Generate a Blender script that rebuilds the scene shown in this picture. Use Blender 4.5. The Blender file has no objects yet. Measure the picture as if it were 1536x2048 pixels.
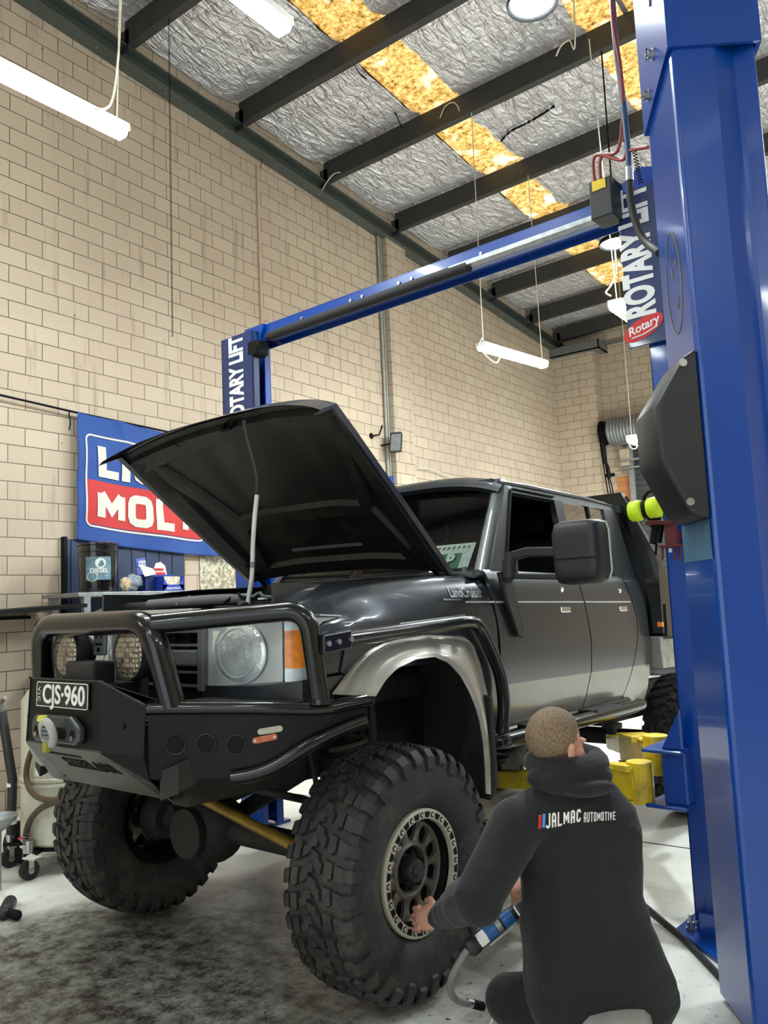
import bpy, bmesh, math, random
import numpy as np
from mathutils import Vector, Matrix, noise
from mathutils.bvhtree import BVHTree
random.seed(7)
SC = bpy.context.scene
COL = SC.collection
PI = math.pi
rad = math.radians

# ------------------------------------------------------------------ camera
F_PX = 1654.354
CAM = np.array([6.317, 0.0, 1.5])
RC = np.array([[0.8095026576, 0.5854999888, -0.0435340147],
               [-0.0985441592, 0.0623994726, -0.9931743827],
               [-0.5787870904, 0.8082673252, 0.108210143]])      # rows: right, down, forward
cam = bpy.data.cameras.new('camera')
cam_o = bpy.data.objects.new('camera', cam)
COL.objects.link(cam_o)
cam.sensor_fit = 'HORIZONTAL'
cam.sensor_width = 36.0
cam.lens = 36.0 * F_PX / 1536.0
cam.clip_start = 0.05
cam.clip_end = 200
cam_o.matrix_world = Matrix(((RC[0][0], -RC[1][0], -RC[2][0], CAM[0]),
                             (RC[0][1], -RC[1][1], -RC[2][1], CAM[1]),
                             (RC[0][2], -RC[1][2], -RC[2][2], CAM[2]),
                             (0, 0, 0, 1)))
SC.camera = cam_o

# ------------------------------------------------------------------ world, exposure
SC.view_settings.view_transform = 'Standard'
SC.view_settings.look = 'None'
SC.view_settings.gamma = 1.0
SC.view_settings.exposure = 1.12
SC.view_settings.use_curve_mapping = False
SC.cycles.max_bounces = 7
SC.cycles.diffuse_bounces = 4
SC.cycles.glossy_bounces = 4
SC.cycles.transmission_bounces = 6
SC.cycles.sample_clamp_indirect = 6.0
SC.cycles.use_denoising = True
SC.cycles.use_adaptive_sampling = True
SC.cycles.adaptive_threshold = 0.02
SC.cycles.caustics_reflective = False
SC.cycles.caustics_refractive = False
W = bpy.data.worlds.new('daylight')
SC.world = W
W.use_nodes = True
W.node_tree.nodes['Background'].inputs[0].default_value = (0.85, 0.93, 1.0, 1)
W.node_tree.nodes['Background'].inputs[1].default_value = 1.0
TUBE = 45.0        # emission strength of the tube lights
BAY = 480.0         # emission strength of the round high bay lamps
SKYL = 0.62         # emission of the daylit skylight sheets

# ------------------------------------------------------------------ frames
TH = rad(-4.212306519769935)                     # the lift and the truck stand slightly askew to the wall
Rz = Matrix.Rotation(TH, 4, 'Z')
CL = np.array([2.965, -1.63, 1.5])               # camera in lift coordinates
ROOM = Matrix.Identity(4)
LIFT = Matrix.Translation(Vector(CAM) - (Rz.to_3x3() @ Vector(CL))) @ Rz
PITCH = math.atan2(0.027480617611549945, 0.9996223365129892)
TRUCK = LIFT @ Matrix.Translation((0, 0, 1.207)) @ Matrix.Rotation(-PITCH, 4, 'X')

def _ray(px, py):
    return Vector(RC.T @ np.array([(px - 768) / F_PX, (py - 1024) / F_PX, 1.0]))
def _on(M, px, py, ax, v):
    Mi = M.inverted(); o = Mi @ Vector(CAM); d = Mi.to_3x3() @ _ray(px, py)
    return o + d * ((v - o[ax]) / d[ax])
def PW(px, py, ax, v): return _on(ROOM, px, py, ax, v)
def PL(px, py, ax, v): return _on(LIFT, px, py, ax, v)
def PC(px, py, ax, v): return _on(TRUCK, px, py, ax, v)
def PLd(px, py, d): return LIFT.inverted() @ (Vector(CAM) + _ray(px, py) * d)
def PCd(px, py, d): return TRUCK.inverted() @ (Vector(CAM) + _ray(px, py) * d)
def PWd(px, py, d): return Vector(CAM) + _ray(px, py) * d

# ------------------------------------------------------------------ mesh builder
def orth(d):
    d = Vector(d).normalized()
    a = Vector((0, 0, 1)) if abs(d.z) < 0.9 else Vector((1, 0, 0))
    u = d.cross(a).normalized()
    return u, d.cross(u).normalized()
def catmull(pts, n=6, closed=False):
    P = [Vector(p) for p in pts]
    if len(P) < 3: return P
    out = []
    m = len(P)
    rng = m if closed else m - 1
    for i in range(rng):
        p1, p2 = P[i], P[(i + 1) % m]
        p0 = P[(i - 1) % m] if (closed or i > 0) else p1 * 2 - p2
        p3 = P[(i + 2) % m] if (closed or i + 2 < m) else p2 * 2 - p1
        for k in range(n):
            t = k / n
            out.append(0.5 * ((2 * p1) + (p2 - p0) * t + (2 * p0 - 5 * p1 + 4 * p2 - p3) * t * t + (3 * p1 - p0 - 3 * p2 + p3) * t ** 3))
    if not closed: out.append(P[-1])
    return out
def fillet(pts, r=0.08, n=6):
    P = [Vector(p) for p in pts]
    out = [P[0]]
    for i in range(1, len(P) - 1):
        a, b, c = P[i - 1], P[i], P[i + 1]
        ra = min(r, (a - b).length * 0.48); rc = min(r, (c - b).length * 0.48)
        s = b + (a - b).normalized() * ra; e = b + (c - b).normalized() * rc
        for k in range(n + 1):
            t = k / n
            out.append(s * (1 - t) ** 2 + b * 2 * t * (1 - t) + e * t * t)
    out.append(P[-1])
    return out
def resample(pts, n):
    P = [Vector(p) for p in pts]
    L = [0]
    for a, b in zip(P, P[1:]): L.append(L[-1] + (b - a).length)
    out = []
    for k in range(n):
        s = L[-1] * k / (n - 1)
        j = 0
        while j < len(L) - 2 and L[j + 1] < s: j += 1
        t = (s - L[j]) / max(1e-9, L[j + 1] - L[j])
        out.append(P[j].lerp(P[j + 1], t))
    return out
def interp(x, xs, ys):
    return float(np.interp(x, xs, ys))

class MB:
    def __init__(s): s.v = []; s.f = []; s.mi = []
    def add(s, v, f, mi=0):
        o = len(s.v)
        s.v += [Vector(p) for p in v]
        s.f += [tuple(o + i for i in q) for q in f]
        s.mi += [mi] * len(f)
        return s
    def box(s, a, b, mi=0):
        (x0, y0, z0), (x1, y1, z1) = a, b
        x0, x1 = min(x0, x1), max(x0, x1); y0, y1 = min(y0, y1), max(y0, y1); z0, z1 = min(z0, z1), max(z0, z1)
        return s.add([(x0, y0, z0), (x1, y0, z0), (x1, y1, z0), (x0, y1, z0), (x0, y0, z1), (x1, y0, z1), (x1, y1, z1), (x0, y1, z1)],
                     [(0, 3, 2, 1), (4, 5, 6, 7), (0, 1, 5, 4), (1, 2, 6, 5), (2, 3, 7, 6), (3, 0, 4, 7)], mi)
    def obox(s, c, X, Y, Z, mi=0):                 # centre and three half-axis vectors
        c, X, Y, Z = Vector(c), Vector(X), Vector(Y), Vector(Z)
        if X.cross(Y).dot(Z) < 0: X = -X
        v = [c + X * i + Y * j + Z * k for k in (-1, 1) for (i, j) in ((-1, -1), (1, -1), (1, 1), (-1, 1))]
        return s.add(v, [(0, 3, 2, 1), (4, 5, 6, 7), (0, 1, 5, 4), (1, 2, 6, 5), (2, 3, 7, 6), (3, 0, 4, 7)], mi)
    def bar(s, a, b, w, h, up=(0, 0, 1), mi=0):    # rectangular bar between two points
        a, b = Vector(a), Vector(b); d = (b - a); L = d.length; d.normalize()
        u = d.cross(Vector(up)).normalized(); n = u.cross(d)
        return s.obox((a + b) / 2, u * w / 2, d * L / 2, n * h / 2, mi)
    def cyl(s, a, b, r0, r1=None, n=20, caps=True, mi=0):
        a, b = Vector(a), Vector(b); r1 = r0 if r1 is None else r1
        u, w = orth(b - a); v = []
        for p, r in ((a, r0), (b, r1)):
            v += [p + (u * math.cos(2 * PI * k / n) + w * math.sin(2 * PI * k / n)) * r for k in range(n)]
        f = [(k, (k + 1) % n, n + (k + 1) % n, n + k) for k in range(n)]
        if caps: f += [tuple(range(n - 1, -1, -1)), tuple(range(n, 2 * n))]
        return s.add(v, f, mi)
    def tube(s, pts, r, n=10, closed=False, caps=True, mi=0):
        P = [Vector(p) for p in pts]; m = len(P)
        rr = r if hasattr(r, '__len__') else [r] * m
        T = []
        for i in range(m):
            if closed: t = P[(i + 1) % m] - P[i - 1]
            else: t = P[min(i + 1, m - 1)] - P[max(i - 1, 0)]
            T.append(t.normalized())
        u, _ = orth(T[0]); v = []
        for i in range(m):
            u = (u - T[i] * u.dot(T[i])).normalized(); w = T[i].cross(u)
            v += [P[i] + (u * math.cos(2 * PI * k / n) + w * math.sin(2 * PI * k / n)) * rr[i] for k in range(n)]
        f = []
        for i in range(m if closed else m - 1):
            j = (i + 1) % m
            f += [(i * n + k, i * n + (k + 1) % n, j * n + (k + 1) % n, j * n + k) for k in range(n)]
        if caps and not closed: f += [tuple(range(n - 1, -1, -1)), tuple(range((m - 1) * n, m * n))]
        return s.add(v, f, mi)
    def lathe(s, o, d, prof, n=32, mi=0, closed=False):     # prof: (height along d, radius)
        o, d = Vector(o), Vector(d).normalized(); u, w = orth(d); v = []
        for h, r in prof:
            v += [o + d * h + (u * math.cos(2 * PI * k / n) + w * math.sin(2 * PI * k / n)) * r for k in range(n)]
        m = len(prof); f = []
        for i in range(m if closed else m - 1):
            j = (i + 1) % m
            f += [(i * n + k, i * n + (k + 1) % n, j * n + (k + 1) % n, j * n + k) for k in range(n)]
        return s.add(v, f, mi)
    def prism(s, poly, ext, mi=0):                  # closed polygon of 3-D points, extrusion vector
        P = [Vector(p) for p in poly]; e = Vector(ext); n = len(P)
        f = [tuple(range(n - 1, -1, -1)), tuple(range(n, 2 * n))]
        f += [(k, (k + 1) % n, n + (k + 1) % n, n + k) for k in range(n)]
        return s.add(P + [p + e for p in P], f, mi)
    def loft(s, rings, closed=True, caps=True, mi=0):
        n = len(rings[0]); v = [p for r in rings for p in r]; f = []
        for i in range(len(rings) - 1):
            for k in range(n if closed else n - 1):
                f.append((i * n + k, i * n + (k + 1) % n, (i + 1) * n + (k + 1) % n, (i + 1) * n + k))
        if caps and closed: f += [tuple(range(n - 1, -1, -1)), tuple(range((len(rings) - 1) * n, len(rings) * n))]
        return s.add(v, f, mi)
    def grid(s, fn, nu, nv, mi=0):
        v = [fn(i / nu, j / nv) for i in range(nu + 1) for j in range(nv + 1)]
        f = [(i * (nv + 1) + j, (i + 1) * (nv + 1) + j, (i + 1) * (nv + 1) + j + 1, i * (nv + 1) + j + 1) for i in range(nu) for j in range(nv)]
        return s.add(v, f, mi)
    def ell(s, c, X, Y, Z, nu=20, nv=12, mi=0):     # ellipsoid with half-axis vectors
        c, X, Y, Z = Vector(c), Vector(X), Vector(Y), Vector(Z); v = [c - Z]
        for j in range(1, nv):
            ph = -PI / 2 + PI * j / nv
            v += [c + (X * math.cos(2 * PI * k / nu) + Y * math.sin(2 * PI * k / nu)) * math.cos(ph) + Z * math.sin(ph) for k in range(nu)]
        v.append(c + Z); f = []
        for k in range(nu):
            f.append((0, 1 + (k + 1) % nu, 1 + k))
            for j in range(nv - 2):
                a = 1 + j * nu
                f.append((a + k, a + (k + 1) % nu, a + nu + (k + 1) % nu, a + nu + k))
            a = 1 + (nv - 2) * nu
            f.append((a + k, a + (k + 1) % nu, len(v) - 1))
        return s.add(v, f, mi)
    def sph(s, c, r, mi=0, n=14): return s.ell(c, (r, 0, 0), (0, r, 0), (0, 0, r), n, max(6, n * 2 // 3), mi)
    def cap(s, a, b, r0, r1, n=14, mi=0):            # tapered capsule
        a, b = Vector(a), Vector(b); s.cyl(a, b, r0, r1, n, True, mi); s.sph(a, r0, mi, n); s.sph(b, r1, mi, n); return s
    def mir(s, start=0):                              # mirror everything across x = 0
        n = len(s.v); v = [Vector((-p.x, p.y, p.z)) for p in s.v]
        f = [tuple(n + i for i in reversed(q)) for q in s.f]
        s.v += v; s.f += f; s.mi += list(s.mi); return s
    def xf(s, M):
        s.v = [M @ p for p in s.v]; return s
    def copy(s):
        c = MB(); c.v = [p.copy() for p in s.v]; c.f = list(s.f); c.mi = list(s.mi); return c

def text_mb(txt, M, size=1.0, bold=0.0, xs=1.0, ext=0.002, align='CENTER', shear=0.0, space=1.0, sub=0, mi=0):
    cu = bpy.data.curves.new('text', 'FONT'); cu.body = txt; cu.size = size; cu.offset = bold * size; cu.extrude = ext
    cu.align_x = align; cu.align_y = 'CENTER'; cu.shear = shear; cu.space_character = space; cu.resolution_u = 4
    ob = bpy.data.objects.new('text', cu); COL.objects.link(ob)
    bpy.context.view_layer.update()
    me = bpy.data.meshes.new_from_object(ob)
    if sub:
        bm = bmesh.new(); bm.from_mesh(me); bmesh.ops.triangulate(bm, faces=bm.faces)
        bmesh.ops.subdivide_edges(bm, edges=[e for e in bm.edges if e.calc_length() > size * 0.22], cuts=sub)
        bmesh.ops.triangulate(bm, faces=bm.faces)
        bm.to_mesh(me); bm.free()
    mb = MB(); S = Matrix.Diagonal((xs, 1, 1, 1))
    mb.add([M @ S @ v.co for v in me.vertices], [tuple(p.vertices) for p in me.polygons], mi)
    bpy.data.objects.remove(ob); bpy.data.curves.remove(cu); bpy.data.meshes.remove(me)
    return mb
GLYPH = {'A': [[(0, 0), (0, .8), (.12, .95), (.3, 1), (.7, 1), (.88, .95), (1, .8), (1, 0)], [(0, .42), (1, .42)]], 'J': [[(1, 1), (1, .18), (.85, .03), (.6, 0), (.2, 0), (0, .08)]],
 'L': [[(0, 1), (0, 0), (1, 0)]], 'M': [[(0, 0), (0, 1)], [(0, 1), (.5, .35), (1, 1)], [(1, 1), (1, 0)]], 'C': [[(1, .85), (.85, 1), (.2, 1), (0, .85), (0, .15), (.2, 0), (.85, 0), (1, .15)]],
 'U': [[(0, 1), (0, .15), (.2, 0), (.8, 0), (1, .15), (1, 1)]], 'T': [[(0, 1), (1, 1)], [(.5, 1), (.5, 0)]], 'O': [[(.25, 0), (.75, 0), (.93, .08), (1, .25), (1, .75), (.93, .92), (.75, 1), (.25, 1), (.07, .92), (0, .75), (0, .25), (.07, .08), (.25, 0)]],
 'I': [[(.5, 0), (.5, 1)]], 'V': [[(0, 1), (.5, 0), (1, 1)]], 'E': [[(1, 1), (0, 1), (0, 0), (1, 0)], [(0, .5), (.85, .5)]], 'Y': [[(0, 1), (.5, .5), (1, 1)], [(.5, .5), (.5, 0)]],
 'Q': [[(.25, 0), (.75, 0), (.93, .08), (1, .25), (1, .75), (.93, .92), (.75, 1), (.25, 1), (.07, .92), (0, .75), (0, .25), (.07, .08), (.25, 0)], [(.6, .3), (1.05, -.05)]], 'R': [[(0, 0), (0, 1), (.8, 1), (1, .85), (1, .6), (.8, .47), (0, .47)], [(.5, .47), (1, 0)]],
 'F': [[(1, 1), (0, 1), (0, 0)], [(0, .52), (.85, .52)]], ' ': []}
def stroke_mb(txt, w=0.55, gap=0.22, t=0.16, step=0.12, widths={}):
    """block lettering as flat ribbons, height 1, in the x-y plane, starting at x = 0"""
    mb = MB(); x0 = 0.0
    for ch in txt:
        cw = widths.get(ch, 0.0 if ch == 'I' else (w * 0.7 if ch == ' ' else w))
        for st in GLYPH[ch]:
            P = [Vector((x0 + t / 2 + p[0] * cw if ch != 'I' else x0 + t / 2, t / 2 + p[1] * (1 - t), 0)) for p in st]
            D = []
            for a, b in zip(P, P[1:]):
                k = max(1, int((b - a).length / step)); D += [a.lerp(b, i / k) for i in range(k)]
            D.append(P[-1]); closed = (P[0] - P[-1]).length < 1e-6
            n = len(D); v = []
            for i in range(n):
                if closed: a, b = D[(i - 1) % (n - 1)], D[(i + 1) % (n - 1)] if i < n - 1 else D[1]
                else: a, b = D[max(0, i - 1)], D[min(n - 1, i + 1)]
                d = (b - a).normalized(); nn = Vector((-d.y, d.x, 0)); k = 1.0
                if 0 < i < n - 1:
                    d1 = (D[i] - D[i - 1]).normalized(); c_ = max(0.5, abs(d.dot(d1))); k = 1 / c_
                e = d * t / 2 * ((-1 if i == 0 else 1) if (i in (0, n - 1) and not closed and ch not in 'MVY') else 0)
                v += [D[i] + e + nn * t / 2 * k, D[i] + e - nn * t / 2 * k]
            mb.add(v, [(2 * i, 2 * i + 1, 2 * i + 3, 2 * i + 2) for i in range(n - 1)])
        x0 += cw + t + gap
    W_ = x0 - gap; mb.width = W_
    return mb
def frame_m(o, X, Y):        # matrix whose text plane is spanned by X (reading) and Y (up)
    X = Vector(X).normalized(); Y = Vector(Y); Y = (Y - X * X.dot(Y)).normalized(); Z = X.cross(Y)
    return Matrix(((X.x, Y.x, Z.x, o[0]), (X.y, Y.y, Z.y, o[1]), (X.z, Y.z, Z.z, o[2]), (0, 0, 0, 1)))

INFO = {}
def build(name, mb, mats, base, smooth=None, bevel=0, seg=2, sub=0, solid=0, remesh=0, smoothit=0, recalc=True):
    me = bpy.data.meshes.new(name)
    b = Vector(base)
    me.from_pydata([tuple(p - b) for p in mb.v], [], mb.f)
    if not isinstance(mats, (list, tuple)): mats = [mats]
    for m in mats: me.materials.append(m)
    me.polygons.foreach_set('material_index', mb.mi)
    if recalc:
        bm = bmesh.new(); bm.from_mesh(me); bmesh.ops.recalc_face_normals(bm, faces=bm.faces); bm.to_mesh(me); bm.free()
    me.validate()
    if smooth is not None:
        me.shade_smooth()
        if smooth < 180:
            me.set_sharp_from_angle(angle=rad(smooth))
    o = bpy.data.objects.new(name, me); COL.objects.link(o)
    if solid:
        m = o.modifiers.new('solid', 'SOLIDIFY'); m.thickness = solid; m.offset = -1
        if smooth is not None and smooth < 180:
            m = o.modifiers.new('split', 'EDGE_SPLIT'); m.split_angle = rad(smooth)
    if remesh:
        m = o.modifiers.new('remesh', 'REMESH'); m.mode = 'VOXEL'; m.voxel_size = remesh; m.use_smooth_shade = True
    if smoothit:
        m = o.modifiers.new('smooth', 'SMOOTH'); m.iterations = smoothit; m.factor = 0.5
    if bevel:
        m = o.modifiers.new('bevel', 'BEVEL'); m.width = bevel; m.segments = seg; m.limit_method = 'ANGLE'; m.angle_limit = rad(40)
        m.harden_normals = False
    if sub:
        m = o.modifiers.new('sub', 'SUBSURF'); m.levels = sub; m.render_levels = sub
    return o
def props(o, label=None, cat=None, group=None, kind=None):
    if label: o['label'] = label
    if cat: o['category'] = cat
    if group: o['group'] = group
    if kind: o['kind'] = kind
def thing(name, label, cat, fr, base, group=None):
    o = bpy.data.objects.new(name, None); COL.objects.link(o); o.empty_display_size = 0.1
    o.matrix_world = fr @ Matrix.Translation(Vector(base))
    props(o, label, cat, group); INFO[o.name] = (fr, Vector(base)); return o
def part(name, mb, mats, parent, label=None, **kw):
    fr, base = INFO[parent.name]
    o = build(name, mb, mats, base, **kw); o.parent = parent; INFO[o.name] = (fr, base)
    if label: o['label'] = label
    return o
def epart(name, parent, label=None):               # an empty that groups sub-parts
    o = bpy.data.objects.new(name, None); COL.objects.link(o); o.parent = parent; INFO[o.name] = INFO[parent.name]; o.empty_display_size = 0.1
    if label: o['label'] = label
    return o
def single(name, mb, mats, label, cat, fr, base, group=None, kind=None, **kw):
    o = build(name, mb, mats, base, **kw)
    o.matrix_world = fr @ Matrix.Translation(Vector(base))
    props(o, label, cat, group, kind); INFO[o.name] = (fr, Vector(base)); return o
def struct(name, mb, mats, **kw):
    kw.setdefault('base', (0, 0, 0)); b = kw.pop('base')
    o = build(name, mb, mats, b, **kw); o.location = b; o['kind'] = 'structure'; INFO[o.name] = (ROOM, Vector(b)); return o
def copy_tree(o, parent=None):
    c = o.copy(); COL.objects.link(c)
    if parent is not None: c.parent = parent
    INFO[c.name] = INFO[o.name]
    for ch in list(o.children): copy_tree(ch, c)
    return c

# ------------------------------------------------------------------ materials
def srgb(r, g, b):
    f = lambda c: (c / 255 / 12.92) if c / 255 <= 0.04045 else ((c / 255 + 0.055) / 1.055) ** 2.4
    return (f(r), f(g), f(b), 1)
class N:
    def __init__(s, name):
        s.m = bpy.data.materials.new(name); s.m.use_nodes = True; s.t = s.m.node_tree
        s.b = s.t.nodes['Principled BSDF']
    def n(s, typ, **kw):
        x = s.t.nodes.new(typ)
        for k, v in kw.items():
            if k.startswith('i_'):
                x.inputs[k[2:].replace('_', ' ')].default_value = v
            else: setattr(x, k, v)
        return x
    def l(s, a, b): s.t.links.new(a, b)
    def coord(s, kind='Object'): return s.n('ShaderNodeTexCoord').outputs[kind]
    def noise(s, scale, detail=3, rough=0.6, vec=None, stretch=None):
        t = s.n('ShaderNodeTexNoise'); t.inputs['Scale'].default_value = scale; t.inputs['Detail'].default_value = detail
        t.inputs['Roughness'].default_value = rough
        v = vec if vec is not None else s.coord()
        if stretch:
            mp = s.n('ShaderNodeMapping'); mp.inputs['Scale'].default_value = stretch; s.l(v, mp.inputs[0]); v = mp.outputs[0]
        s.l(v, t.inputs['Vector']); return t.outputs['Fac']
    def ramp(s, fac, stops):
        r = s.n('ShaderNodeValToRGB'); e = r.color_ramp.elements
        while len(e) < len(stops): e.new(0.5)
        for el, (p, c) in zip(e, stops):
            el.position = p; el.color = c if len(c) == 4 else (*c, 1)
        s.l(fac, r.inputs[0]); return r.outputs[0]
    def mix(s, fac, a, b, mode='MIX'):
        x = s.n('ShaderNodeMix', data_type='RGBA', blend_type=mode)
        if isinstance(fac, (int, float)): x.inputs[0].default_value = fac
        else: s.l(fac, x.inputs[0])
        for sock, v in ((x.inputs[6], a), (x.inputs[7], b)):
            if isinstance(v, tuple): sock.default_value = v if len(v) == 4 else (*v, 1)
            else: s.l(v, sock)
        return x.outputs[2]
    def math(s, op, a, b=0.0):
        x = s.n('ShaderNodeMath', operation=op)
        for i, v in enumerate((a, b)):
            if isinstance(v, (int, float)): x.inputs[i].default_value = v
            else: s.l(v, x.inputs[i])
        return x.outputs[0]
    def bump(s, h, strength=0.3, dist=0.01, prev=None):
        b = s.n('ShaderNodeBump'); b.inputs['Strength'].default_value = strength; b.inputs['Distance'].default_value = dist
        s.l(h, b.inputs['Height'])
        if prev is not None: s.l(prev, b.inputs['Normal'])
        return b.outputs[0]
def mat(name, col, rough=0.5, metal=0.0, coat=0.0, var=0.12, scale=8.0, bump=0.0, bscale=60.0, emit=None, es=0.0, spec=None, stretch=None, dirt=None, dscale=5.0, damt=0.5):
    k = N(name); b = k.b
    c = col if len(col) == 4 else (*col, 1)
    nz = k.noise(scale, 4, 0.6, stretch=stretch)
    lo = tuple(x * (1 - var) for x in c[:3]) + (1,); hi = tuple(min(1, x * (1 + var)) for x in c[:3]) + (1,)
    cc = k.ramp(nz, [(0.3, lo), (0.7, hi)])
    if dirt:
        dz = k.ramp(k.noise(dscale, 6, 0.7), [(0.5, (0, 0, 0)), (0.72, (damt, damt, damt))])
        cc = k.mix(dz, cc, dirt)
    k.l(cc, b.inputs['Base Color'])
    b.inputs['Roughness'].default_value = rough; b.inputs['Metallic'].default_value = metal
    b.inputs['Coat Weight'].default_value = coat; b.inputs['Coat Roughness'].default_value = 0.06
    if spec is not None: b.inputs['Specular IOR Level'].default_value = spec
    if bump: k.l(k.bump(k.noise(bscale, 3), bump, 0.01), b.inputs['Normal'])
    if emit: b.inputs['Emission Color'].default_value = (*emit[:3], 1); b.inputs['Emission Strength'].default_value = es
    return k.m
M_BLACK = mat('black_powdercoat', srgb(7, 9, 9), 0.26, coat=0.45, spec=0.3, bump=0.02, bscale=250)
M_BLACKM = mat('black_matt_plastic', srgb(26, 28, 30), 0.5, bump=0.08, bscale=300)
M_DARK = mat('dark_void', srgb(9, 10, 11), 0.7, spec=0.2)
M_BLACKP = mat('black_satin_panel', srgb(7, 10, 10), 0.45, spec=0.22, bump=0.02, bscale=250)
M_RUB = mat('black_rubber', srgb(30, 31, 32), 0.7, bump=0.06, bscale=120)
M_STEEL = mat('brushed_steel', srgb(175, 176, 174), 0.35, 1.0)
M_GALV = mat('galvanised_steel', srgb(150, 154, 156), 0.45, 0.8, var=0.2, scale=25)
M_CHROME = mat('chrome', srgb(215, 218, 220), 0.12, 1.0)
M_BEAM = mat('dark_painted_beam', srgb(58, 58, 56), 0.55, 0.2, dirt=srgb(40, 36, 32), dscale=3)
M_RAFT = mat('grey_green_rafter', srgb(78, 84, 78), 0.5, 0.2, dirt=srgb(50, 50, 46), dscale=2)
M_BLUE = mat('blue_gloss_paint', srgb(2, 62, 146), 0.28, coat=0.35, var=0.06, scale=2, bump=0.02, bscale=40)
M_NAVY = mat('navy_paint', srgb(20, 44, 92), 0.35, coat=0.3)
M_YEL = mat('yellow_arm_paint', srgb(222, 192, 36), 0.38, coat=0.2, dirt=srgb(90, 74, 26), dscale=6, damt=0.6)
M_WHITE = mat('white_print', srgb(232, 232, 226), 0.5, var=0.04)
M_RED = mat('red_print', srgb(200, 30, 34), 0.45, var=0.05)
M_CREAM = mat('white_enamel', srgb(214, 216, 206), 0.4, var=0.06)
M_CABLE = mat('white_cable', srgb(214, 208, 190), 0.5)
M_REDH = mat('red_hose_rubber', srgb(134, 52, 44), 0.5)
M_BLUEH = mat('blue_hose_rubber', srgb(40, 66, 104), 0.45)
M_HIVIS = mat('fluoro_yellow_plastic', srgb(205, 235, 20), 0.45, bump=0.2, bscale=60)
M_DKRED = mat('dark_red_paint', srgb(96, 22, 22), 0.45)
M_SKIN = mat('skin', srgb(206, 150, 128), 0.5, var=0.1, scale=30, bump=0.05, bscale=200)
def hair_mat():
    k = N('short_hair'); nz = k.noise(260, 4, 0.7, stretch=(1, 1, 0.35))
    k.l(k.ramp(nz, [(0.3, srgb(58, 46, 36)), (0.7, srgb(158, 132, 102))]), k.b.inputs['Base Color'])
    k.b.inputs['Roughness'].default_value = 0.6
    k.l(k.bump(nz, 0.8, 0.004), k.b.inputs['Normal']); return k.m
M_HAIR = hair_mat()
def cloth_mat(name, c, amp=0.25):
    k = N(name); nz = k.noise(900, 2)
    k.l(k.ramp(k.noise(6, 3), [(0.3, tuple(x * .85 for x in c[:3])), (0.7, tuple(min(1, x * 1.15) for x in c[:3]))]), k.b.inputs['Base Color'])
    k.b.inputs['Roughness'].default_value = 0.9; k.b.inputs['Sheen Weight'].default_value = 0.1; k.b.inputs['Sheen Roughness'].default_value = 0.5
    b1 = k.bump(k.noise(14, 3), amp, 0.02)
    k.l(k.bump(nz, 0.15, 0.002, b1), k.b.inputs['Normal']); return k.m
M_HOOD = cloth_mat('charcoal_fleece', srgb(16, 17, 20))
M_TROU = cloth_mat('black_trousers', srgb(13, 14, 17))
def emit_mat(name, col, s, rough=0.4):
    k = N(name); k.b.inputs['Base Color'].default_value = (0.8, 0.8, 0.8, 1); k.b.inputs['Emission Color'].default_value = col
    nz = k.noise(3, 1); k.l(k.ramp(nz, [(0, (0.78,) * 3), (1, (0.86,) * 3)]), k.b.inputs['Base Color'])
    k.b.inputs['Emission Strength'].default_value = s; k.b.inputs['Roughness'].default_value = rough; return k.m
M_TUBE = emit_mat('lit_tube_diffuser', (0.91, 1.0, 0.985, 1), TUBE)
M_BAY = emit_mat('lit_high_bay', (0.90, 0.97, 1.0, 1), BAY)

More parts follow.
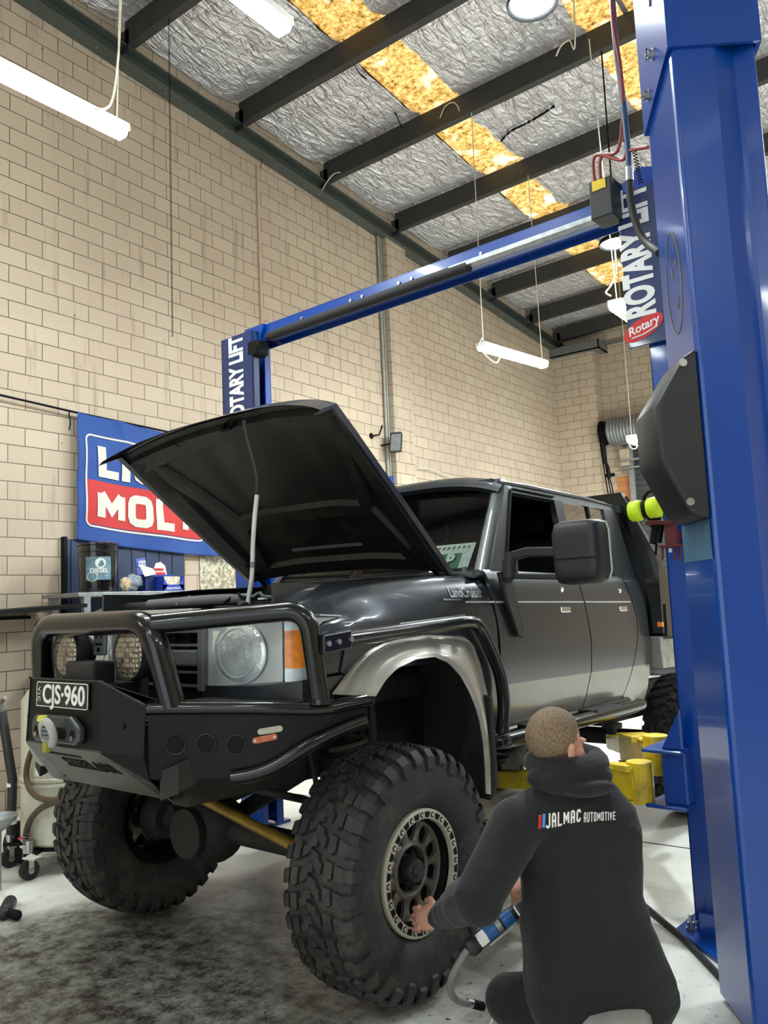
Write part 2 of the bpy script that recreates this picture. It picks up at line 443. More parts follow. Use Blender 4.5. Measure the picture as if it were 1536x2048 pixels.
# blockwork: painted 300 x 150 mm blocks with dark raked joints, drip stains
def block_mat(name, axis, y0, z0, plain=False):
    k = N(name)
    g = k.n('ShaderNodeNewGeometry'); sp = k.n('ShaderNodeSeparateXYZ'); k.l(g.outputs['Position'], sp.inputs[0])
    cb = k.n('ShaderNodeCombineXYZ')
    k.l(k.math('SUBTRACT', sp.outputs[axis], y0), cb.inputs[0]); k.l(k.math('SUBTRACT', sp.outputs['Z'], z0), cb.inputs[1])
    wob = k.n('ShaderNodeTexNoise'); wob.inputs['Scale'].default_value = 3; k.l(g.outputs['Position'], wob.inputs['Vector'])
    va = k.n('ShaderNodeVectorMath', operation='MULTIPLY_ADD'); k.l(wob.outputs['Color'], va.inputs[0]); va.inputs[1].default_value = (0.012, 0.006, 0)
    k.l(cb.outputs[0], va.inputs[2])
    br = k.n('ShaderNodeTexBrick'); br.offset = 0.5; br.offset_frequency = 2
    k.l(va.outputs[0], br.inputs['Vector']); br.inputs['Scale'].default_value = 1.0
    br.inputs['Brick Width'].default_value = 0.304; br.inputs['Row Height'].default_value = 0.152
    br.inputs['Mortar Size'].default_value = 0.0042; br.inputs['Mortar Smooth'].default_value = 0.25; br.inputs['Bias'].default_value = 0
    br.inputs['Color1'].default_value = srgb(194, 178, 156); br.inputs['Color2'].default_value = srgb(184, 167, 146)
    br.inputs['Mortar'].default_value = srgb(88, 76, 62)
    big = k.n('ShaderNodeTexNoise'); big.inputs['Scale'].default_value = 0.7; big.inputs['Detail'].default_value = 4; k.l(g.outputs['Position'], big.inputs['Vector'])
    c1 = k.mix(k.ramp(big.outputs['Fac'], [(0.35, (0, 0, 0)), (0.7, (0.35,) * 3)]), br.outputs['Color'], srgb(168, 148, 132), 'MIX')
    mp = k.n('ShaderNodeMapping'); mp.inputs['Scale'].default_value = (5, 5, 0.45); k.l(g.outputs['Position'], mp.inputs[0])
    drip = k.n('ShaderNodeTexNoise'); drip.inputs['Scale'].default_value = 2.2; drip.inputs['Detail'].default_value = 5; k.l(mp.outputs[0], drip.inputs['Vector'])
    c2 = k.mix(k.ramp(drip.outputs['Fac'], [(0.58, (0, 0, 0)), (0.74, (0.45,) * 3)]), c1, srgb(120, 102, 88))
    sp2 = k.n('ShaderNodeTexNoise'); sp2.inputs['Scale'].default_value = 16; sp2.inputs['Detail'].default_value = 3; k.l(g.outputs['Position'], sp2.inputs['Vector'])
    c3 = k.mix(k.ramp(sp2.outputs['Fac'], [(0.72, (0, 0, 0)), (0.77, (0.7,) * 3)]), c2, srgb(70, 60, 52))
    k.l(c3, k.b.inputs['Base Color']); k.b.inputs['Roughness'].default_value = 0.65
    fine = k.n('ShaderNodeTexNoise'); fine.inputs['Scale'].default_value = 60; k.l(g.outputs['Position'], fine.inputs['Vector'])
    inv = k.math('SUBTRACT', 1.0, br.outputs['Fac'])
    b1 = k.bump(inv, 0.6, 0.008); k.l(k.bump(fine.outputs['Fac'], 0.15, 0.004, b1), k.b.inputs['Normal'])
    return k.m
M_BLKY = block_mat('painted_blockwork', 'Y', 3.770, 3.977)
M_BLKX = block_mat('painted_blockwork_end', 'X', 0.05, 3.977)

def foil_mat():
    k = N('foil_insulation'); g = k.n('ShaderNodeNewGeometry')
    def nz(s, d, st, dis=0.0):
        mp = k.n('ShaderNodeMapping'); mp.inputs['Scale'].default_value = st; k.l(g.outputs['Position'], mp.inputs[0])
        t = k.n('ShaderNodeTexNoise'); t.inputs['Scale'].default_value = s; t.inputs['Detail'].default_value = d; t.inputs['Distortion'].default_value = dis; k.l(mp.outputs[0], t.inputs['Vector']); return t.outputs['Fac']
    crk = nz(3.2, 3, (2.6, 1, 1), 1.6); fine = nz(16, 3, (1.5, 1, 1), 0.8)
    grid = k.n('ShaderNodeTexBrick'); grid.offset = 0; k.l(g.outputs['Position'], grid.inputs['Vector'])
    for a, v in (('Scale', 1), ('Brick Width', 0.15), ('Row Height', 0.15), ('Mortar Size', 0.002), ('Mortar Smooth', 0.0)): grid.inputs[a].default_value = v
    base = k.ramp(nz(1.2, 3, (1, 1, 1)), [(0.3, srgb(218, 216, 220)), (0.7, srgb(240, 239, 242))])
    k.l(k.mix(grid.outputs['Fac'], base, srgb(96, 94, 98)), k.b.inputs['Base Color'])
    k.b.inputs['Metallic'].default_value = 0.5; k.b.inputs['Roughness'].default_value = 0.38
    b1 = k.bump(crk, 1.0, 0.09); b2 = k.bump(fine, 0.6, 0.02, b1); k.l(b2, k.b.inputs['Normal']); return k.m
M_FOIL = foil_mat()
def skylight_mat():
    k = N('daylit_skylight'); g = k.n('ShaderNodeNewGeometry')
    t = k.n('ShaderNodeTexNoise'); t.inputs['Scale'].default_value = 16; t.inputs['Detail'].default_value = 6; t.inputs['Roughness'].default_value = 0.8; k.l(g.outputs['Position'], t.inputs['Vector'])
    t2 = k.n('ShaderNodeTexNoise'); t2.inputs['Scale'].default_value = 3.5; t2.inputs['Detail'].default_value = 3; k.l(g.outputs['Position'], t2.inputs['Vector'])
    c = k.ramp(t.outputs['Fac'], [(0.36, srgb(74, 54, 28)), (0.45, srgb(178, 132, 62)), (0.57, srgb(220, 186, 112)), (0.7, srgb(250, 238, 196))])
    c = k.mix(k.ramp(t2.outputs['Fac'], [(0.56, (0, 0, 0)), (0.66, (0.9,) * 3)]), c, srgb(255, 244, 206))
    k.l(c, k.b.inputs['Base Color']); k.l(c, k.b.inputs['Emission Color']); k.b.inputs['Emission Strength'].default_value = SKYL
    k.b.inputs['Roughness'].default_value = 0.4; return k.m
M_SKY = skylight_mat()
def floor_mat():
    k = N('painted_concrete'); g = k.n('ShaderNodeNewGeometry'); pos = g.outputs['Position']
    def nz(s, d, r=0.6, st=(1, 1, 1)):
        mp = k.n('ShaderNodeMapping'); mp.inputs['Scale'].default_value = st; k.l(pos, mp.inputs[0])
        t = k.n('ShaderNodeTexNoise'); t.inputs['Scale'].default_value = s; t.inputs['Detail'].default_value = d; t.inputs['Roughness'].default_value = r; k.l(mp.outputs[0], t.inputs['Vector']); return t.outputs['Fac']
    c = k.ramp(nz(0.9, 5), [(0.3, srgb(200, 200, 192)), (0.7, srgb(228, 228, 220))])
    c = k.mix(k.ramp(nz(2.4, 6, 0.75), [(0.52, (0, 0, 0)), (0.75, (0.55,) * 3)]), c, srgb(150, 147, 138))
    # oil soaked patch with the truck's shadow painted in, under its front end
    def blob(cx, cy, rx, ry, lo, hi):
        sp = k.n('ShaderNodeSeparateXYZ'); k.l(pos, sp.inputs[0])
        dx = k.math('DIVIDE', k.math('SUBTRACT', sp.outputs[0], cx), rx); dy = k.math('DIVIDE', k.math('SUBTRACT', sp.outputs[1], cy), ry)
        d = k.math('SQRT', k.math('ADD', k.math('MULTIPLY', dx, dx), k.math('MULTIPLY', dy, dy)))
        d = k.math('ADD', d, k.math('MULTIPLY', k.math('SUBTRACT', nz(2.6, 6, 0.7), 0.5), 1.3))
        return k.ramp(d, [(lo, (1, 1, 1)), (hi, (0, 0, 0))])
    b1 = blob(OIL_SHADE.x, OIL_SHADE.y, 1.5, 1.25, 0.6, 1.1)
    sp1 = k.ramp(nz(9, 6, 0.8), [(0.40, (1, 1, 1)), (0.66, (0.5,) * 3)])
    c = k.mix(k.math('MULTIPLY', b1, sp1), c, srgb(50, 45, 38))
    b2 = blob(OIL_SHADE.x + 0.55, OIL_SHADE.y + 0.2, 2.6, 1.9, 0.4, 1.2)
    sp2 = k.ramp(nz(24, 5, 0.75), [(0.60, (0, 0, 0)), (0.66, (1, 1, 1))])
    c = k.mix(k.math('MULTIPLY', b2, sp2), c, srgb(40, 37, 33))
    sp3 = k.ramp(nz(38, 4, 0.7), [(0.68, (0, 0, 0)), (0.73, (0.8,) * 3)])
    c = k.mix(sp3, c, srgb(74, 70, 62))
    k.l(c, k.b.inputs['Base Color'])
    k.l(k.ramp(nz(3, 4), [(0.3, (0.28,) * 3), (0.7, (0.5,) * 3)]), k.b.inputs['Roughness'])
    k.l(k.bump(nz(30, 4), 0.12, 0.004), k.b.inputs['Normal']); return k.m
OIL_SHADE = LIFT @ Vector((-0.1, 0.35, 0))
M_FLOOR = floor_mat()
# ------------------------------------------------------------------ the room
YB = 14.95                       # back wall
def zpur(x, y): return 6.95 - 0.0602 * (y - 4.7) + 0.04 * x      # underside of the purlins
def zraf(y): return 6.83 - 0.0602 * (y - 3.8)
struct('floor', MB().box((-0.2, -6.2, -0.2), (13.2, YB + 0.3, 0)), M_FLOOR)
struct('wall_left', MB().box((-0.2, -6.2, 0), (0, YB + 0.2, 7.6)), M_BLKY)
struct('wall_back', MB().box((0, YB, 0), (13.0, YB + 0.2, 7.2)), M_BLKX)
struct('wall_right', MB().box((13.0, -6.2, 0), (13.2, YB + 0.2, 7.8)), M_BLKY)
mb = MB().box((0, -6.2, 0), (2.6, -6.0, 7.7)); mb.box((9.4, -6.2, 0), (13.0, -6.0, 7.7)); mb.box((2.6, -6.2, 4.6), (9.4, -6.0, 7.7))
struct('wall_front', mb, M_BLKX)
# pier on the left wall with conduit
yb = PW(774, 800, 0, 0).y; PD = PW(787, 800, 1, yb).x
struct('trim_1', MB().box((0, yb, 0), (PD, yb + 0.46, zraf(9.3) + 0.02)), M_BLKY)
mb = MB().tube([(0.03, yb - 0.09, 2.4), (0.03, yb - 0.09, zraf(9) + 0.05)], 0.02, 8)
mb.tube([(0.03, yb - 0.035, 2.4), (0.03, yb - 0.035, zraf(9) + 0.05)], 0.014, 8)
M_PIPE = mat('painted_conduit', srgb(150, 150, 142), 0.5)
struct('trim_2', mb, M_PIPE, smooth=60)
ys = PW(515, 345, 0, 0).y
mb = MB().box((0, ys - 0.03, 2.0), (0.022, ys + 0.005, zraf(ys) - 0.12))
struct('trim_3', mb, mat('joint_filler', srgb(186, 166, 146), 0.6))
mb = MB().tube(catmull([(0.05, ys, zraf(ys) - 0.14), (0.05, ys + 0.03, zraf(ys) - 0.02), (0.08, ys + 0.05, zraf(ys) + 0.08)], 5), 0.006, 6)
struct('trim_4', mb, M_REDH, smooth=60)
# corner pier on the back wall, top beam
struct('trim_5', MB().box((0.0, YB - 0.33, 0), (0.82, YB, 6.0)), M_BLKX)
M_GREYB = mat('grey_painted_steel', srgb(112, 114, 112), 0.45, 0.2)
mb = MB().box((0.0, YB - 0.46, 6.0), (0.98, YB, 6.02)); mb.box((0.0, YB - 0.46, 6.0), (0.98, YB - 0.44, 6.17)); mb.box((0.96, YB - 0.46, 6.0), (0.98, YB, 6.17))
mb.box((0.98, YB - 0.04, 6.15), (13, YB, 6.2)); mb.box((1.7, YB - 0.3, 6.15), (1.9, YB - 0.04, 6.22))
struct('trim_6', mb, M_GREYB)
# wall-top rafter (a channel following the roof fall)
def sweepY(y0, y1, prof, zf, n=2):
    rings = []
    for i in range(n + 1):
        y = y0 + (y1 - y0) * i / n
        rings.append([Vector((x, y, zf(y) + z)) for x, z in prof])
    return MB().loft(rings)
mb = sweepY(-6, YB, [(0, -0.02), (0.16, -0.02), (0.16, -0.006), (0.03, -0.004), (0.03, 0.17), (0.13, 0.172), (0.13, 0.19), (0, 0.19)], zraf)
struct('beam_1', mb, M_RAFT)
mb = MB()
for i in range(14):
    y = 3.6 + i * 0.8
    mb.cyl((0.10, y, zraf(y) - 0.034), (0.10, y, zraf(y) - 0.02), 0.012, n=8)
struct('trim_7', mb, M_GALV)
# purlins
PY = [-1.3, 0.2, 1.7, 3.2, 4.72, 6.24, 7.70, 9.25, 10.68, 12.08, 13.49, 14.67]
for i, y in enumerate(PY):
    z0 = zpur(0.1, y); z1 = zpur(13, y)
    a = lambda x, dy, dz: Vector((x, y + dy, zpur(x, y) + dz))
    prof = [(0, 0), (0.09, 0), (0.09, 0.02), (0.012, 0.022), (0.012, 0.235), (0.09, 0.235), (0.09, 0.25), (0, 0.25)]
    mb = MB().loft([[a(x, p[0], p[1]) for p in prof] for x in (0.1, 13)])
    mb.box((0.04, y + 0.0, z0 - 0.06), (0.16, y + 0.012, z0 + 0.16))          # cleat onto the rafter
    struct('beam_%d' % (i + 2), mb, M_BEAM)
# insulation foil in three bands with the skylights between
S1 = (1.53, 2.06); S2 = (3.56, 4.30)
def foil_band(xa, xb, ra, rb):
    nx = max(3, int((xb - xa) / 0.11)); ny = 190
    def fn(u, v):
        x = xa + (xb - xa) * u; y = -3 + (YB + 2.9) * v
        e = 0.0
        if u == 0 and ra: x += 0.05 * noise.noise((0, y * 4, 3.3)) + 0.03 * noise.noise((1, y * 13, 3.3))
        if u == 1 and rb: x += 0.03 * noise.noise((2, y * 4, 7.3)) + 0.015 * noise.noise((1, y * 13, 9.3))
        z = zpur(x, y) + 0.275
        # quilted between purlins: sags between them
        d = min(abs(y - p - 0.04) for p in PY)
        z += -0.05 * min(1, d / 0.4) + 0.02 * noise.noise((x * 2.2, y * 1.1, 0)) + 0.012 * noise.noise((x * 9, y * 2.5, 4))
        z += 0.05 * max(0, 1 - d / 0.12)
        return Vector((x, y, z))
    return MB().grid(fn, nx, ny)
mb = foil_band(0.02, S1[0], False, True)
b2 = foil_band(S1[1], S2[0], True, True); mb.add(b2.v, b2.f)
b3 = foil_band(S2[1], 13.0, True, False); mb.add(b3.v, b3.f)
struct('ceiling', mb, M_FOIL, smooth=180, recalc=False)
for i, (xa, xb) in enumerate((S1, S2)):
    def fn(u, v):
        x = xa - 0.06 + (xb - xa + 0.12) * u; y = -3 + (YB + 2.9) * v
        return Vector((x, y, zpur(x, y) + 0.31 + 0.012 * max(0, math.cos(u * 2 * PI * 3))))
    struct('window_%d' % (i + 1), MB().grid(fn, 36, 60), M_SKY, smooth=180, recalc=False)
def fnr(u, v):
    x = -0.2 + 13.4 * u; y = -6.2 + (YB + 6.5) * v
    return Vector((x, y, zpur(x, y) + 0.42))
struct('roof', MB().grid(fnr, 2, 2), M_GALV, solid=0.05, recalc=False)
mb = MB().box((3.98, -3, 0), (4.02, YB, 0.03)); mb.xf(Matrix.Identity(4))
mb.v = [Vector((p.x, p.y, zpur(p.x, p.y) + 0.255 + p.z)) for p in mb.v]
struct('trim_8', mb, M_GREYB)
# tears in the foil
def tear(pts, w):
    m = MB(); P = [Vector((x, y, zpur(x, y) + 0.20)) for x, y in pts]
    m.tube(resample(catmull(P, 6), 26), [max(0.004, w * (0.55 + 0.8 * noise.noise((i * 0.9, w * 90, 0)))) for i in range(26)], 6); return m
def ceil_xy(px, py):
    r = _ray(px, py); a = 6.95 + 0.20 - 0.0602 * (CAM[1] - 4.7) + 0.04 * CAM[0] - CAM[2]; b = r.z + 0.0602 * r.y - 0.04 * r.x
    p = Vector(CAM) + r * (a / b); return (p.x, p.y)
mb = tear([ceil_xy(*q) for q in ((1002, 282), (1022, 262), (1050, 248), (1085, 228), (1108, 212))], 0.022)
for q in ([(828, 48), (855, 36), (878, 20), (900, 12)], [(706, 125), (718, 145), (732, 158)], [(790, 225), (797, 240), (803, 255)]):
    t = tear([ceil_xy(*w) for w in q], 0.013); mb.add(t.v, t.f)
struct('trim_9', mb, M_DARK)

# roller door, chain drive and brick patch on the back wall
M_SHUT = mat('grey_steel_shutter', srgb(118, 122, 124), 0.45, 0.5)
zt = 4.22
def fs(u, v):
    x = 1.36 + 4.4 * u; z = 0.02 + (zt - 0.02) * v
    return Vector((x, YB - 0.10 + 0.014 * math.cos(z * 2 * PI / 0.11), z))
mb = MB().grid(fs, 2, 300)
struct('door_1', mb, M_SHUT, smooth=180, solid=0.01, recalc=False)
mb = MB().lathe((1.0, YB - 0.30, 4.42), (1, 0, 0), [(0, 0.02)] + [(0.02 + 0.06 * i / 2 + 0.0, 0.25 + 0.012 * (i % 2)) for i in range(70)] + [(4.4, 0.02)], 28)
struct('trim_10', mb, M_SHUT, smooth=40)
mb = MB().box((1.26, YB - 0.16, 0), (1.36, YB - 0.02, 4.2)); mb.box((1.18, YB - 0.34, 4.16), (1.36, YB - 0.02, 4.22))
struct('trim_11', mb, M_GALV)
kb = N('orange_brick'); br = kb.n('ShaderNodeTexBrick'); gg = kb.n('ShaderNodeNewGeometry'); spx = kb.n('ShaderNodeSeparateXYZ'); kb.l(gg.outputs['Position'], spx.inputs[0])
cbx = kb.n('ShaderNodeCombineXYZ'); kb.l(spx.outputs[0], cbx.inputs[0]); kb.l(spx.outputs[2], cbx.inputs[1]); kb.l(cbx.outputs[0], br.inputs['Vector'])
for a, v in (('Scale', 1), ('Brick Width', 0.23), ('Row Height', 0.086), ('Mortar Size', 0.005)): br.inputs[a].default_value = v
br.inputs['Color1'].default_value = srgb(196, 130, 78); br.inputs['Color2'].default_value = srgb(180, 112, 64); br.inputs['Mortar'].default_value = srgb(150, 120, 92)
kb.l(br.outputs['Color'], kb.b.inputs['Base Color']); kb.b.inputs['Roughness'].default_value = 0.8
struct('trim_12', MB().box((0.98, YB - 0.02, 0), (1.26, YB + 0.02, 3.62)), kb.m)
t = thing('door_chain_hoist', 'black chain hoist hanging beside the end of the roller door drum', 'hoist', ROOM, (0.95, YB - 0.3, 4.0))
mb = MB()
for i in range(4): mb.lathe((0.86 + i * 0.045, YB - 0.30, 4.42), (1, 0, 0), [(0, 0.12), (0, 0.23 - 0.01 * i), (0.02, 0.235 - 0.01 * i), (0.02, 0.12)], 24)
part('chain_wheel', mb, M_DARK, t, smooth=40)
mb = MB()
for k, dx in enumerate((0.0, 0.05, 0.09)): mb.tube(catmull([(0.88 + dx, YB - 0.5, 4.42), (0.89 + dx, YB - 0.46, 4.0 - 0.15 * k), (0.93 + dx, YB - 0.42, 3.4), (0.98 + dx, YB - 0.4, 2.9)], 6), 0.012, 6)
mb.tube(catmull([(0.93, YB - 0.5, 4.2), (0.95, YB - 0.52, 3.9), (1.0, YB - 0.5, 3.75), (1.02, YB - 0.5, 3.55)], 6), 0.03, 6)
mb.box((0.92, YB - 0.48, 3.58), (1.1, YB - 0.44, 3.64))
part('chain', mb, M_DARK, t, smooth=50)
t = thing('wall_bracket_box', 'pale weathered timber block fixed at top of roller door guide', 'bracket', ROOM, (1.2, YB - 0.1, 3.8))
mb = MB().box((1.12, YB - 0.2, 3.78), (1.3, YB - 0.02, 4.1)); part('block', mb, mat('weathered_timber', srgb(176, 160, 134), 0.7), t, bevel=0.01)
mb = MB().box((1.1, YB - 0.24, 3.86), (1.6, YB - 0.2, 3.9)); mb.box((1.1, YB - 0.24, 3.72), (1.6, YB - 0.2, 3.75)); part('arm', mb, M_GALV, t)

# ------------------------------------------------------------------ lamps
def strip_light(xc, y0, y1, z0, z1, label, group, top0, top1, cord=None, cw=0.11, h=0.09):
    """batten along Y; top0/top1: where its hanging wires reach the purlins"""
    t = thing('strip_light', label, 'light', ROOM, (xc, (y0 + y1) / 2, (z0 + z1) / 2), group)
    zz = lambda y: z0 + (z1 - z0) * (y - y0) / (y1 - y0)
    prof = [(-0.5, 0.5), (0.5, 0.5), (0.52, -0.02), (-0.52, -0.02)]
    part('body', MB().loft([[Vector((xc + p[0] * cw, y, zz(y) + h / 2 + p[1] * h)) for p in prof] for y in (y0, y1)]), M_CREAM, t)
    prof2 = [(-0.47, -0.03), (0.47, -0.03), (0.45, -0.32), (0.3, -0.5), (-0.3, -0.5), (-0.45, -0.32)]
    part('diffuser', MB().loft([[Vector((xc + p[0] * cw, y, zz(y) + h / 2 + p[1] * h)) for p in prof2] for y in (y0 + 0.015, y1 - 0.015)]), M_TUBE, t)
    for yy, tp in ((y0 + 0.06, top0), (y1 - 0.06, top1)):
        part('hanging_wire', MB().tube([(xc, yy, zz(yy) + h), tp], 0.005, 6), M_CABLE, t)
    if cord: part('cord', MB().tube(catmull(cord, 6), 0.008, 6), M_CABLE, t, smooth=60)
    return t
GL = 'hanging strip lights'
pt = lambda x, y: (x, y, zpur(x, y))
strip_light(2.09, 1.65, 3.2, 4.53, 4.55, 'lit strip light at left hanging by a cord in front of the block wall', GL, pt(2.6, 1.75), PW(240, -40, 1, 3.2),
            cord=[PW(186, 215, 1, 2.85), PW(210, 218, 1, 2.95), PW(226, 195, 1, 3.1), PW(236, 120, 1, 3.14), PW(240, 40, 1, 3.2), PW(243, -40, 1, 3.2)])
strip_light(2.19, 7.68, 9.3, 4.14, 4.28, 'lit strip light on two long wires beneath the lift crossbar, above the truck cab', GL, PW(942, 205, 1, 7.72), PW(1056, 350, 1, 9.25),
            cord=[PW(965, 675, 1, 7.66), PW(958, 690, 1, 7.64), PW(966, 705, 1, 7.65), PW(992, 726, 1, 7.85), PW(1004, 705, 1, 8.1)])
strip_light(3.31, 1.8, 3.42, 4.83, 4.83, 'lit strip light high under the foil at the top edge beside the yellow skylight', GL, pt(3.31, 1.8), pt(3.31, 3.36), cw=0.13)
strip_light(4.18, 6.22, 7.8, 3.70, 3.72, 'lit strip light with its near end just left of the blue lift sign', GL, PW(1178, 78, 1, 6.24), pt(4.18, 7.7),
            cord=[PW(1222, 592, 1, 6.24), PW(1212, 585, 1, 6.24), PW(1222, 570, 1, 6.3), PW(1232, 540, 1, 6.35), PW(1228, 480, 1, 6.4)])
p5 = PW(1250, 865, 1, 12); 
strip_light(2.28, 12.0, 13.5, 3.69, 3.72, 'far lit strip light beside the black latch cover near the roller door', GL, pt(2.25, 12.1), pt(2.28, 13.5),
            cord=[PW(1257, 885, 1, 11.98), PW(1262, 896, 1, 11.98), PW(1272, 897, 1, 11.98), PW(1276, 884, 1, 12)], cw=0.14, h=0.12)
# unseen strip lights added over the next bays to brighten the room
for k, (x, y) in enumerate(((5.6, -2.6), (2.1, -2.8), (9.0, -1.6), (7.2, 5.5), (7.2, 10.0), (10.2, 1.0), (10.2, 6.5), (4.6, -4.6))):
    strip_light(x, y, y + 1.55, 4.6, 4.6, 'added fill strip light over the neighbouring work bays, out of the frame', GL, pt(x, y), pt(x, y + 1.5))
def high_bay(c, label):
    c = Vector(c)
    t = thing('high_bay_light', label, 'light', ROOM, c, 'round high bay lamps')
    part('housing', MB().lathe(c, (0, 0, -1), [(-0.11, 0.02), (-0.10, 0.07), (-0.02, 0.09), (0.0, 0.16), (0.03, 0.17), (0.045, 0.165), (0.04, 0.14), (0.03, 0.13)], 32), M_DARK, t, smooth=40)
    part('lens', MB().lathe(c, (0, 0, -1), [(0.034, 0.128), (0.042, 0.07), (0.044, 0.001)], 32), M_BAY, t, smooth=60)
    part('hook', MB().tube([c + Vector((0, 0, 0.1)), (c.x, c.y, zpur(c.x, c.y) + 0.004)], 0.008, 6), M_DARK, t)
high_bay(PW(1064, -2, 1, 4.77), 'round high bay lamp at top edge under the foil roof')
high_bay(PW(1232, 480, 1, 7.74), 'round high bay lamp below the crossbar, left of the lift sign')
high_bay((8.5, 7.74, 5.2), 'added high bay fill lamp over the neighbouring bay, out of the frame')  # unseen lamp added for more light on the floor
strip_light(4.18, 9.3, 10.85, 3.72, 3.72, 'added fill strip light hidden behind the nearest blue lift column', GL, pt(4.18, 9.33), pt(4.18, 10.75))  # hidden strip light added to brighten the far wall
strip_light(4.3, 12.1, 13.65, 3.72, 3.72, 'added fill strip light by the roller door, hidden behind the nearest lift column', GL, pt(4.3, 12.15), pt(4.3, 13.55))  # second hidden strip light, added to lift the far end of the room
high_bay((4.7, 13.53, 4.9), 'added high bay fill lamp near the roller door, out of the frame')  # unseen lamp added to light the back wall
high_bay((6.0, 9.27, 5.2), 'added high bay fill lamp over the right rear bay, out of the frame')  # unseen lamp added to light the rear floor and wall
t = single('hanging_chain', MB(), M_DARK, 'thin dark chain hanging in front of the block wall, loose lower end', 'chain', ROOM, PW(344, 672, 1, 4.7)) if False else None
mb = MB(); a = PW(338, 60, 1, 4.76); a.z = zpur(a.x, 4.76) + 0.02; b = PW(345, 674, 1, 4.7); n = 150
for i in range(n):
    p = a.lerp(b, i / n); q = a.lerp(b, (i + 0.9) / n)
    off = Vector((0.006, 0, 0)) if i % 2 else Vector((0, 0.006, 0))
    mb.bar(p - off, q - off, 0.004, 0.004, up=(0.3, 1, 0)); mb.bar(p + off, q + off, 0.004, 0.004, up=(0.3, 1, 0))
single('hanging_chain', mb, M_DARK, 'thin dark chain hanging in front of the block wall', 'chain', ROOM, b)
# loose white wire tails on the purlins
for k, (q, lab) in enumerate((([(1112, 112), (1122, 92), (1138, 80), (1150, 84)], 'white wire tail curling over the purlin nearer the lift column'),
          ([(880, 236), (890, 214), (905, 205), (915, 212)], 'white wire tail curling over the purlin at the yellow skylight'),
          ([(640, 388), (655, 362), (668, 348), (678, 345)], 'white wire tail hanging where a purlin meets the wall rafter'))):
    yy = (6.23, 7.69, 7.69)[k]
    single('wire_tail', MB().tube(catmull([PW(*w, 1, yy) for w in q] + [Vector((PW(*q[-1], 1, yy).x + 0.02, yy + 0.03, zpur(PW(*q[-1], 1, yy).x, yy) + 0.02))], 6), 0.007, 6), M_CABLE, lab, 'wire', ROOM, PW(*q[-1], 1, yy), smooth=60)

# saw-cut joint in the floor slab
ja, jb = LIFT @ PL(1284, 1684, 2, 0.0), LIFT @ PL(1378, 1697, 2, 0.0); jd = (jb - ja).normalized()
struct('trim_14', MB().bar(ja - jd * 3.5 + Vector((0, 0, 0.0005)), ja + jd * 3.5 + Vector((0, 0, 0.0005)), 0.012, 0.002), M_DARK)
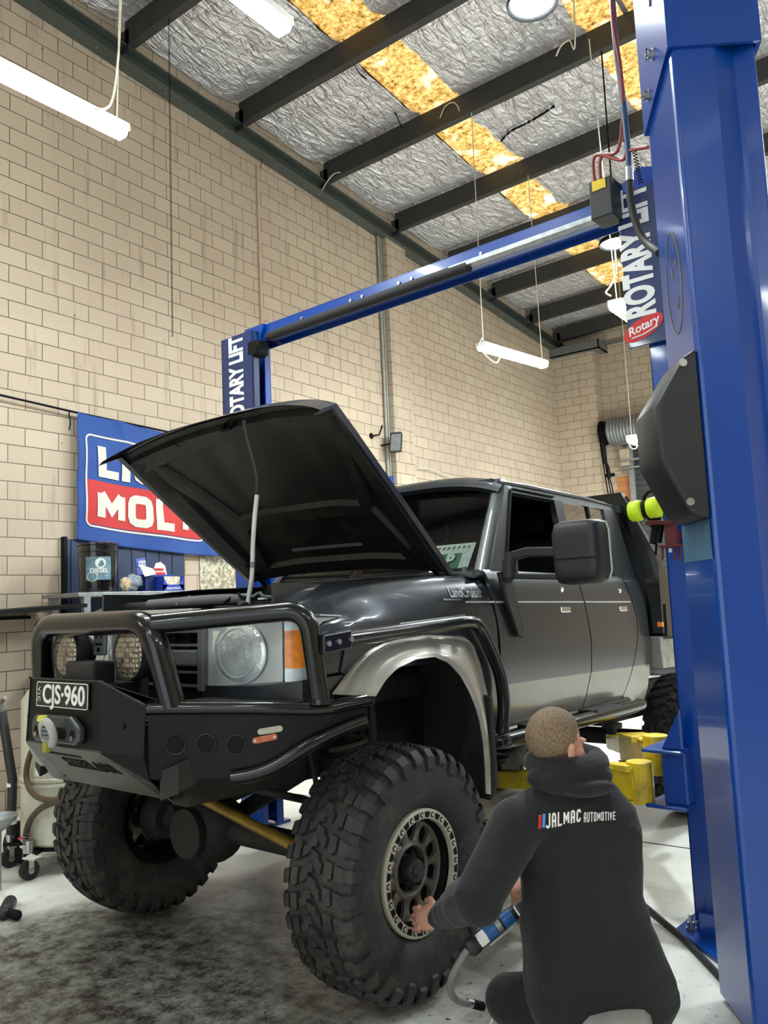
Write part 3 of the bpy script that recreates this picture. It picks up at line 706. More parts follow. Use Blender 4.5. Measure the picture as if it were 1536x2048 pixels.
# ------------------------------------------------------------------ the two post lift (lift coordinates)
LY = 2.2
def letters(txt, o, X, Y, size, mat_, parent, name='lettering', **kw):
    return part(name, text_mb(txt, frame_m(o, X, Y), size, **kw), mat_, parent)
lift = thing('two_post_lift', 'blue two post lift with crossbar, straddling the grey truck', 'vehicle lift', LIFT, (0, LY, 0))
def column(sx):
    """C section post, open towards the truck"""
    mb = MB(); d_ = 0.09 if sx > 0 else 0.0; i_ = (1.39 if sx < 0 else 1.40) + d_; e_ = 1.66 + d_
    def b(xa, xb, ya, yb2, za, zb): mb.box((sx * xa, ya, za), (sx * xb, yb2, zb))
    b(i_, i_ + 0.012, LY - 0.02, LY + 0.04, 0.03, 3.44); b(i_, i_ + 0.012, LY + 0.12, LY + 0.18, 0.03, 3.44)
    b(i_, e_ - 0.06, LY - 0.02, LY - 0.008, 0.03, 3.44); b(i_, e_ - 0.06, LY + 0.168, LY + 0.18, 0.03, 3.44)
    mb.prism([(sx * (e_ - 0.06), LY - 0.02, 0.03), (sx * e_, LY + 0.03, 0.03), (sx * e_, LY + 0.13, 0.03), (sx * (e_ - 0.06), LY + 0.18, 0.03),
              (sx * (e_ - 0.075), LY + 0.17, 0.03), (sx * (e_ - 0.015), LY + 0.125, 0.03), (sx * (e_ - 0.015), LY + 0.035, 0.03), (sx * (e_ - 0.075), LY - 0.01, 0.03)], (0, 0, 3.41))
    c = part('column', mb, M_BLUE, lift, bevel=0.004)
    # base plate with anchor bolts
    mb = MB().prism([(sx * 1.44, LY - 0.14, 0), (sx * 1.45, LY + 0.3, 0), (sx * 1.82, LY + 0.3, 0), (sx * 1.90, LY - 0.34, 0), (sx * 1.72, LY - 0.36, 0)], (0, 0, 0.02))
    mb.prism([(sx * 1.56, LY - 0.16, 0.02), (sx * 1.56, LY - 0.15, 0.02), (sx * 1.80, LY - 0.15, 0.02), (sx * 1.80, LY - 0.16, 0.02)], (0, 0, 0.1))
    bp = part('base_plate', mb, M_BLUE, lift, bevel=0.004)
    for (ax, ay) in ((1.505, LY - 0.11), (1.50, LY + 0.22), (1.80, LY - 0.28)):
        m = MB().cyl((sx * ax, ay, 0.02), (sx * ax, ay, 0.032), 0.022, n=14); m.cyl((sx * ax, ay, 0.032), (sx * ax, ay, 0.055), 0.017, n=6); m.cyl((sx * ax, ay, 0.055), (sx * ax, ay, 0.085), 0.0085, n=10)
        part('anchor_bolt', m, M_STEEL, bp)
    # carriage and sign
    zt, zb = 3.445, 2.62 if sx < 0 else 2.665
    yS = LY - 0.045
    m = MB().box((sx * (1.315 + d_), yS - 0.012, zb), (sx * (1.655 + d_), yS, zt)); m.box((sx * (1.315 + d_), yS - 0.012, zb), (sx * (1.33 + d_), LY, zt)); m.box((sx * (1.64 + d_), yS - 0.012, zb), (sx * (1.655 + d_), LY, zt))
    sg = part('sign_plate', m, M_NAVY, lift, bevel=0.003)
    xm = sx * 1.485
    letters('ROTARY LIFT', (xm - 0.0, yS - 0.014, (zt + zb) / 2 + 0.075), (0, 0, 1), (-1, 0, 0), 0.20, M_WHITE, sg, bold=0.045, xs=0.545, ext=0.001)
    mo = MB(); mo.lathe((xm - 0.0, yS - 0.012, zb + 0.075), (0, -1, 0), [(0, 0.001), (0.003, 0.001)], 4)
    ov = MB().add([Vector((xm + 0.10 * math.cos(a) - 0.0, yS - 0.0145, zb + 0.085 + 0.052 * math.sin(a) + 0.03 * math.cos(a))) for a in [2 * PI * k / 40 for k in range(40)]], [tuple(range(40))])
    part('logo_oval', ov, M_RED, sg)
    t = text_mb('Rotary', frame_m((xm, yS - 0.016, zb + 0.092), (1, 0, 0.26), (0, 0, 1)), 0.058, bold=0.02, shear=0.2, ext=0.0005)
    t.tube([(xm - 0.06, yS - 0.016, zb + 0.045), (xm, yS - 0.016, zb + 0.052), (xm + 0.07, yS - 0.016, zb + 0.078)], 0.004, 4)
    part('logo_lettering', t, M_WHITE, sg)
    # carriage low down with arm pivot block
    return c
column(-1); column(1)
# crossbar: channel with black padded bar beneath
zc = 3.378
mb = MB()
mb.box((-1.46, LY + 0.03, zc), (1.60, LY + 0.045, zc + 0.11)); mb.box((-1.46, LY + 0.03, zc + 0.1), (1.60, LY + 0.20, zc + 0.112)); mb.box((-1.46, LY + 0.19, zc), (1.60, LY + 0.20, zc + 0.11))
mb.box((-1.30, LY + 0.045, zc + 0.03), (1.50, LY + 0.19, zc + 0.04))
part('crossbar', mb, M_BLUE, lift, bevel=0.003)
for x in (-0.9, -0.45, -0.35, -0.05, 0.05, 0.55): part('crossbar_bolt', MB().cyl((x, LY + 0.03, zc + 0.06), (x, LY + 0.018, zc + 0.06), 0.011, n=8), M_GALV, lift)
zp_ = PL(575, 660, 1, LY).z
mb = MB().tube([(-1.19, LY - 0.0, zp_), (0.48, LY + 0.0, zp_)], 0.034, 14); mb.cyl((-1.23, LY, zp_), (-1.19, LY, zp_), 0.02, n=10)
part('padded_shutoff_bar', mb, M_RUB, lift, smooth=60)
part('shutoff_rail', MB().box((0.36, LY - 0.03, zp_ - 0.0), (1.26, LY + 0.03, zp_ + 0.025)), M_GALV, lift)
mb = MB().prism([(-1.46, LY + 0.0, zc), (-1.30, LY + 0.0, zc), (-1.26, LY + 0.0, zc + 0.11), (-1.46, LY + 0.0, zc + 0.11)], (0, 0.03, 0)); part('end_plate', mb, M_BLUE, lift); mb = MB().prism([(1.36, LY, zc), (1.62, LY, zc), (1.62, LY, zc + 0.16), (1.5, LY, zc + 0.2), (1.36, LY, zc + 0.11)], (0, 0.03, 0))
part('end_plate', mb, M_BLUE, lift)
mb = MB().box((-1.36, LY - 0.06, zc - 0.11), (-1.27, LY + 0.05, zc - 0.02)); mb.cyl((-1.3, LY - 0.07, zc - 0.09), (-1.3, LY + 0.04, zc - 0.09), 0.035, n=16)
mb.box((-1.345, LY - 0.05, zc - 0.3), (-1.335, LY + 0.02, zc - 0.09))
part('cable_pulley_bracket', mb, M_DARK, lift)
# limit switch box with red cables
bx = [PL(1198, 383, 1, LY - 0.05), PL(1240, 440, 1, LY - 0.05)]
mb = MB().box((bx[0].x, LY - 0.17, bx[1].z - 0.01), (bx[0].x + 0.115, LY - 0.03, bx[0].z))
sb = part('switch_box', mb, M_BLACKM, lift, bevel=0.006)
part('yellow_label', MB().box((bx[0].x + 0.02, LY - 0.174, bx[0].z - 0.055), (bx[0].x + 0.09, LY - 0.171, bx[0].z - 0.006)), M_YEL, sb, label='yellow label')
mb = MB()
mb.tube(catmull([(bx[0].x + 0.03, LY - 0.16, bx[0].z - 0.05), (bx[0].x + 0.045, LY - 0.17, bx[0].z + 0.12), PL(1243, 320, 1, LY - 0.2), PL(1258, 302, 1, LY - 0.25), PL(1296, 294, 1, LY - 0.3)], 8), 0.009, 8)
mb.tube(catmull([(bx[0].x + 0.06, LY - 0.16, bx[0].z - 0.05), (bx[0].x + 0.075, LY - 0.17, bx[0].z + 0.1), PL(1236, 300, 1, LY - 0.2), PL(1246, 215, 1, LY - 0.25), PL(1240, 130, 1, LY - 0.3), PL(1226, 40, 1, LY - 0.3), PL(1222, -60, 1, LY - 0.3)], 8), 0.009, 8)
part('red_cable', mb, M_REDH, lift, label='red rubber cable', smooth=60)
# carriages with pivot blocks and swing arms
def arm(mb_pts, w, h): return MB().bar(*mb_pts, w, h)
for sx in (-1, 1):
    d_ = 0.09 if sx > 0 else 0.0
    m = MB().box((sx * (1.33 + d_), LY - 0.09, 0.54), (sx * (1.44 + d_), LY + 0.16, 0.775)); m.box((sx * (1.25 + d_), LY - 0.12, 0.765), (sx * (1.44 + d_), LY + 0.2, 0.785)); m.box((sx * (1.25 + d_), LY - 0.12, 0.52), (sx * (1.44 + d_), LY + 0.2, 0.54))
    m.prism([(sx * (1.34 + d_), LY - 0.11, 0.785), (sx * (1.44 + d_), LY - 0.11, 0.785), (sx * (1.44 + d_), LY - 0.11, 0.97)], (0, 0.03, 0))
    part('carriage', m, M_BLUE, lift, bevel=0.008)
    # two swing arms: outer box, inner box, pad
    for tgt, piv, zz in (((0.46, 2.23, 0.535), (1.26 + d_ / 2, LY - 0.07, 0.615), 0.12), ((0.58, 3.40, 0.56), (1.25 + d_ / 2, LY + 0.16, 0.70), 0.12)):
        P = Vector((sx * piv[0], piv[1], piv[2])); T = Vector((sx * tgt[0], tgt[1], tgt[2])); mid = P.lerp(T, 0.52); d = (T - P).normalized(); n = Vector((-d.y, d.x, 0)).normalized()
        m = MB().bar(P, mid, 0.13, 0.13)
        m.bar(P + Vector((0, 0, 0.075)), mid + Vector((0, 0, 0.075)), 0.15, 0.014); m.bar(P - Vector((0, 0, 0.075)), mid - Vector((0, 0, 0.075)), 0.15, 0.014)
        m.cyl(P - Vector((0, 0, 0.085)), P + Vector((0, 0, 0.1)), 0.06, n=20)
        m.bar(P + n * 0.10 + Vector((0, 0, 0.08)), P.lerp(T, 0.25) + Vector((0, 0, 0.08)), 0.03, 0.03)
        ar = part('swing_arm', m, M_YEL, lift, bevel=0.004)
        part('inner_arm', MB().bar(P.lerp(T, 0.4), T, 0.085, 0.085), M_YEL, ar, bevel=0.003)
        m = MB().cyl(T + Vector((0, 0, -0.05)), T + Vector((0, 0, 0.085)), 0.03, n=16); m.cyl(T + Vector((0, 0, 0.085)), T + Vector((0, 0, 0.11)), 0.065, n=20)
        part('lift_pad', m, M_RUB, ar)

# hydraulic hose from the roof past the sign into the neighbouring column
mb = MB().tube(catmull([PL(1222, -40, 1, LY - 0.25), PL(1232, 90, 1, LY - 0.25), PL(1246, 200, 1, LY - 0.25), PL(1256, 300, 1, LY - 0.25), PL(1258, 338, 1, LY - 0.25)], 8), 0.014, 10)
hz = thing('hydraulic_hose', 'hydraulic hose, blue then black, hanging past the lift sign', 'hose', LIFT, PL(1258, 338, 1, LY - 0.25))
part('upper_hose', mb, M_BLUEH, hz, label='blue upper hose', smooth=60)
part('coupling', MB().cyl(PL(1258, 335, 1, LY - 0.25), PL(1259, 362, 1, LY - 0.25), 0.02, n=12), M_STEEL, hz, smooth=60)
part('lower_hose', MB().tube(catmull([PL(1259, 360, 1, LY - 0.25), PL(1261, 400, 1, LY - 0.25), PL(1270, 440, 1, LY - 0.27), PL(1288, 480, 1, LY - 0.35), PL(1318, 506, 1, LY - 0.5)], 8), 0.017, 10), M_RUB, hz, label='black lower hose', smooth=60)
mb = MB(); a = PL(1268, 300, 1, LY - 0.1); b = PL(1282, 368, 1, LY - 0.1)
for i in range(22):
    p = a.lerp(b, i / 22); q = a.lerp(b, (i + 0.9) / 22); o = Vector((0.008, 0, 0)) if i % 2 else Vector((0, 0.008, 0))
    mb.bar(p - o, q - o, 0.004, 0.004, up=(0.3, 1, 0)); mb.bar(p + o, q + o, 0.004, 0.004, up=(0.3, 1, 0))
part('sign_chain', mb, M_DARK, lift)

# ------------------------------------------------------------------ the neighbouring lift: its near column, turned on plan
near = thing('two_post_lift', 'nearest blue lift column with a black latch cover, at the right edge of the photo', 'vehicle lift', LIFT, (2.05, 1.45, 0))
P1 = Vector((2.00, 1.30, 0)); P2 = Vector((2.25, 1.49, 0)); P0 = Vector((1.793, 1.576, 0)); P3 = P0 + (P2 - P1)
ef = (P2 - P1).normalized(); el = (P0 - P1).normalized(); wf = (P2 - P1).length; wl = (P0 - P1).length
q = lambda s, t: P1 + ef * s * wf + el * t * wl          # plan coordinates of the section
up = Vector((0, 0, 1))
sec = [q(0, 1), q(0, 0.06), q(0.015, 0.015), q(0.06, 0), q(0.50, 0), q(0.54, 0.02), q(0.78, 0.13), q(0.83, 0.12), q(0.98, 0.03), q(1, 0.06), q(1, 1)]
mb = MB().prism([p + up * 0.02 for p in sec], up * 4.6)
ncol = part('column', mb, M_BLUE, near, bevel=0.008, seg=3)
o = 0.014; qo = lambda s, t: P1 + ef * (s * wf + (o if s > 0.5 else -o)) + el * (t * wl + (o if t > 0.5 else -o))
S4 = [qo(0, 0), qo(1, 0), qo(1, 1), qo(0, 1)]; zlo = [3.49, 3.49, 3.36, 3.36]
mb = MB(); inn = [p + (P1 + (P3 - P1) * 0.5 - p).normalized() * 0.02 for p in S4]
for i in range(4):
    j = (i + 1) % 4
    mb.add([S4[i] + up * zlo[i], S4[j] + up * zlo[j], S4[j] + up * 4.7, S4[i] + up * 4.7, inn[i] + up * zlo[i], inn[j] + up * zlo[j], inn[j] + up * 4.7, inn[i] + up * 4.7],
           [(0, 1, 2, 3), (7, 6, 5, 4), (0, 4, 5, 1), (3, 2, 6, 7), (0, 3, 7, 4), (1, 5, 6, 2)])
sl = part('extension_sleeve', mb, M_BLUE, near)
nl = -ef
nsl = (q(0, 0) - q(1, 0)).normalized()
for t_, z_ in ((0.45, 3.58), (0.72, 3.47)):
    c = q(0, t_) + nsl * o + up * z_
    m = MB().cyl(c, c + nsl * 0.006, 0.024, n=16); m.cyl(c + nsl * 0.006, c + nsl * 0.022, 0.017, n=6); m.cyl(c + nsl * 0.022, c + nsl * 0.032, 0.008, n=8)
    part('bolt', m, M_STEEL, sl)
for t_, z_ in ((0.42, 3.80), (0.70, 3.64)):
    c = q(0, t_) + nsl * (o + 0.001) + up * z_; part('slot', MB().bar(c - up * 0.022 + el * 0.004, c + up * 0.022 - el * 0.004, 0.003, 0.012, up=el), M_DARK, sl)
m = MB().prism([p + up * 0.0 for p in (q(0.3, 0.1), q(1.3, 0.1), q(1.3, 1.2), q(0.3, 1.2))], up * 0.02)
part('base_plate', m, M_BLUE, near)
# latch cover
prof = [(0, 2.315), (0.05, 2.285), (0.15, 2.135), (0.165, 2.11), (0.165, 1.93), (0.155, 1.90), (0.075, 1.735), (0.05, 1.715), (0, 1.705)]
m = MB().loft([[q(0, 0) + el * tt + nsl * (0.001 + d * sc_) + up * (z if True else z) for d, z in [(a_, b_ + 0.035) for a_, b_ in prof]] for tt, sc_ in ((-0.005, 0.92), (0.02, 1.0), (0.25, 1.0), (0.30, 0.86))])
cv = part('latch_cover', m, M_BLACKM, near, bevel=0.012, seg=3, smooth=40)
for z_ in (2.295, 1.80):
    c = q(0, 0) + el * 0.012 + nsl * (0.055 if z_ > 2 else 0.07) + up * z_
    part('cover_screw', MB().cyl(c - el * 0.02, c - el * 0.03, 0.014, n=14), M_STEEL, cv, smooth=40)
m = MB().tube(catmull([q(0, 0) - el * 0.0 + nsl * (0.05 + 0.02 * math.cos(a)) + up * (1.79 + 0.0 * a) for a in (0, 1)], 2), 0.004, 6)
# chalk smiley on the narrow face
fc = lambda s, z: q(0, s) + nsl * 0.0015 + up * z
k = []
m = MB(); m.tube([fc(0.52 + 0.25 * math.cos(a), 2.66 + 0.20 * math.sin(a)) for a in [2 * PI * i / 40 for i in range(40)]], 0.0018, 5, closed=True)
m.tube([fc(0.55 + 0.012 * math.cos(a), 2.70 + 0.015 * math.sin(a)) for a in [2 * PI * i / 10 for i in range(10)]], 0.0015, 5, closed=True)
m.tube([fc(0.42 + 0.012 * math.cos(a), 2.73 + 0.015 * math.sin(a)) for a in [2 * PI * i / 10 for i in range(10)]], 0.0015, 5, closed=True)
m.tube([fc(0.55, 2.75), fc(0.53, 2.765)], 0.0015, 5); m.tube([fc(0.43, 2.78), fc(0.40, 2.80)], 0.0015, 5)
m.tube(catmull([fc(0.52, 2.575), fc(0.47, 2.555), fc(0.42, 2.565), fc(0.41, 2.59)], 5), 0.0016, 5)
part('chalk_face', m, mat('yellow_chalk', srgb(150, 140, 60), 0.9), ncol, label='smiling face drawn in yellow chalk')
cpl = P1 + ef * 0.0
# faded patch on the narrow face below the cover
part('faded_patch', MB().add([fc(0.03, 1.60), fc(0.97, 1.60), fc(0.97, 1.74), fc(0.03, 1.74)], [(0, 1, 2, 3)]), mat('faded_blue_paint', srgb(66, 102, 128), 0.5, var=0.25, scale=20, stretch=(1, 1, 0.3)), ncol, label='pale faded patch', recalc=False)

# ------------------------------------------------------------------ earmuffs and the red clamp hung on the lift column
ca = PL(1272, 1022, 1, LY - 0.22); cb = PL(1308, 1015, 1, LY - 0.22)
em = thing('ear_muffs', 'fluoro yellow earmuffs hooked beside the black latch cover', 'ear muffs', LIFT, (ca + cb) / 2)
for c in (ca, cb):
    d = Vector((1, 0.15, 0.06)).normalized()
    part('ear_cup', MB().lathe(c - d * 0.036, d, [(0, 0.005), (0.004, 0.035), (0.014, 0.046), (0.05, 0.048), (0.064, 0.044), (0.07, 0.03), (0.07, 0.004)], 24), M_HIVIS, em, smooth=60)
part('headband', MB().tube(catmull([ca + Vector((0.04, 0, 0.03)), ca + Vector((0.045, 0, 0.06)), cb + Vector((0, 0, 0.075)), cb + Vector((0.1, 0.05, 0.05))], 6), 0.008, 6), M_DARK, em, smooth=60)
mid = (ca + cb) / 2
part('cushion', MB().lathe(mid - Vector((0.012, 0, 0)), (1, 0.15, 0.06), [(0, 0.03), (0.004, 0.042), (0.02, 0.042), (0.024, 0.03)], 20), M_DARK, em, smooth=60)
x0 = PL(1300, 1045, 1, LY - 0.13); 
rc = thing('red_tool_rack', 'dark red bracket holding black rods on the lift column, under the earmuffs', 'tool rack', LIFT, x0)
yR = LY - 0.12
g = lambda px, py: PL(px, py, 1, yR)
mb = MB(); a, b = g(1298, 1047), g(1350, 1045); mb.bar(a, b, 0.09, 0.02); mb.bar(g(1340, 1045), g(1346, 1095), 0.05, 0.035, up=(0, 1, 0)); mb.bar(g(1322, 1093), g(1364, 1090), 0.06, 0.012)
for px in (1325, 1349, 1361): mb.cyl(g(px, 1090), g(px, 1120), 0.006, n=8)
mb.box((g(1340, 1060).x, yR, g(1340, 1080).z), (g(1350, 1060).x, LY - 0.0, g(1340, 1060).z))
part('bracket', mb, M_DKRED, rc, bevel=0.003)
mb = MB(); mb.cyl(g(1312, 1048), g(1306, 1088), 0.018, n=10); mb.cyl(g(1322, 1048), g(1316, 1085), 0.016, n=10); mb.cyl(g(1313, 1088), g(1311, 1110), 0.006, n=8); mb.cyl(g(1306, 1030), g(1312, 1050), 0.03, n=12)
part('rod', mb, M_DARK, rc, smooth=50)
part('sticker', MB().box((g(1337, 1097).x, yR - 0.001, g(1337, 1105).z), (g(1344, 1097).x, yR + 0.001, g(1337, 1097).z)), M_WHITE, rc)
# ------------------------------------------------------------------ along the left wall (room coordinates)
# banner on a rope, hung from a rod
kb2 = N('blue_banner_cloth'); 
M_BAN = mat('blue_banner_cloth', srgb(28, 70, 142), 0.7, var=0.08)
M_BANR = mat('red_banner_cloth', srgb(186, 46, 44), 0.7, var=0.05)
M_BANW = mat('white_banner_cloth', srgb(206, 202, 192), 0.7, var=0.03)
YA, YZ = 4.195, 5.98
def ztop(y): return interp(y, [YA, 4.7, 5.3, YZ], [3.255, 3.235, 3.20, 3.18])
def zbot(y): return interp(y, [YA, 4.5, 5.0, 5.5, YZ], [2.145, 2.105, 2.07, 2.04, 2.03])
def wave(y, z):
    u = (y - YA)
    return 0.085 + 0.020 * math.sin(u * 9 + (z - 2.5) * 2.5) * min(1, (3.3 - z) * 0.8) + 0.02 * math.exp(-((u - 0.45 - (3.2 - z) * 0.5) / 0.05) ** 2) * max(0, min(1, (z - 2.95) * 4)) + 0.03 * noise.noise((y * 3, z * 3, 2))
def bmap(u, v, off=0.0):          # banner u across, v up
    y = YA + (YZ - YA) * u; z = zbot(y) + (ztop(y) - zbot(y)) * v
    return Vector((wave(y, z) + off, y, z))
ban = thing('hanging_banner', 'blue and red oil banner hung by a rod on the block wall, behind the hood', 'banner', ROOM, bmap(0, 1))
part('cloth', MB().grid(lambda u, v: bmap(u, v), 90, 60), M_BAN, ban, smooth=180, recalc=False, solid=0.002)
def rrect(u0, u1, v0, v1, r, asp, n=6):
    out = []
    for (cu, cv, a0) in ((u1 - r, v1 - r * asp, 0), (u0 + r, v1 - r * asp, 90), (u0 + r, v0 + r * asp, 180), (u1 - r, v0 + r * asp, 270)):
        out += [(cu + r * math.cos(rad(a0 + 90 * k / n)), cv + r * asp * math.sin(rad(a0 + 90 * k / n))) for k in range(n + 1)]
    return out
asp = (YZ - YA) / 1.1
u0, u1, v0, v1 = 0.045, 0.80, 0.125, 0.845
def strip(path, w, off):          # ribbon following the cloth
    m = MB(); n = len(path); v = []
    for i in range(n):
        a = path[i - 1]; b = path[(i + 1) % n]; d = Vector(((b[0] - a[0]), (b[1] - a[1]) / asp)).normalized(); nn = (-d.y, d.x)
        for s_ in (-1, 1): v.append(bmap(path[i][0] + nn[0] * w * s_, path[i][1] + nn[1] * w * s_ * asp, off))
    m.add(v, [(2 * i, 2 * ((i + 1) % n), 2 * ((i + 1) % n) + 1, 2 * i + 1) for i in range(n)]); return m
dense = []
for a, b in zip(rrect(u0, u1, v0, v1, 0.03, asp), rrect(u0, u1, v0, v1, 0.03, asp)[1:] + rrect(u0, u1, v0, v1, 0.03, asp)[:1]):
    k = max(1, int(math.hypot(b[0] - a[0], (b[1] - a[1]) / asp) / 0.02))
    dense += [(a[0] + (b[0] - a[0]) * i / k, a[1] + (b[1] - a[1]) * i / k) for i in range(k)]
part('red_panel', MB().grid(lambda u, v: bmap(u0 + 0.006 + (u1 - u0 - 0.012) * u, v0 + 0.015 + (0.487 - v0 - 0.015) * v, 0.004), 80, 26), M_BANR, ban, smooth=180, recalc=False, label='red lower panel')
part('white_border', strip(dense, 0.0045, 0.006), M_BANW, ban, recalc=False, smooth=180, label='white border line')
def bantext(txt, uc, vc, h, xs):
    m = stroke_mb(txt, w=0.55, gap=0.10, t=0.26, step=0.07, widths={'M': 0.72, 'O': 0.62, 'Q': 0.62, 'L': 0.40})
    xsz = [0, m.width]; ysz = [0, 1.0]; w = m.width; hh = 1.0
    m.v = [bmap(uc + (p.x - (max(xsz) + min(xsz)) / 2) / w * xs, vc + (p.y - (max(ysz) + min(ysz)) / 2) / hh * h, 0.009) for p in m.v]; return m
part('lettering', bantext('LIQUI', 0.42, 0.645, 0.245, 0.62), M_BANW, ban, recalc=False, label='white lettering')
part('lettering', bantext('MOLY', 0.42, 0.30, 0.255, 0.64), M_BANW, ban, recalc=False, label='white lettering')
rodp = [PW(-60, 772, 0, 0.06), PW(0, 790, 0, 0.06), PW(148, 824, 0, 0.06)]
part('rod', MB().tube([Vector((0.06, 2.6, 3.335)), rodp[1], rodp[2], Vector((0.05, YZ, ztop(YZ) + 0.03))], 0.010, 8), M_DARK, ban, smooth=60)
part('tie_cord', MB().tube(catmull([rodp[2] + Vector((0.01, 0, 0)), rodp[2] + Vector((0.02, -0.06, -0.01)), rodp[2] + Vector((0.02, -0.05, -0.1)), rodp[2] + Vector((0.02, -0.06, -0.17))], 5), 0.006, 6), M_DARK, ban)
mb = MB().grid(lambda u, v: Vector((0.06 + 0.01 * math.sin(u * 6), 8.62 + 0.44 * u, 2.2 + (0.88 + 0.12 * u) * v)), 10, 10)
single('hanging_banner', mb, M_BAN, 'second blue banner hung on the wall, mostly hidden behind the open hood', 'banner', ROOM, (0.06, 8.8, 2.4), smooth=180, recalc=False, solid=0.003)

# blue wall board and steel shelf
t = thing('wall_board', 'navy blue panelled board on block wall below the banner', 'board', ROOM, (0, 4.1, 1.0))
mb = MB().box((0.0, 4.12, 0.9), (0.04, 5.36, 2.15))
for i in range(8): mb.box((0.04, 4.16 + i * 0.155, 0.9), (0.048, 4.16 + i * 0.155 + 0.145, 2.14))
part('board', mb, mat('navy_board', srgb(26, 44, 78), 0.5), t)
part('edge_post', MB().box((0.0, 4.09, 0.9), (0.05, 4.12, 2.17)), M_DARK, t)
mb = MB().grid(lambda u, v: Vector((0.012, 5.40 + 0.8 * u, 1.2 + 0.95 * v)), 1, 1)
kp = N('scuffed_block_paint'); pz = kp.noise(26, 5, 0.75); kp.l(kp.ramp(pz, [(0.45, srgb(196, 188, 164)), (0.55, srgb(128, 118, 100))]), kp.b.inputs['Base Color'])
struct('trim_13', MB().box((0.0, 5.62, 0.9), (0.012, 6.2, 2.12)), kp.m)
SX = 0.56; sz = 1.645
t = thing('steel_shelf', 'galvanised steel shelf bench against navy board, holding the oil pail', 'shelf', ROOM, (SX / 2 + 0.05, 4.4, 0))
part('shelf_top', MB().box((0.06, 3.88, sz), (SX, 5.05, sz + 0.035)), M_GALV, t, bevel=0.003)
for (x, y) in ((SX - 0.035, 3.96), (SX - 0.035, 4.98), (0.09, 3.96), (0.09, 4.98)):
    part('leg', MB().box((x - 0.025, y - 0.03, 0), (x + 0.035, y + 0.03, sz)), M_GALV, t)
part('lower_panel', MB().box((0.10, 3.98, 0.35), (SX - 0.05, 4.96, 1.2)), M_DARK, t)
part('red_sticker', MB().box((SX + 0.0, 4.62, sz - 0.08), (SX + 0.004, 4.72, sz - 0.04)), M_RED, t)
part('hook_chain', MB().tube(catmull([(SX, 3.89, sz), (SX + 0.02, 3.885, sz - 0.06), (SX + 0.01, 3.89, sz - 0.13), (SX + 0.015, 3.88, sz - 0.2)], 5), 0.006, 6), M_DARK, t)
zt_ = sz + 0.036
# oil pail
pc = Vector((0.36, 4.20, zt_)); pr = 0.155
pail = thing('oil_pail', 'black oil pail with a diesel label on the steel shelf', 'pail', ROOM, pc)
part('body', MB().lathe(pc, (0, 0, 1), [(0, 0.001), (0, pr * 0.93), (0.012, pr * 0.95), (0.33, pr), (0.335, pr + 0.008), (0.345, pr + 0.008), (0.35, pr), (0.385, pr + 0.002), (0.39, pr + 0.012), (0.405, pr + 0.012), (0.41, pr), (0.41, 0.001)], 40), mat('black_gloss_pail', srgb(14, 15, 16), 0.18, coat=0.5), pail, smooth=40)
def pailpt(a, z, e): return Vector((pc.x + (pr + e) * math.cos(a), pc.y + (pr + e) * math.sin(a), pc.z + z))
a0, a1 = rad(-72), rad(4)
part('label', MB().grid(lambda u, v: pailpt(a0 + (a1 - a0) * u, 0.10 + 0.19 * v, 0.0022), 14, 3), mat('blue_grey_label', srgb(92, 124, 138), 0.4, var=0.4, scale=14), pail, smooth=180, recalc=False, label='blue grey diesel label')
def pailtext(txt, z, size, am): 
    m = text_mb(txt, Matrix.Identity(4), size, bold=0.02, ext=0, sub=1); m.v = [pailpt(am + p.x / pr, z + p.y, 0.0042) for p in m.v]; return m
part('label_text', pailtext('DIESEL', 0.175, 0.05, rad(-32)), M_WHITE, pail, recalc=False)
part('roundel', MB().add([pailpt(rad(-28) + 0.042 * math.cos(x) / pr, 0.238 + 0.042 * math.sin(x), 0.004) for x in [2 * PI * i / 24 for i in range(24)]], [tuple(range(24))]), M_CREAM, pail, recalc=False)
m = MB().tube([pailpt(rad(-52) + 0.04 * math.cos(x) / pr, 0.125 + 0.035 * math.sin(x), 0.004) for x in [2 * PI * i / 24 for i in range(24)]], 0.003, 4, closed=True); m.tube([pailpt(rad(-40), 0.15, 0.004), pailpt(rad(-8), 0.135, 0.004)], 0.003, 4); m.tube([pailpt(rad(-40), 0.135, 0.004), pailpt(rad(-8), 0.115, 0.004)], 0.002, 4)
part('gauge_print', m, M_CREAM, pail)
part('handle', MB().tube(catmull([pailpt(rad(-95), 0.33, 0.012), pailpt(rad(-80), 0.22, 0.016), pailpt(rad(-45), 0.17, 0.016), pailpt(rad(-10), 0.22, 0.016), pailpt(rad(5), 0.33, 0.012)], 6), 0.003, 6), M_STEEL, pail) if False else None
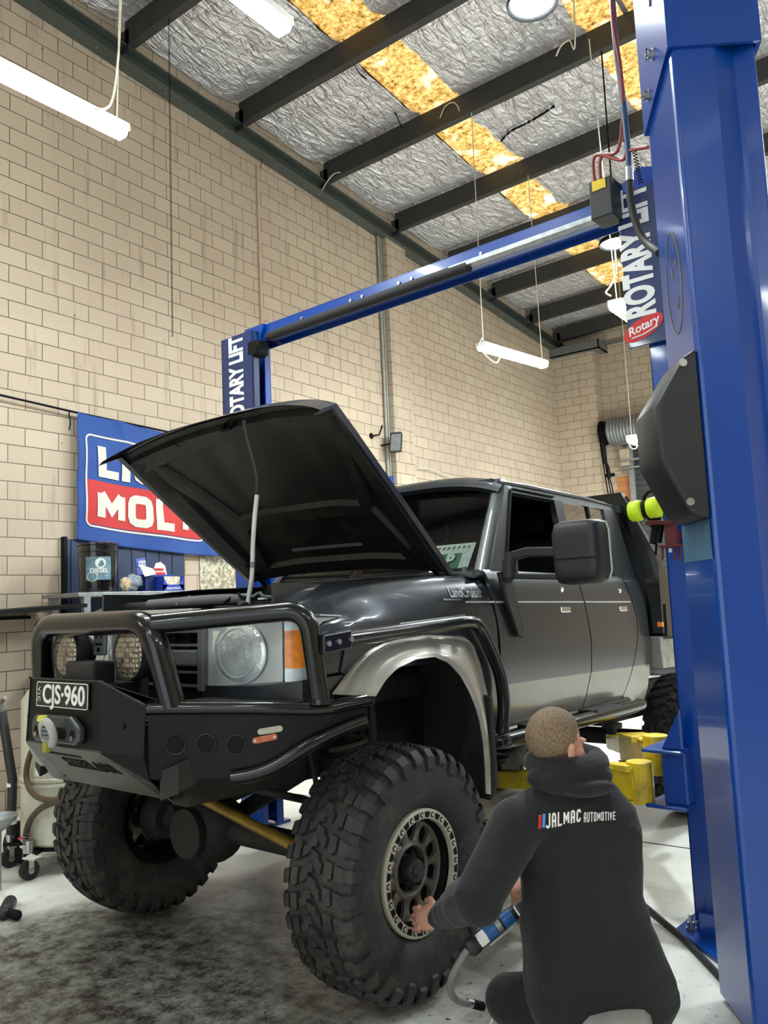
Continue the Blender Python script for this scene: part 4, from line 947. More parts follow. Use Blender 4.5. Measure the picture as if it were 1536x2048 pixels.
# rag, plastic bag, leaflets, counter box
def lump(c, r, seed, sq=(1, 1, 1)):
    m = MB().sph(c, 1.0, n=24); c = Vector(c)
    m.v = [c + Vector(((p - c).x * sq[0], (p - c).y * sq[1], (p - c).z * sq[2])) * r * (1 + 0.45 * noise.noise((p - c) * 2.2 + Vector((seed, 0, 0)))) for p in m.v]
    zmin = min(p.z for p in m.v); m.v = [Vector((p.x, p.y, p.z - zmin + zt_)) for p in m.v]; return m
single('rag', lump((0.545, 4.33, zt_ + 0.05), 0.05, 3, (0.5, 1.0, 1.0)), mat('stained_rag', srgb(178, 160, 128), 0.8, var=0.4, scale=20), 'stained beige rag bunched in front of the oil pail on shelf', 'rag', ROOM, (0.545, 4.33, zt_), smooth=180)
kbag = N('clear_plastic'); kbag.b.inputs['Base Color'].default_value = srgb(150, 166, 176); kbag.b.inputs['Alpha'].default_value = 0.55; kbag.b.inputs['Roughness'].default_value = 0.25; nzb = kbag.noise(18, 4); kbag.l(kbag.bump(nzb, 0.9, 0.02), kbag.b.inputs['Normal']); kbag.l(kbag.ramp(nzb, [(0.3, srgb(120, 136, 150)), (0.7, srgb(190, 200, 206))]), kbag.b.inputs['Base Color'])
single('plastic_bag', lump((0.40, 4.515, zt_ + 0.06), 0.075, 9, (0.7, 1.3, 0.85)), kbag.m, 'clear crumpled plastic bag between the oil pail and blue box on shelf', 'bag', ROOM, (0.36, 4.56, zt_), smooth=180)
t = thing('leaflet_holder', 'blue and white leaflet holder standing behind the blue counter box on shelf', 'leaflet holder', ROOM, (0.30, 4.72, zt_))
part('stack', MB().box((0.26, 4.65, zt_), (0.40, 4.745, zt_ + 0.15)), M_NAVY, t)
part('card', MB().prism([(0.30, 4.64, zt_ + 0.14), (0.30, 4.745, zt_ + 0.16), (0.27, 4.75, zt_ + 0.31), (0.27, 4.65, zt_ + 0.29)], (-0.006, 0, 0)), mat('blue_card', srgb(40, 70, 160), 0.5), t)
m = text_mb('LIQUI', frame_m((0.297, 4.695, zt_ + 0.265), (0, 1, 0.1), (-0.2, 0, 1)), 0.03, bold=0.03, ext=0.001); m2 = text_mb('MOLY', frame_m((0.30, 4.695, zt_ + 0.235), (0, 1, 0.1), (-0.2, 0, 1)), 0.03, bold=0.03, ext=0.001); m.add(m2.v, m2.f)
part('card_text', m, M_WHITE, t)
part('flap', MB().prism([(0.43, 4.62, zt_ + 0.13), (0.43, 4.74, zt_ + 0.15), (0.40, 4.73, zt_ + 0.20), (0.38, 4.60, zt_ + 0.24)], (-0.004, 0, 0)), M_WHITE, t, label='white flap')
t = thing('counter_box', 'open blue counter box with red and white header card on the shelf', 'box', ROOM, (0.42, 4.86, zt_))
bx0, bx1, by0, by1 = 0.36, 0.50, 4.76, 4.99
m = MB().box((bx1 - 0.004, by0, zt_), (bx1, by1, zt_ + 0.055)); m.prism([(bx1, by0, zt_), (bx1, by0 + 0.05, zt_ + 0.05), (bx1, by0, zt_ + 0.13)], (-0.004, 0, 0)); m.prism([(bx1, by1, zt_), (bx1, by1 - 0.05, zt_ + 0.05), (bx1, by1, zt_ + 0.13)], (-0.004, 0, 0))
m.box((bx0, by0, zt_), (bx1, by0 + 0.004, zt_ + 0.13)); m.box((bx0, by1 - 0.004, zt_), (bx1, by1, zt_ + 0.13)); m.box((bx0, by0, zt_), (bx1, by1, zt_ + 0.004)); m.box((bx0, by0, zt_), (bx0 + 0.004, by1, zt_ + 0.15))
part('tray', m, mat('blue_carton', srgb(36, 62, 168), 0.45), t)
hc = [(bx0 - 0.002, by0 + 0.004 + 0.15 * u, zt_ + 0.05 + v) for u, v in ((0, 0), (1, 0), (1, 0.11), (0.88, 0.18), (0.55, 0.215), (0.2, 0.20), (0.05, 0.15))]
part('header_card', MB().prism(hc, (0.004, 0, 0)), M_WHITE, t, label='white header card')
m = MB()
for z_, w in ((0.185, 0.1), (0.15, 0.14)): m.box((bx0 + 0.003, by0 + 0.065 - w / 2, zt_ + z_), (bx0 + 0.006, by0 + 0.065 + w / 2, zt_ + z_ + 0.022))
part('header_stripes', m, M_RED, t, label='red header stripes')
for i in range(5): part('sachet', MB().box((bx0 + 0.02 + i * 0.022, by0 + 0.035, zt_ + 0.01), (bx0 + 0.028 + i * 0.022, by1 - 0.02, zt_ + 0.125 + 0.004 * (i % 2))), mat('sachet_print_%d' % i, srgb(206, 190, 170), 0.5, var=0.5, scale=40), t)
m = text_mb('LIQUI MOLY', frame_m((bx1 + 0.001, (by0 + by1) / 2, zt_ + 0.022), (0, 1, 0), (0, 0, 1)), 0.028, bold=0.02, ext=0.0005); part('box_text', m, M_WHITE, t)
# black wall shelf at the left
t = thing('black_wall_shelf', 'black shelf board on the block wall behind the bull bar', 'shelf', ROOM, (0.35, 3.3, 1.5))
part('board', MB().prism([(0.0, 2.5, 1.50), (0.72, 2.5, 1.50), (0.72, 3.85, 1.56), (0.0, 3.85, 1.56)], (0, 0, 0.03)), M_DARK, t)
part('bracket', MB().box((0.0, 2.6, 1.49), (0.03, 3.8, 1.515)), M_DARK, t)
# little wall speaker and bracket
sp = PW(792, 885, 0, PD + 0.1)
t = thing('wall_speaker', 'small grey speaker on a bracket at the pier edge', 'speaker', ROOM, sp)
part('cabinet', MB().obox(sp, (0.07, 0.03, 0), (-0.03, 0.06, 0.0), (0.0, 0.02, 0.13)), M_BLACKM, t, bevel=0.008)
part('grille', MB().obox(sp + Vector((0.035, -0.058, -0.01)), (0.06, 0.026, 0), (-0.002, 0.004, 0), (0, 0.02, 0.115)), M_GALV, t)
part('bracket', MB().tube([sp + Vector((-0.05, 0, 0)), (0.0, sp.y - 0.06, sp.z - 0.02)], 0.012, 8), M_DARK, t)
mb = MB(); a = PW(742, 872, 0, 0.0); b = PW(765, 866, 0, 0.12); mb.tube([a, (0.12, a.y + 0.02, a.z), b + Vector((0, 0, 0.1))], 0.012, 8); mb.cyl(a, a + Vector((0.01, 0, 0)), 0.04, n=14)
single('wall_hook', mb, M_DARK, 'black bent hook on block wall left of the small speaker', 'hook', ROOM, a)
mb = MB().tube(catmull([PW(795, 905, 0, 0.05), PW(800, 940, 0, 0.05), PW(797, 925, 0, PD + 0.01), PW(815, 936, 0, 0.06), PW(880, 945, 0, 0.06), (0.03, PW(880, 945, 0, 0.03).y + 2.0, PW(880, 945, 0, 0.03).z - 0.35)], 6), 0.008, 6)
single('speaker_cable', mb, M_CABLE, 'pale cable running from the small speaker along the block wall', 'cable', ROOM, PW(800, 940, 0, 0.05), smooth=60)

# ------------------------------------------------------------------ oil drainer and jack handle (lift coordinates)
M_TRIMG0 = mat('dull_metal', srgb(110, 108, 100), 0.5, 0.4)
M_TANK = mat('dirty_white_tank', srgb(196, 194, 176), 0.4, var=0.08, dirt=srgb(126, 106, 84), dscale=6, damt=0.6, stretch=(1, 1, 0.3))
def drainer():
    d = 4.95
    top = Ld_ = None
drz = 0.10
dc = PL(105, 1720, 1, 1.12); dc = Vector((-1.95, 1.08, 0))
t = thing('oil_drainer', 'white oil drainer tank on casters with brown hoses, behind the far front wheel', 'oil drainer', LIFT, dc)
R_ = 0.245
prof = [(0.16, 0.001), (0.16, R_ - 0.03), (0.18, R_), (0.50, R_), (0.505, R_ + 0.01), (0.52, R_ + 0.01), (0.525, R_), (0.535, R_ + 0.01), (0.55, R_ + 0.01), (0.555, R_), (1.0, R_), (1.07, R_ - 0.05), (1.10, 0.05), (1.10, 0.001)]
part('tank', MB().lathe(dc, (0, 0, 1), prof, 40), M_TANK, t, smooth=40)
m = MB().cyl((dc.x, dc.y, 0.13), (dc.x, dc.y, 0.16), 0.2, n=30); m.bar((dc.x + 0.12, dc.y - 0.29, 0.14), (dc.x - 0.2, dc.y + 0.28, 0.14), 0.05, 0.02); m.bar((dc.x - 0.26, dc.y - 0.24, 0.14), (dc.x + 0.27, dc.y + 0.22, 0.14), 0.05, 0.02); part('base_frame', m, M_DARK, t)
for (sx, sy) in ((0.10, -0.27), (-0.24, -0.22), (0.25, 0.2), (-0.2, 0.27)):
    c = dc + Vector((sx, sy, 0))
    cs = part('caster', MB().cyl(c + Vector((-0.017, 0, 0.055)), c + Vector((0.017, 0, 0.055)), 0.055, n=24), M_RUB, t)
    m = MB().box((c.x - 0.03, c.y - 0.02, 0.115), (c.x + 0.03, c.y + 0.03, 0.125)); m.box((c.x - 0.03, c.y - 0.015, 0.05), (c.x - 0.024, c.y + 0.015, 0.12)); m.box((c.x + 0.024, c.y - 0.015, 0.05), (c.x + 0.03, c.y + 0.015, 0.12)); m.cyl((c.x, c.y, 0.12), (c.x, c.y, 0.22), 0.022, n=12); m.cyl((c.x - 0.03, c.y, 0.055), (c.x + 0.03, c.y, 0.055), 0.018, n=12)
    part('fork', m, M_STEEL, cs)
part('brake_lever', MB().obox(dc + Vector((0.15, -0.28, 0.135)), (0.05, 0.01, 0.005), (-0.006, 0.025, 0), (0, 0, 0.004)), M_CREAM, t)
yd_ = dc.y - R_ - 0.03
g = lambda px, py: PL(px, py, 1, yd_)
mb = MB().tube(catmull([g(72, 1490), g(62, 1505), g(53, 1540), g(56, 1570), g(72, 1592), g(98, 1600), g(130, 1598), g(165, 1600)], 6), 0.017, 10)
part('hose', mb, mat('brown_ribbed_hose', srgb(84, 66, 46), 0.5, bump=0.4, bscale=200), t, smooth=60)
mb = MB().tube(catmull([g(130, 1600), g(105, 1606), g(80, 1618), g(60, 1642), g(52, 1670), g(53, 1690)], 6), 0.018, 10)
part('hose', mb, mat('brown_ribbed_hose_dark', srgb(70, 58, 44), 0.5, bump=0.4, bscale=200), t, smooth=60)
part('hose_spring', MB().tube([g(53, 1668) + Vector((0.021 * math.cos(a * 0.9), 0.021 * math.sin(a * 0.9), -a * 0.0022)) for a in range(60)], 0.003, 5), M_STEEL, t)
part('elbow', MB().tube(catmull([g(53, 1688), g(53, 1700), g(58, 1712), g(66, 1716)], 6), 0.02, 10), M_CREAM, t, smooth=60)
part('tap', MB().obox(g(44, 1676), (0.03, 0, 0.008), (0, 0.008, 0), (-0.002, 0, 0.008)), M_RED, t, label='red tap lever')
part('label_tag', MB().obox(g(79, 1535), (0.022, 0, 0), (0, 0.02, 0), (0, 0, 0.05)), M_CREAM, t, bevel=0.01)
# black pump handle with white tape, wheel and bits at the left edge
def LW_(px, py, x): return PL(px, py, 0, x)
a = PL(4, 1425, 1, 0.86); b = PL(25, 1560, 1, 0.86); c = PL(22, 1668, 1, 0.86)
t = thing('jack_handle', 'black jack handle with white tape bands standing beside white oil drainer', 'jack', LIFT, Vector((c.x, c.y, 0)))
part('handle', MB().tube([a, b, c], 0.028, 14), M_BLACKM, t, smooth=50)
for py in (1565, 1640):
    p = PL(24 if py == 1565 else 23, py, 1, 0.86); part('tape', MB().cyl(p, p - Vector((0, 0, 0.022)), 0.031, n=16), M_WHITE, t, label='white tape band', smooth=40)
part('fitting', MB().tube([PL(4, 1425, 1, 0.86), PL(2, 1405, 1, 0.86), PL(10, 1395, 1, 0.86)], 0.014, 10), M_TRIMG0, t, smooth=50)
wc = Vector((c.x - 0.03, c.y + 0.1, 0.13))
part('wheel', MB().lathe(wc - Vector((0.03, 0, 0)), (1, 0, 0), [(0, 0.05), (0, 0.11), (0.015, 0.13), (0.045, 0.13), (0.06, 0.11), (0.06, 0.05)], 30), M_RUB, t, smooth=40)
part('beam', MB().bar((c.x, c.y, c.z), (c.x - 0.05, c.y + 0.3, 0.13), 0.07, 0.05), M_BLACKM, t)
yq = 0.62; g = lambda px, py: PL(px, py, 1, yq)
t = thing('work_trolley', 'grey wheeled trolley cut off by the left edge of the photo', 'trolley', LIFT, Vector((g(-10, 1700).x, yq, 0)))
part('bowl', MB().lathe(g(-6, 1632), (0, 0, -1), [(0, 0.11), (0.02, 0.10), (0.06, 0.06), (0.08, 0.03)], 28), M_GALV, t, smooth=50, solid=0.004)
p0 = g(-2, 1640); part('post', MB().cyl(Vector((p0.x, yq, 0.0)), Vector((p0.x, yq, p0.z - 0.05)), 0.014, n=12), M_GALV, t, smooth=50)
p0 = PL(14, 1815, 2, 0.03)
t = thing('air_gun', 'black and grey hand tool lying on the floor at left edge of the photo', 'tool', LIFT, p0)
d = (PL(22, 1795, 2, 0.03) - PL(-4, 1840, 2, 0.03)).normalized()
part('body', MB().cap(p0 - d * 0.09, p0 + d * 0.08, 0.03, 0.034), M_BLACKM, t, smooth=180)
part('grip', MB().cap(p0 - d * 0.06, p0 - d * 0.06 + Vector((0.09, 0.02, -0.005)), 0.02, 0.024), M_DARK, t, smooth=180)
# ------------------------------------------------------------------ the truck (truck coordinates: x to its left side, y rearwards, z up; origin at the number plate)
M_PAINT = mat('dark_grey_metallic', srgb(52, 56, 61), 0.32, 0.45, coat=0.6, var=0.05, scale=3)
M_TWO = mat('silver_grey_lower', srgb(132, 130, 122), 0.36, 0.45, coat=0.5, var=0.06, scale=4, dirt=srgb(100, 94, 82), dscale=4, damt=0.4)
M_FLARE = mat('silver_flare', srgb(160, 158, 148), 0.35, 0.4, coat=0.5, var=0.08, scale=3, dirt=srgb(120, 112, 94), dscale=5, damt=0.5)
M_TRIMG = mat('grey_trim', srgb(110, 114, 118), 0.4, 0.3)
M_UNDER = mat('underbody_grime', srgb(36, 35, 33), 0.75, var=0.3, scale=9, bump=0.2, bscale=40)
M_HOODIN = mat('dusty_black_inner', srgb(18, 19, 19), 0.45, var=0.2, dirt=srgb(70, 65, 52), dscale=3.5, damt=0.5)
kg = N('window_glass'); kg.b.inputs['Base Color'].default_value = (0.75, 0.85, 0.85, 1); kg.b.inputs['Transmission Weight'].default_value = 1.0; kg.b.inputs['Roughness'].default_value = 0.02; kg.b.inputs['IOR'].default_value = 1.12
def glass(name, tint, alpha, ior=1.5):
    m = bpy.data.materials.new(name); m.use_nodes = True; t = m.node_tree; t.nodes.clear()
    out = t.nodes.new('ShaderNodeOutputMaterial'); tr = t.nodes.new('ShaderNodeBsdfTransparent'); gl = t.nodes.new('ShaderNodeBsdfGlossy'); mx = t.nodes.new('ShaderNodeMixShader'); fr = t.nodes.new('ShaderNodeFresnel')
    nz = t.nodes.new('ShaderNodeTexNoise'); nz.inputs['Scale'].default_value = 5; rp = t.nodes.new('ShaderNodeMapRange'); t.links.new(nz.outputs['Fac'], rp.inputs[0]); rp.inputs[3].default_value = 0.015; rp.inputs[4].default_value = 0.05; t.links.new(rp.outputs[0], gl.inputs['Roughness'])
    tr.inputs[0].default_value = tint; fr.inputs[0].default_value = ior; t.links.new(fr.outputs[0], mx.inputs[0]); t.links.new(tr.outputs[0], mx.inputs[1]); t.links.new(gl.outputs[0], mx.inputs[2]); t.links.new(mx.outputs[0], out.inputs[0])
    return m
M_GLASS = glass('windscreen_glass', (0.80, 0.88, 0.86, 1), 1, 1.5)
M_TINT = glass('tinted_side_glass', (0.10, 0.11, 0.11, 1), 1, 2.1)
M_LENS = glass('clear_lamp_lens', (0.92, 0.95, 0.95, 1), 1, 1.5)
M_REFL = mat('lamp_reflector', srgb(226, 234, 234), 0.3, 0.15, var=0.25, scale=16, bump=0.6, bscale=26)
M_LAMPIN = mat('lamp_inner_grey', srgb(186, 198, 200), 0.3, 0.3, var=0.15, scale=10)
M_AMBER = mat('amber_lens', srgb(222, 128, 34), 0.25, coat=0.5, var=0.2, scale=30)
M_STRIP = mat('pale_grey_strip', srgb(186, 190, 192), 0.45, 0.2)
M_GOLD = mat('ochre_bar_paint', srgb(150, 118, 44), 0.4, 0.3, dirt=srgb(70, 58, 34), dscale=7, damt=0.6)

car = thing('pickup_truck', 'dark grey lifted dual cab truck with open hood and black bull bar on the lift', 'truck', TRUCK, (0, 2.4, -1.15))
def cp(name, mb, mats, parent=None, **kw): return part(name, mb, mats, parent or car, **kw)
def xs(z):            # half width of the body side at height z
    return interp(z, [-0.30, -0.22, -0.05, 0.12, 0.20, 0.30, 0.36, 0.42, 0.455, 0.48], [0.800, 0.826, 0.842, 0.846, 0.842, 0.832, 0.822, 0.808, 0.792, 0.775])
def xg(z):            # greenhouse side
    return interp(z, [0.46, 0.92, 0.97, 1.0], [0.785, 0.690, 0.665, 0.63])

# fenders -------------------------------------------------
def zf(y): return interp(y, [0.46, 0.56, 0.62, 0.80, 1.1, 1.45, 1.78], [0.30, 0.335, 0.36, 0.405, 0.432, 0.448, 0.458])
FBVH = {}
def fender(sx):
    ysn = [0.50, 0.53, 0.58, 0.66, 0.78, 0.92, 1.08, 1.24, 1.40, 1.55, 1.68, 1.705]
    rings = []
    for y in ysn:
        z = zf(y); pin = interp(y, [0.5, 0.56, 0.62], [0.05, 0.015, 0])
        sec = [(0.60, z + 0.0), (0.655, z + 0.012), (0.70, z + 0.010), (0.738, z - 0.004), (0.768, z - 0.03), (0.792, z - 0.07), (0.812, z - 0.115 if z > .36 else z - .10), (0.826, 0.27), (0.834, 0.24), (0.84, 0.19), (0.842, 0.12), (0.842, 0.06)]
        zz = []
        last = 9
        for x, h in sec:
            h = min(h, last - 0.003); last = h; zz.append((x - pin * (1 if x > .7 else 0), h))
        rings.append([Vector((sx * x, y, h)) for x, h in zz])
    mb = MB().loft(rings, closed=False, caps=False)
    # behind the arch, down to the sill
    def fn(u, v):
        y = 1.555 + 0.15 * u; z = 0.10 - 0.39 * v; return Vector((sx * xs(z), y, z))
    mb.grid(fn, 2, 6)
    # valance under the headlamp
    mb.add([Vector((sx * x, y, z)) for x, y, z in ((0.30, 0.41, 0.012), (0.62, 0.41, 0.02), (0.80, 0.47, 0.04), (0.838, 0.66, 0.05), (0.838, 0.66, -0.11), (0.80, 0.47, -0.10), (0.62, 0.42, -0.10), (0.30, 0.42, -0.10))],
           [(0, 1, 6, 7), (1, 2, 5, 6), (2, 3, 4, 5)])
    mb.add([Vector((sx * x, y, z)) for x, y, z in ((0.838, 0.66, 0.05), (0.842, 0.80, 0.20), (0.842, 0.66, 0.20), (0.842, 0.62, 0.06))], [(0, 1, 2, 3)])
    FBVH[sx] = BVHTree.FromPolygons([tuple(p) for p in mb.v], mb.f)
    return cp('fender', mb, M_PAINT, smooth=50, solid=0.006)
fl = fender(1); fr_ = fender(-1)
# badge lettering and strip
p = PC(937, 1187, 0, 0.833)
def onfender(m, off=0.003):
    for k_, q_ in enumerate(m.v):
        loc, n_, _, _ = FBVH[1].ray_cast(Vector((1.5, q_.y, q_.z)), Vector((-1, 0, 0)))
        if loc is not None: m.v[k_] = Vector((loc.x + off + (q_.x - 0.84), q_.y, q_.z))
    return m
part('badge', onfender(text_mb('LandCruiser', frame_m((0.84, p.y + 0.02, p.z + 0.004), (0, 1, 0), (0, 0, 1)), 0.066, bold=0.02, xs=0.78, ext=0.0, sub=1)), M_STRIP, fl, recalc=False)
b0 = PC(893, 1190, 0, .83).y
part('badge_bar', onfender(MB().grid(lambda u, v: Vector((0.84, b0 + (p.y - 0.03 - b0) * u, p.z - 0.030 + 0.007 * v)), 8, 1)), M_GALV, fl, recalc=False)
cp('side_strip', MB().box((0.826, 1.475, 0.314), (0.838, 1.70, 0.322)), M_STRIP, fl)
# flares ---------------------------------------------------
def flare(sx):
    J = resample([PC(*q, 0, 0.842) for q in ((664, 1388), (705, 1330), (735, 1302), (765, 1286), (810, 1275), (855, 1270), (925, 1272), (945, 1286), (963, 1330), (976, 1392), (981, 1440), (985, 1490), (987, 1540), (985, 1590))], 40)
    L = resample([PC(*q, 0, 0.955) for q in ((745, 1392), (765, 1358), (790, 1332), (830, 1313), (870, 1308), (900, 1320), (925, 1345), (943, 1376), (957, 1410), (966, 1445), (972, 1485), (976, 1535), (977, 1588))], 40)
    rings = []
    for a, b in zip(J, L):
        a = Vector((sx * a.x, a.y, a.z)); b = Vector((sx * b.x, b.y, b.z)); m_ = a.lerp(b, 0.5) + Vector((sx * 0.008, 0, 0)) + (a - b).cross(Vector((0, 0, 0)))
        rings.append([a, a.lerp(b, 0.12) + Vector((sx * 0.006, 0, 0)), m_, b.lerp(a, 0.08) + Vector((sx * 0.008, 0, 0)), b, b + Vector((-sx * 0.01, 0, 0)) + (b - a).normalized() * 0.02])
    return cp('wheel_arch_flare', MB().loft(rings, closed=False, caps=False), M_FLARE, smooth=60, solid=0.005)
flare(1); flare(-1)
# mud guards behind the front wheels, arch liners
for sx in (1, -1):
    mb = MB().prism([(sx * 0.56, 1.50, 0.0), (sx * 0.945, 1.46, -0.10), (sx * 0.95, 1.47, -0.47), (sx * 0.93, 1.45, -0.53), (sx * 0.58, 1.44, -0.50)], (0, 0.02, 0))
    cp('mud_guard', mb, M_UNDER, label='black mud guard')
    mb = MB().loft([[Vector((sx * x, 1.02 + 0.53 * math.cos(a), -0.30 + 0.48 * math.sin(a))) for a in [rad(158 - 176 * i / 14) for i in range(15)]] for x in (0.46, 0.845)], closed=False, caps=False)
    mb.add([Vector((sx * 0.46, 1.02 + 0.53 * math.cos(a), -0.30 + 0.48 * math.sin(a))) for a in [rad(158 - 176 * i / 14) for i in range(15)]], [tuple(range(15))])
    cp('arch_liner', mb, M_UNDER, recalc=False)
# headlamps --------------------------------------------------
M_LENSR = glass('fluted_lamp_lens', (0.95, 0.97, 0.97, 1), 1, 1.45)
t_ = M_LENSR.node_tree; df = t_.nodes.new('ShaderNodeBsdfDiffuse'); df.inputs[0].default_value = (0.9, 0.95, 0.95, 1); mx2 = t_.nodes.new('ShaderNodeMixShader'); o_ = [n for n in t_.nodes if n.type == 'OUTPUT_MATERIAL'][0]
src = o_.inputs[0].links[0].from_socket; wv = t_.nodes.new('ShaderNodeTexNoise'); wv.inputs['Scale'].default_value = 22; mr = t_.nodes.new('ShaderNodeMapRange'); t_.links.new(wv.outputs['Fac'], mr.inputs[0]); mr.inputs[1].default_value = 0.35; mr.inputs[2].default_value = 0.7; mr.inputs[3].default_value = 0.42; mr.inputs[4].default_value = 0.46
t_.links.new(mr.outputs[0], mx2.inputs[0]); t_.links.new(src, mx2.inputs[1]); t_.links.new(df.outputs[0], mx2.inputs[2]); t_.links.new(mx2.outputs[0], o_.inputs[0])
M_DOME = mat('moulded_lamp_glass', srgb(214, 224, 226), 0.10, 0.4, coat=1.0, var=0.2, scale=12, bump=0.9, bscale=14)
def headlamp(sx):
    h = epart('headlight', car)
    S = lambda x, y, z: Vector((sx * x, y, z))
    # housing bowl
    m = MB().add([S(0.325, 0.44, 0.012), S(0.715, 0.46, 0.04), S(0.715, 0.46, 0.262), S(0.325, 0.44, 0.262), S(0.34, 0.54, 0.03), S(0.70, 0.54, 0.06), S(0.70, 0.54, 0.25), S(0.34, 0.54, 0.25)],
                 [(4, 5, 6, 7), (0, 1, 5, 4), (1, 2, 6, 5), (2, 3, 7, 6), (3, 0, 4, 7)])
    part('housing', m, M_LAMPIN, h, recalc=False)
    c = S(0.51, 0.50, 0.138)
    prof = [(0.035, 0.001)] + [(0.035 - 0.075 * (r / 0.108) ** 2, r) for r in [0.03, 0.05, 0.07, 0.09, 0.108]] + [(-0.045, 0.112)]
    part('reflector', MB().lathe(c, (0, 1, 0), prof, 36), M_REFL, h, smooth=60, recalc=False)
    m = MB().cyl(c + Vector((0, 0.03, 0)), c + Vector((0, -0.015, 0)), 0.014, n=18); part('bulb_shield', m, M_CHROME, h, smooth=40)
    part('rim_ring', MB().tube([c + Vector((0.112 * math.cos(a), -0.047, 0.112 * math.sin(a))) for a in [2 * PI * i / 40 for i in range(40)]], 0.004, 6, closed=True), M_LAMPIN, h)
    part('lens', MB().loft([[S(0.322, 0.425, 0.008), S(0.322, 0.425, 0.265)], [S(0.50, 0.425, 0.02), S(0.50, 0.425, 0.266)], [S(0.72, 0.45, 0.036), S(0.72, 0.45, 0.266)]], closed=False, caps=False), M_LENSR, h, recalc=False)
    cl = S(0.505, 0.428, 0.138)
    dm = MB().lathe(cl, (0, -1, 0), [(-0.002, 0.116), (0.003, 0.112), (0.010, 0.09), (0.016, 0.06), (0.019, 0.03), (0.020, 0.001)], 40)
    dm.v = [Vector((cl.x + (q_.x - cl.x) * 1.3, q_.y, q_.z)) for q_ in dm.v]
    part('round_lens', dm, M_DOME, h, smooth=60, recalc=False)
    part('lens_ring', MB().tube([cl + Vector((0.148 * math.cos(a), -0.001, 0.114 * math.sin(a))) for a in [2 * PI * i / 44 for i in range(44)]], 0.0035, 6, closed=True), M_LAMPIN, h)
    part('lens_ring', MB().tube([cl + Vector((0.105 * math.cos(a), -0.013, 0.092 * math.sin(a))) for a in [2 * PI * i / 44 for i in range(44)]], 0.0022, 6, closed=True), M_LAMPIN, h)
    m = MB().tube([S(0.318, 0.424, 0.004), S(0.318, 0.424, 0.27), S(0.50, 0.424, 0.272), S(0.74, 0.452, 0.27), S(0.80, 0.56, 0.27), S(0.808, 0.83, 0.258), S(0.822, 0.75, 0.17), S(0.812, 0.62, 0.06), S(0.73, 0.452, 0.03), S(0.50, 0.424, 0.014)], 0.006, 6, closed=True)
    part('surround', m, M_TRIMG, h)
    # corner indicator wrapping round the fender
    m = MB()
    secs = [(0.728, 0.452), (0.765, 0.475), (0.793, 0.53), (0.804, 0.62), (0.812, 0.72), (0.816, 0.80)]
    lo = [0.034, 0.036, 0.045, 0.075, 0.15, 0.225]; mid = [0.082, 0.082, 0.085, 0.10, 0.165, 0.23]; hi = [0.218, 0.219, 0.222, 0.224, 0.226, 0.238]; top = [0.264, 0.264, 0.264, 0.262, 0.258, 0.25]
    m.loft([[S(x, y, a), S(x, y, b)] for (x, y), a, b in zip(secs, mid, hi)], closed=False, caps=False)
    part('indicator_lens', m, M_AMBER, h, smooth=50, recalc=False, label='amber indicator lens')
    m = MB().loft([[S(x, y, a), S(x, y, b)] for (x, y), a, b in zip(secs, hi, top)], closed=False, caps=False)
    m.loft([[S(x, y, a), S(x, y, b)] for (x, y), a, b in zip(secs, lo, mid)], closed=False, caps=False)
    part('parker_lens', m, M_LAMPIN, h, smooth=50, recalc=False)
    return h
headlamp(1); headlamp(-1)
# grille ------------------------------------------------------
mb = MB().box((-0.31, 0.45, -0.02), (0.31, 0.47, 0.26)); g_ = cp('grille', mb, M_DARK)
mb = MB().box((-0.275, 0.405, 0.085), (0.275, 0.43, 0.150)); part('grille_bar', mb, M_TRIMG, g_, bevel=0.008, label='wide grey grille bar')
for z in (0.222, 0.168, 0.062, 0.010): part('grille_bar', MB().box((-0.30, 0.408, z - 0.005), (0.30, 0.42, z + 0.005)), M_TRIMG, g_, label='thin grille bar')
for sx in (-1, 1): part('grille_side', MB().prism([(sx * 0.285, 0.40, -0.01), (sx * 0.322, 0.40, -0.01), (sx * 0.322, 0.40, 0.265), (sx * 0.285, 0.40, 0.265)], (0, 0.05, 0)), M_TRIMG, g_, bevel=0.005)
part('grille_top', MB().box((-0.325, 0.40, 0.258), (0.325, 0.45, 0.275)), M_TRIMG, g_)
for x in (-0.2, -0.1, 0, 0.1, 0.2): part('grille_rib', MB().box((x - 0.004, 0.425, 0.0), (x + 0.004, 0.45, 0.25)), M_DARK, g_)
# engine bay ----------------------------------------------------
cp('radiator_support', MB().box((-0.70, 0.44, 0.272), (0.70, 0.54, 0.30)), M_BLACKM, bevel=0.006)
mb = MB().box((-0.60, 0.56, -0.1), (0.60, 1.45, 0.20)); cp('engine_bay', mb, M_UNDER)
cp('firewall', MB().box((-0.66, 1.56, -0.25), (0.66, 1.60, 0.46)), M_UNDER)
cp('engine_cover', MB().box((-0.22, 0.70, 0.2), (0.22, 1.25, 0.33)), M_BLACKM, bevel=0.03)
cp('air_box', MB().box((-0.62, 0.62, 0.2), (-0.34, 0.98, 0.36)), M_BLACKM, bevel=0.02)
cp('battery', MB().box((0.38, 0.60, 0.16), (0.60, 0.88, 0.335)), M_DARK, bevel=0.006)
m = MB().cyl((0.50, 0.66, 0.335), (0.50, 0.66, 0.352), 0.016, n=12); m.bar((0.50, 0.66, 0.352), (0.40, 0.62, 0.345), 0.02, 0.008); cp('battery_terminal', m, M_STEEL)
cp('reservoir_cap', MB().cyl(PC(566, 1200, 1, 0.6), PC(566, 1192, 1, 0.6), 0.028, n=16), mat('blue_cap', srgb(36, 60, 170), 0.4), label='blue cap', smooth=40)
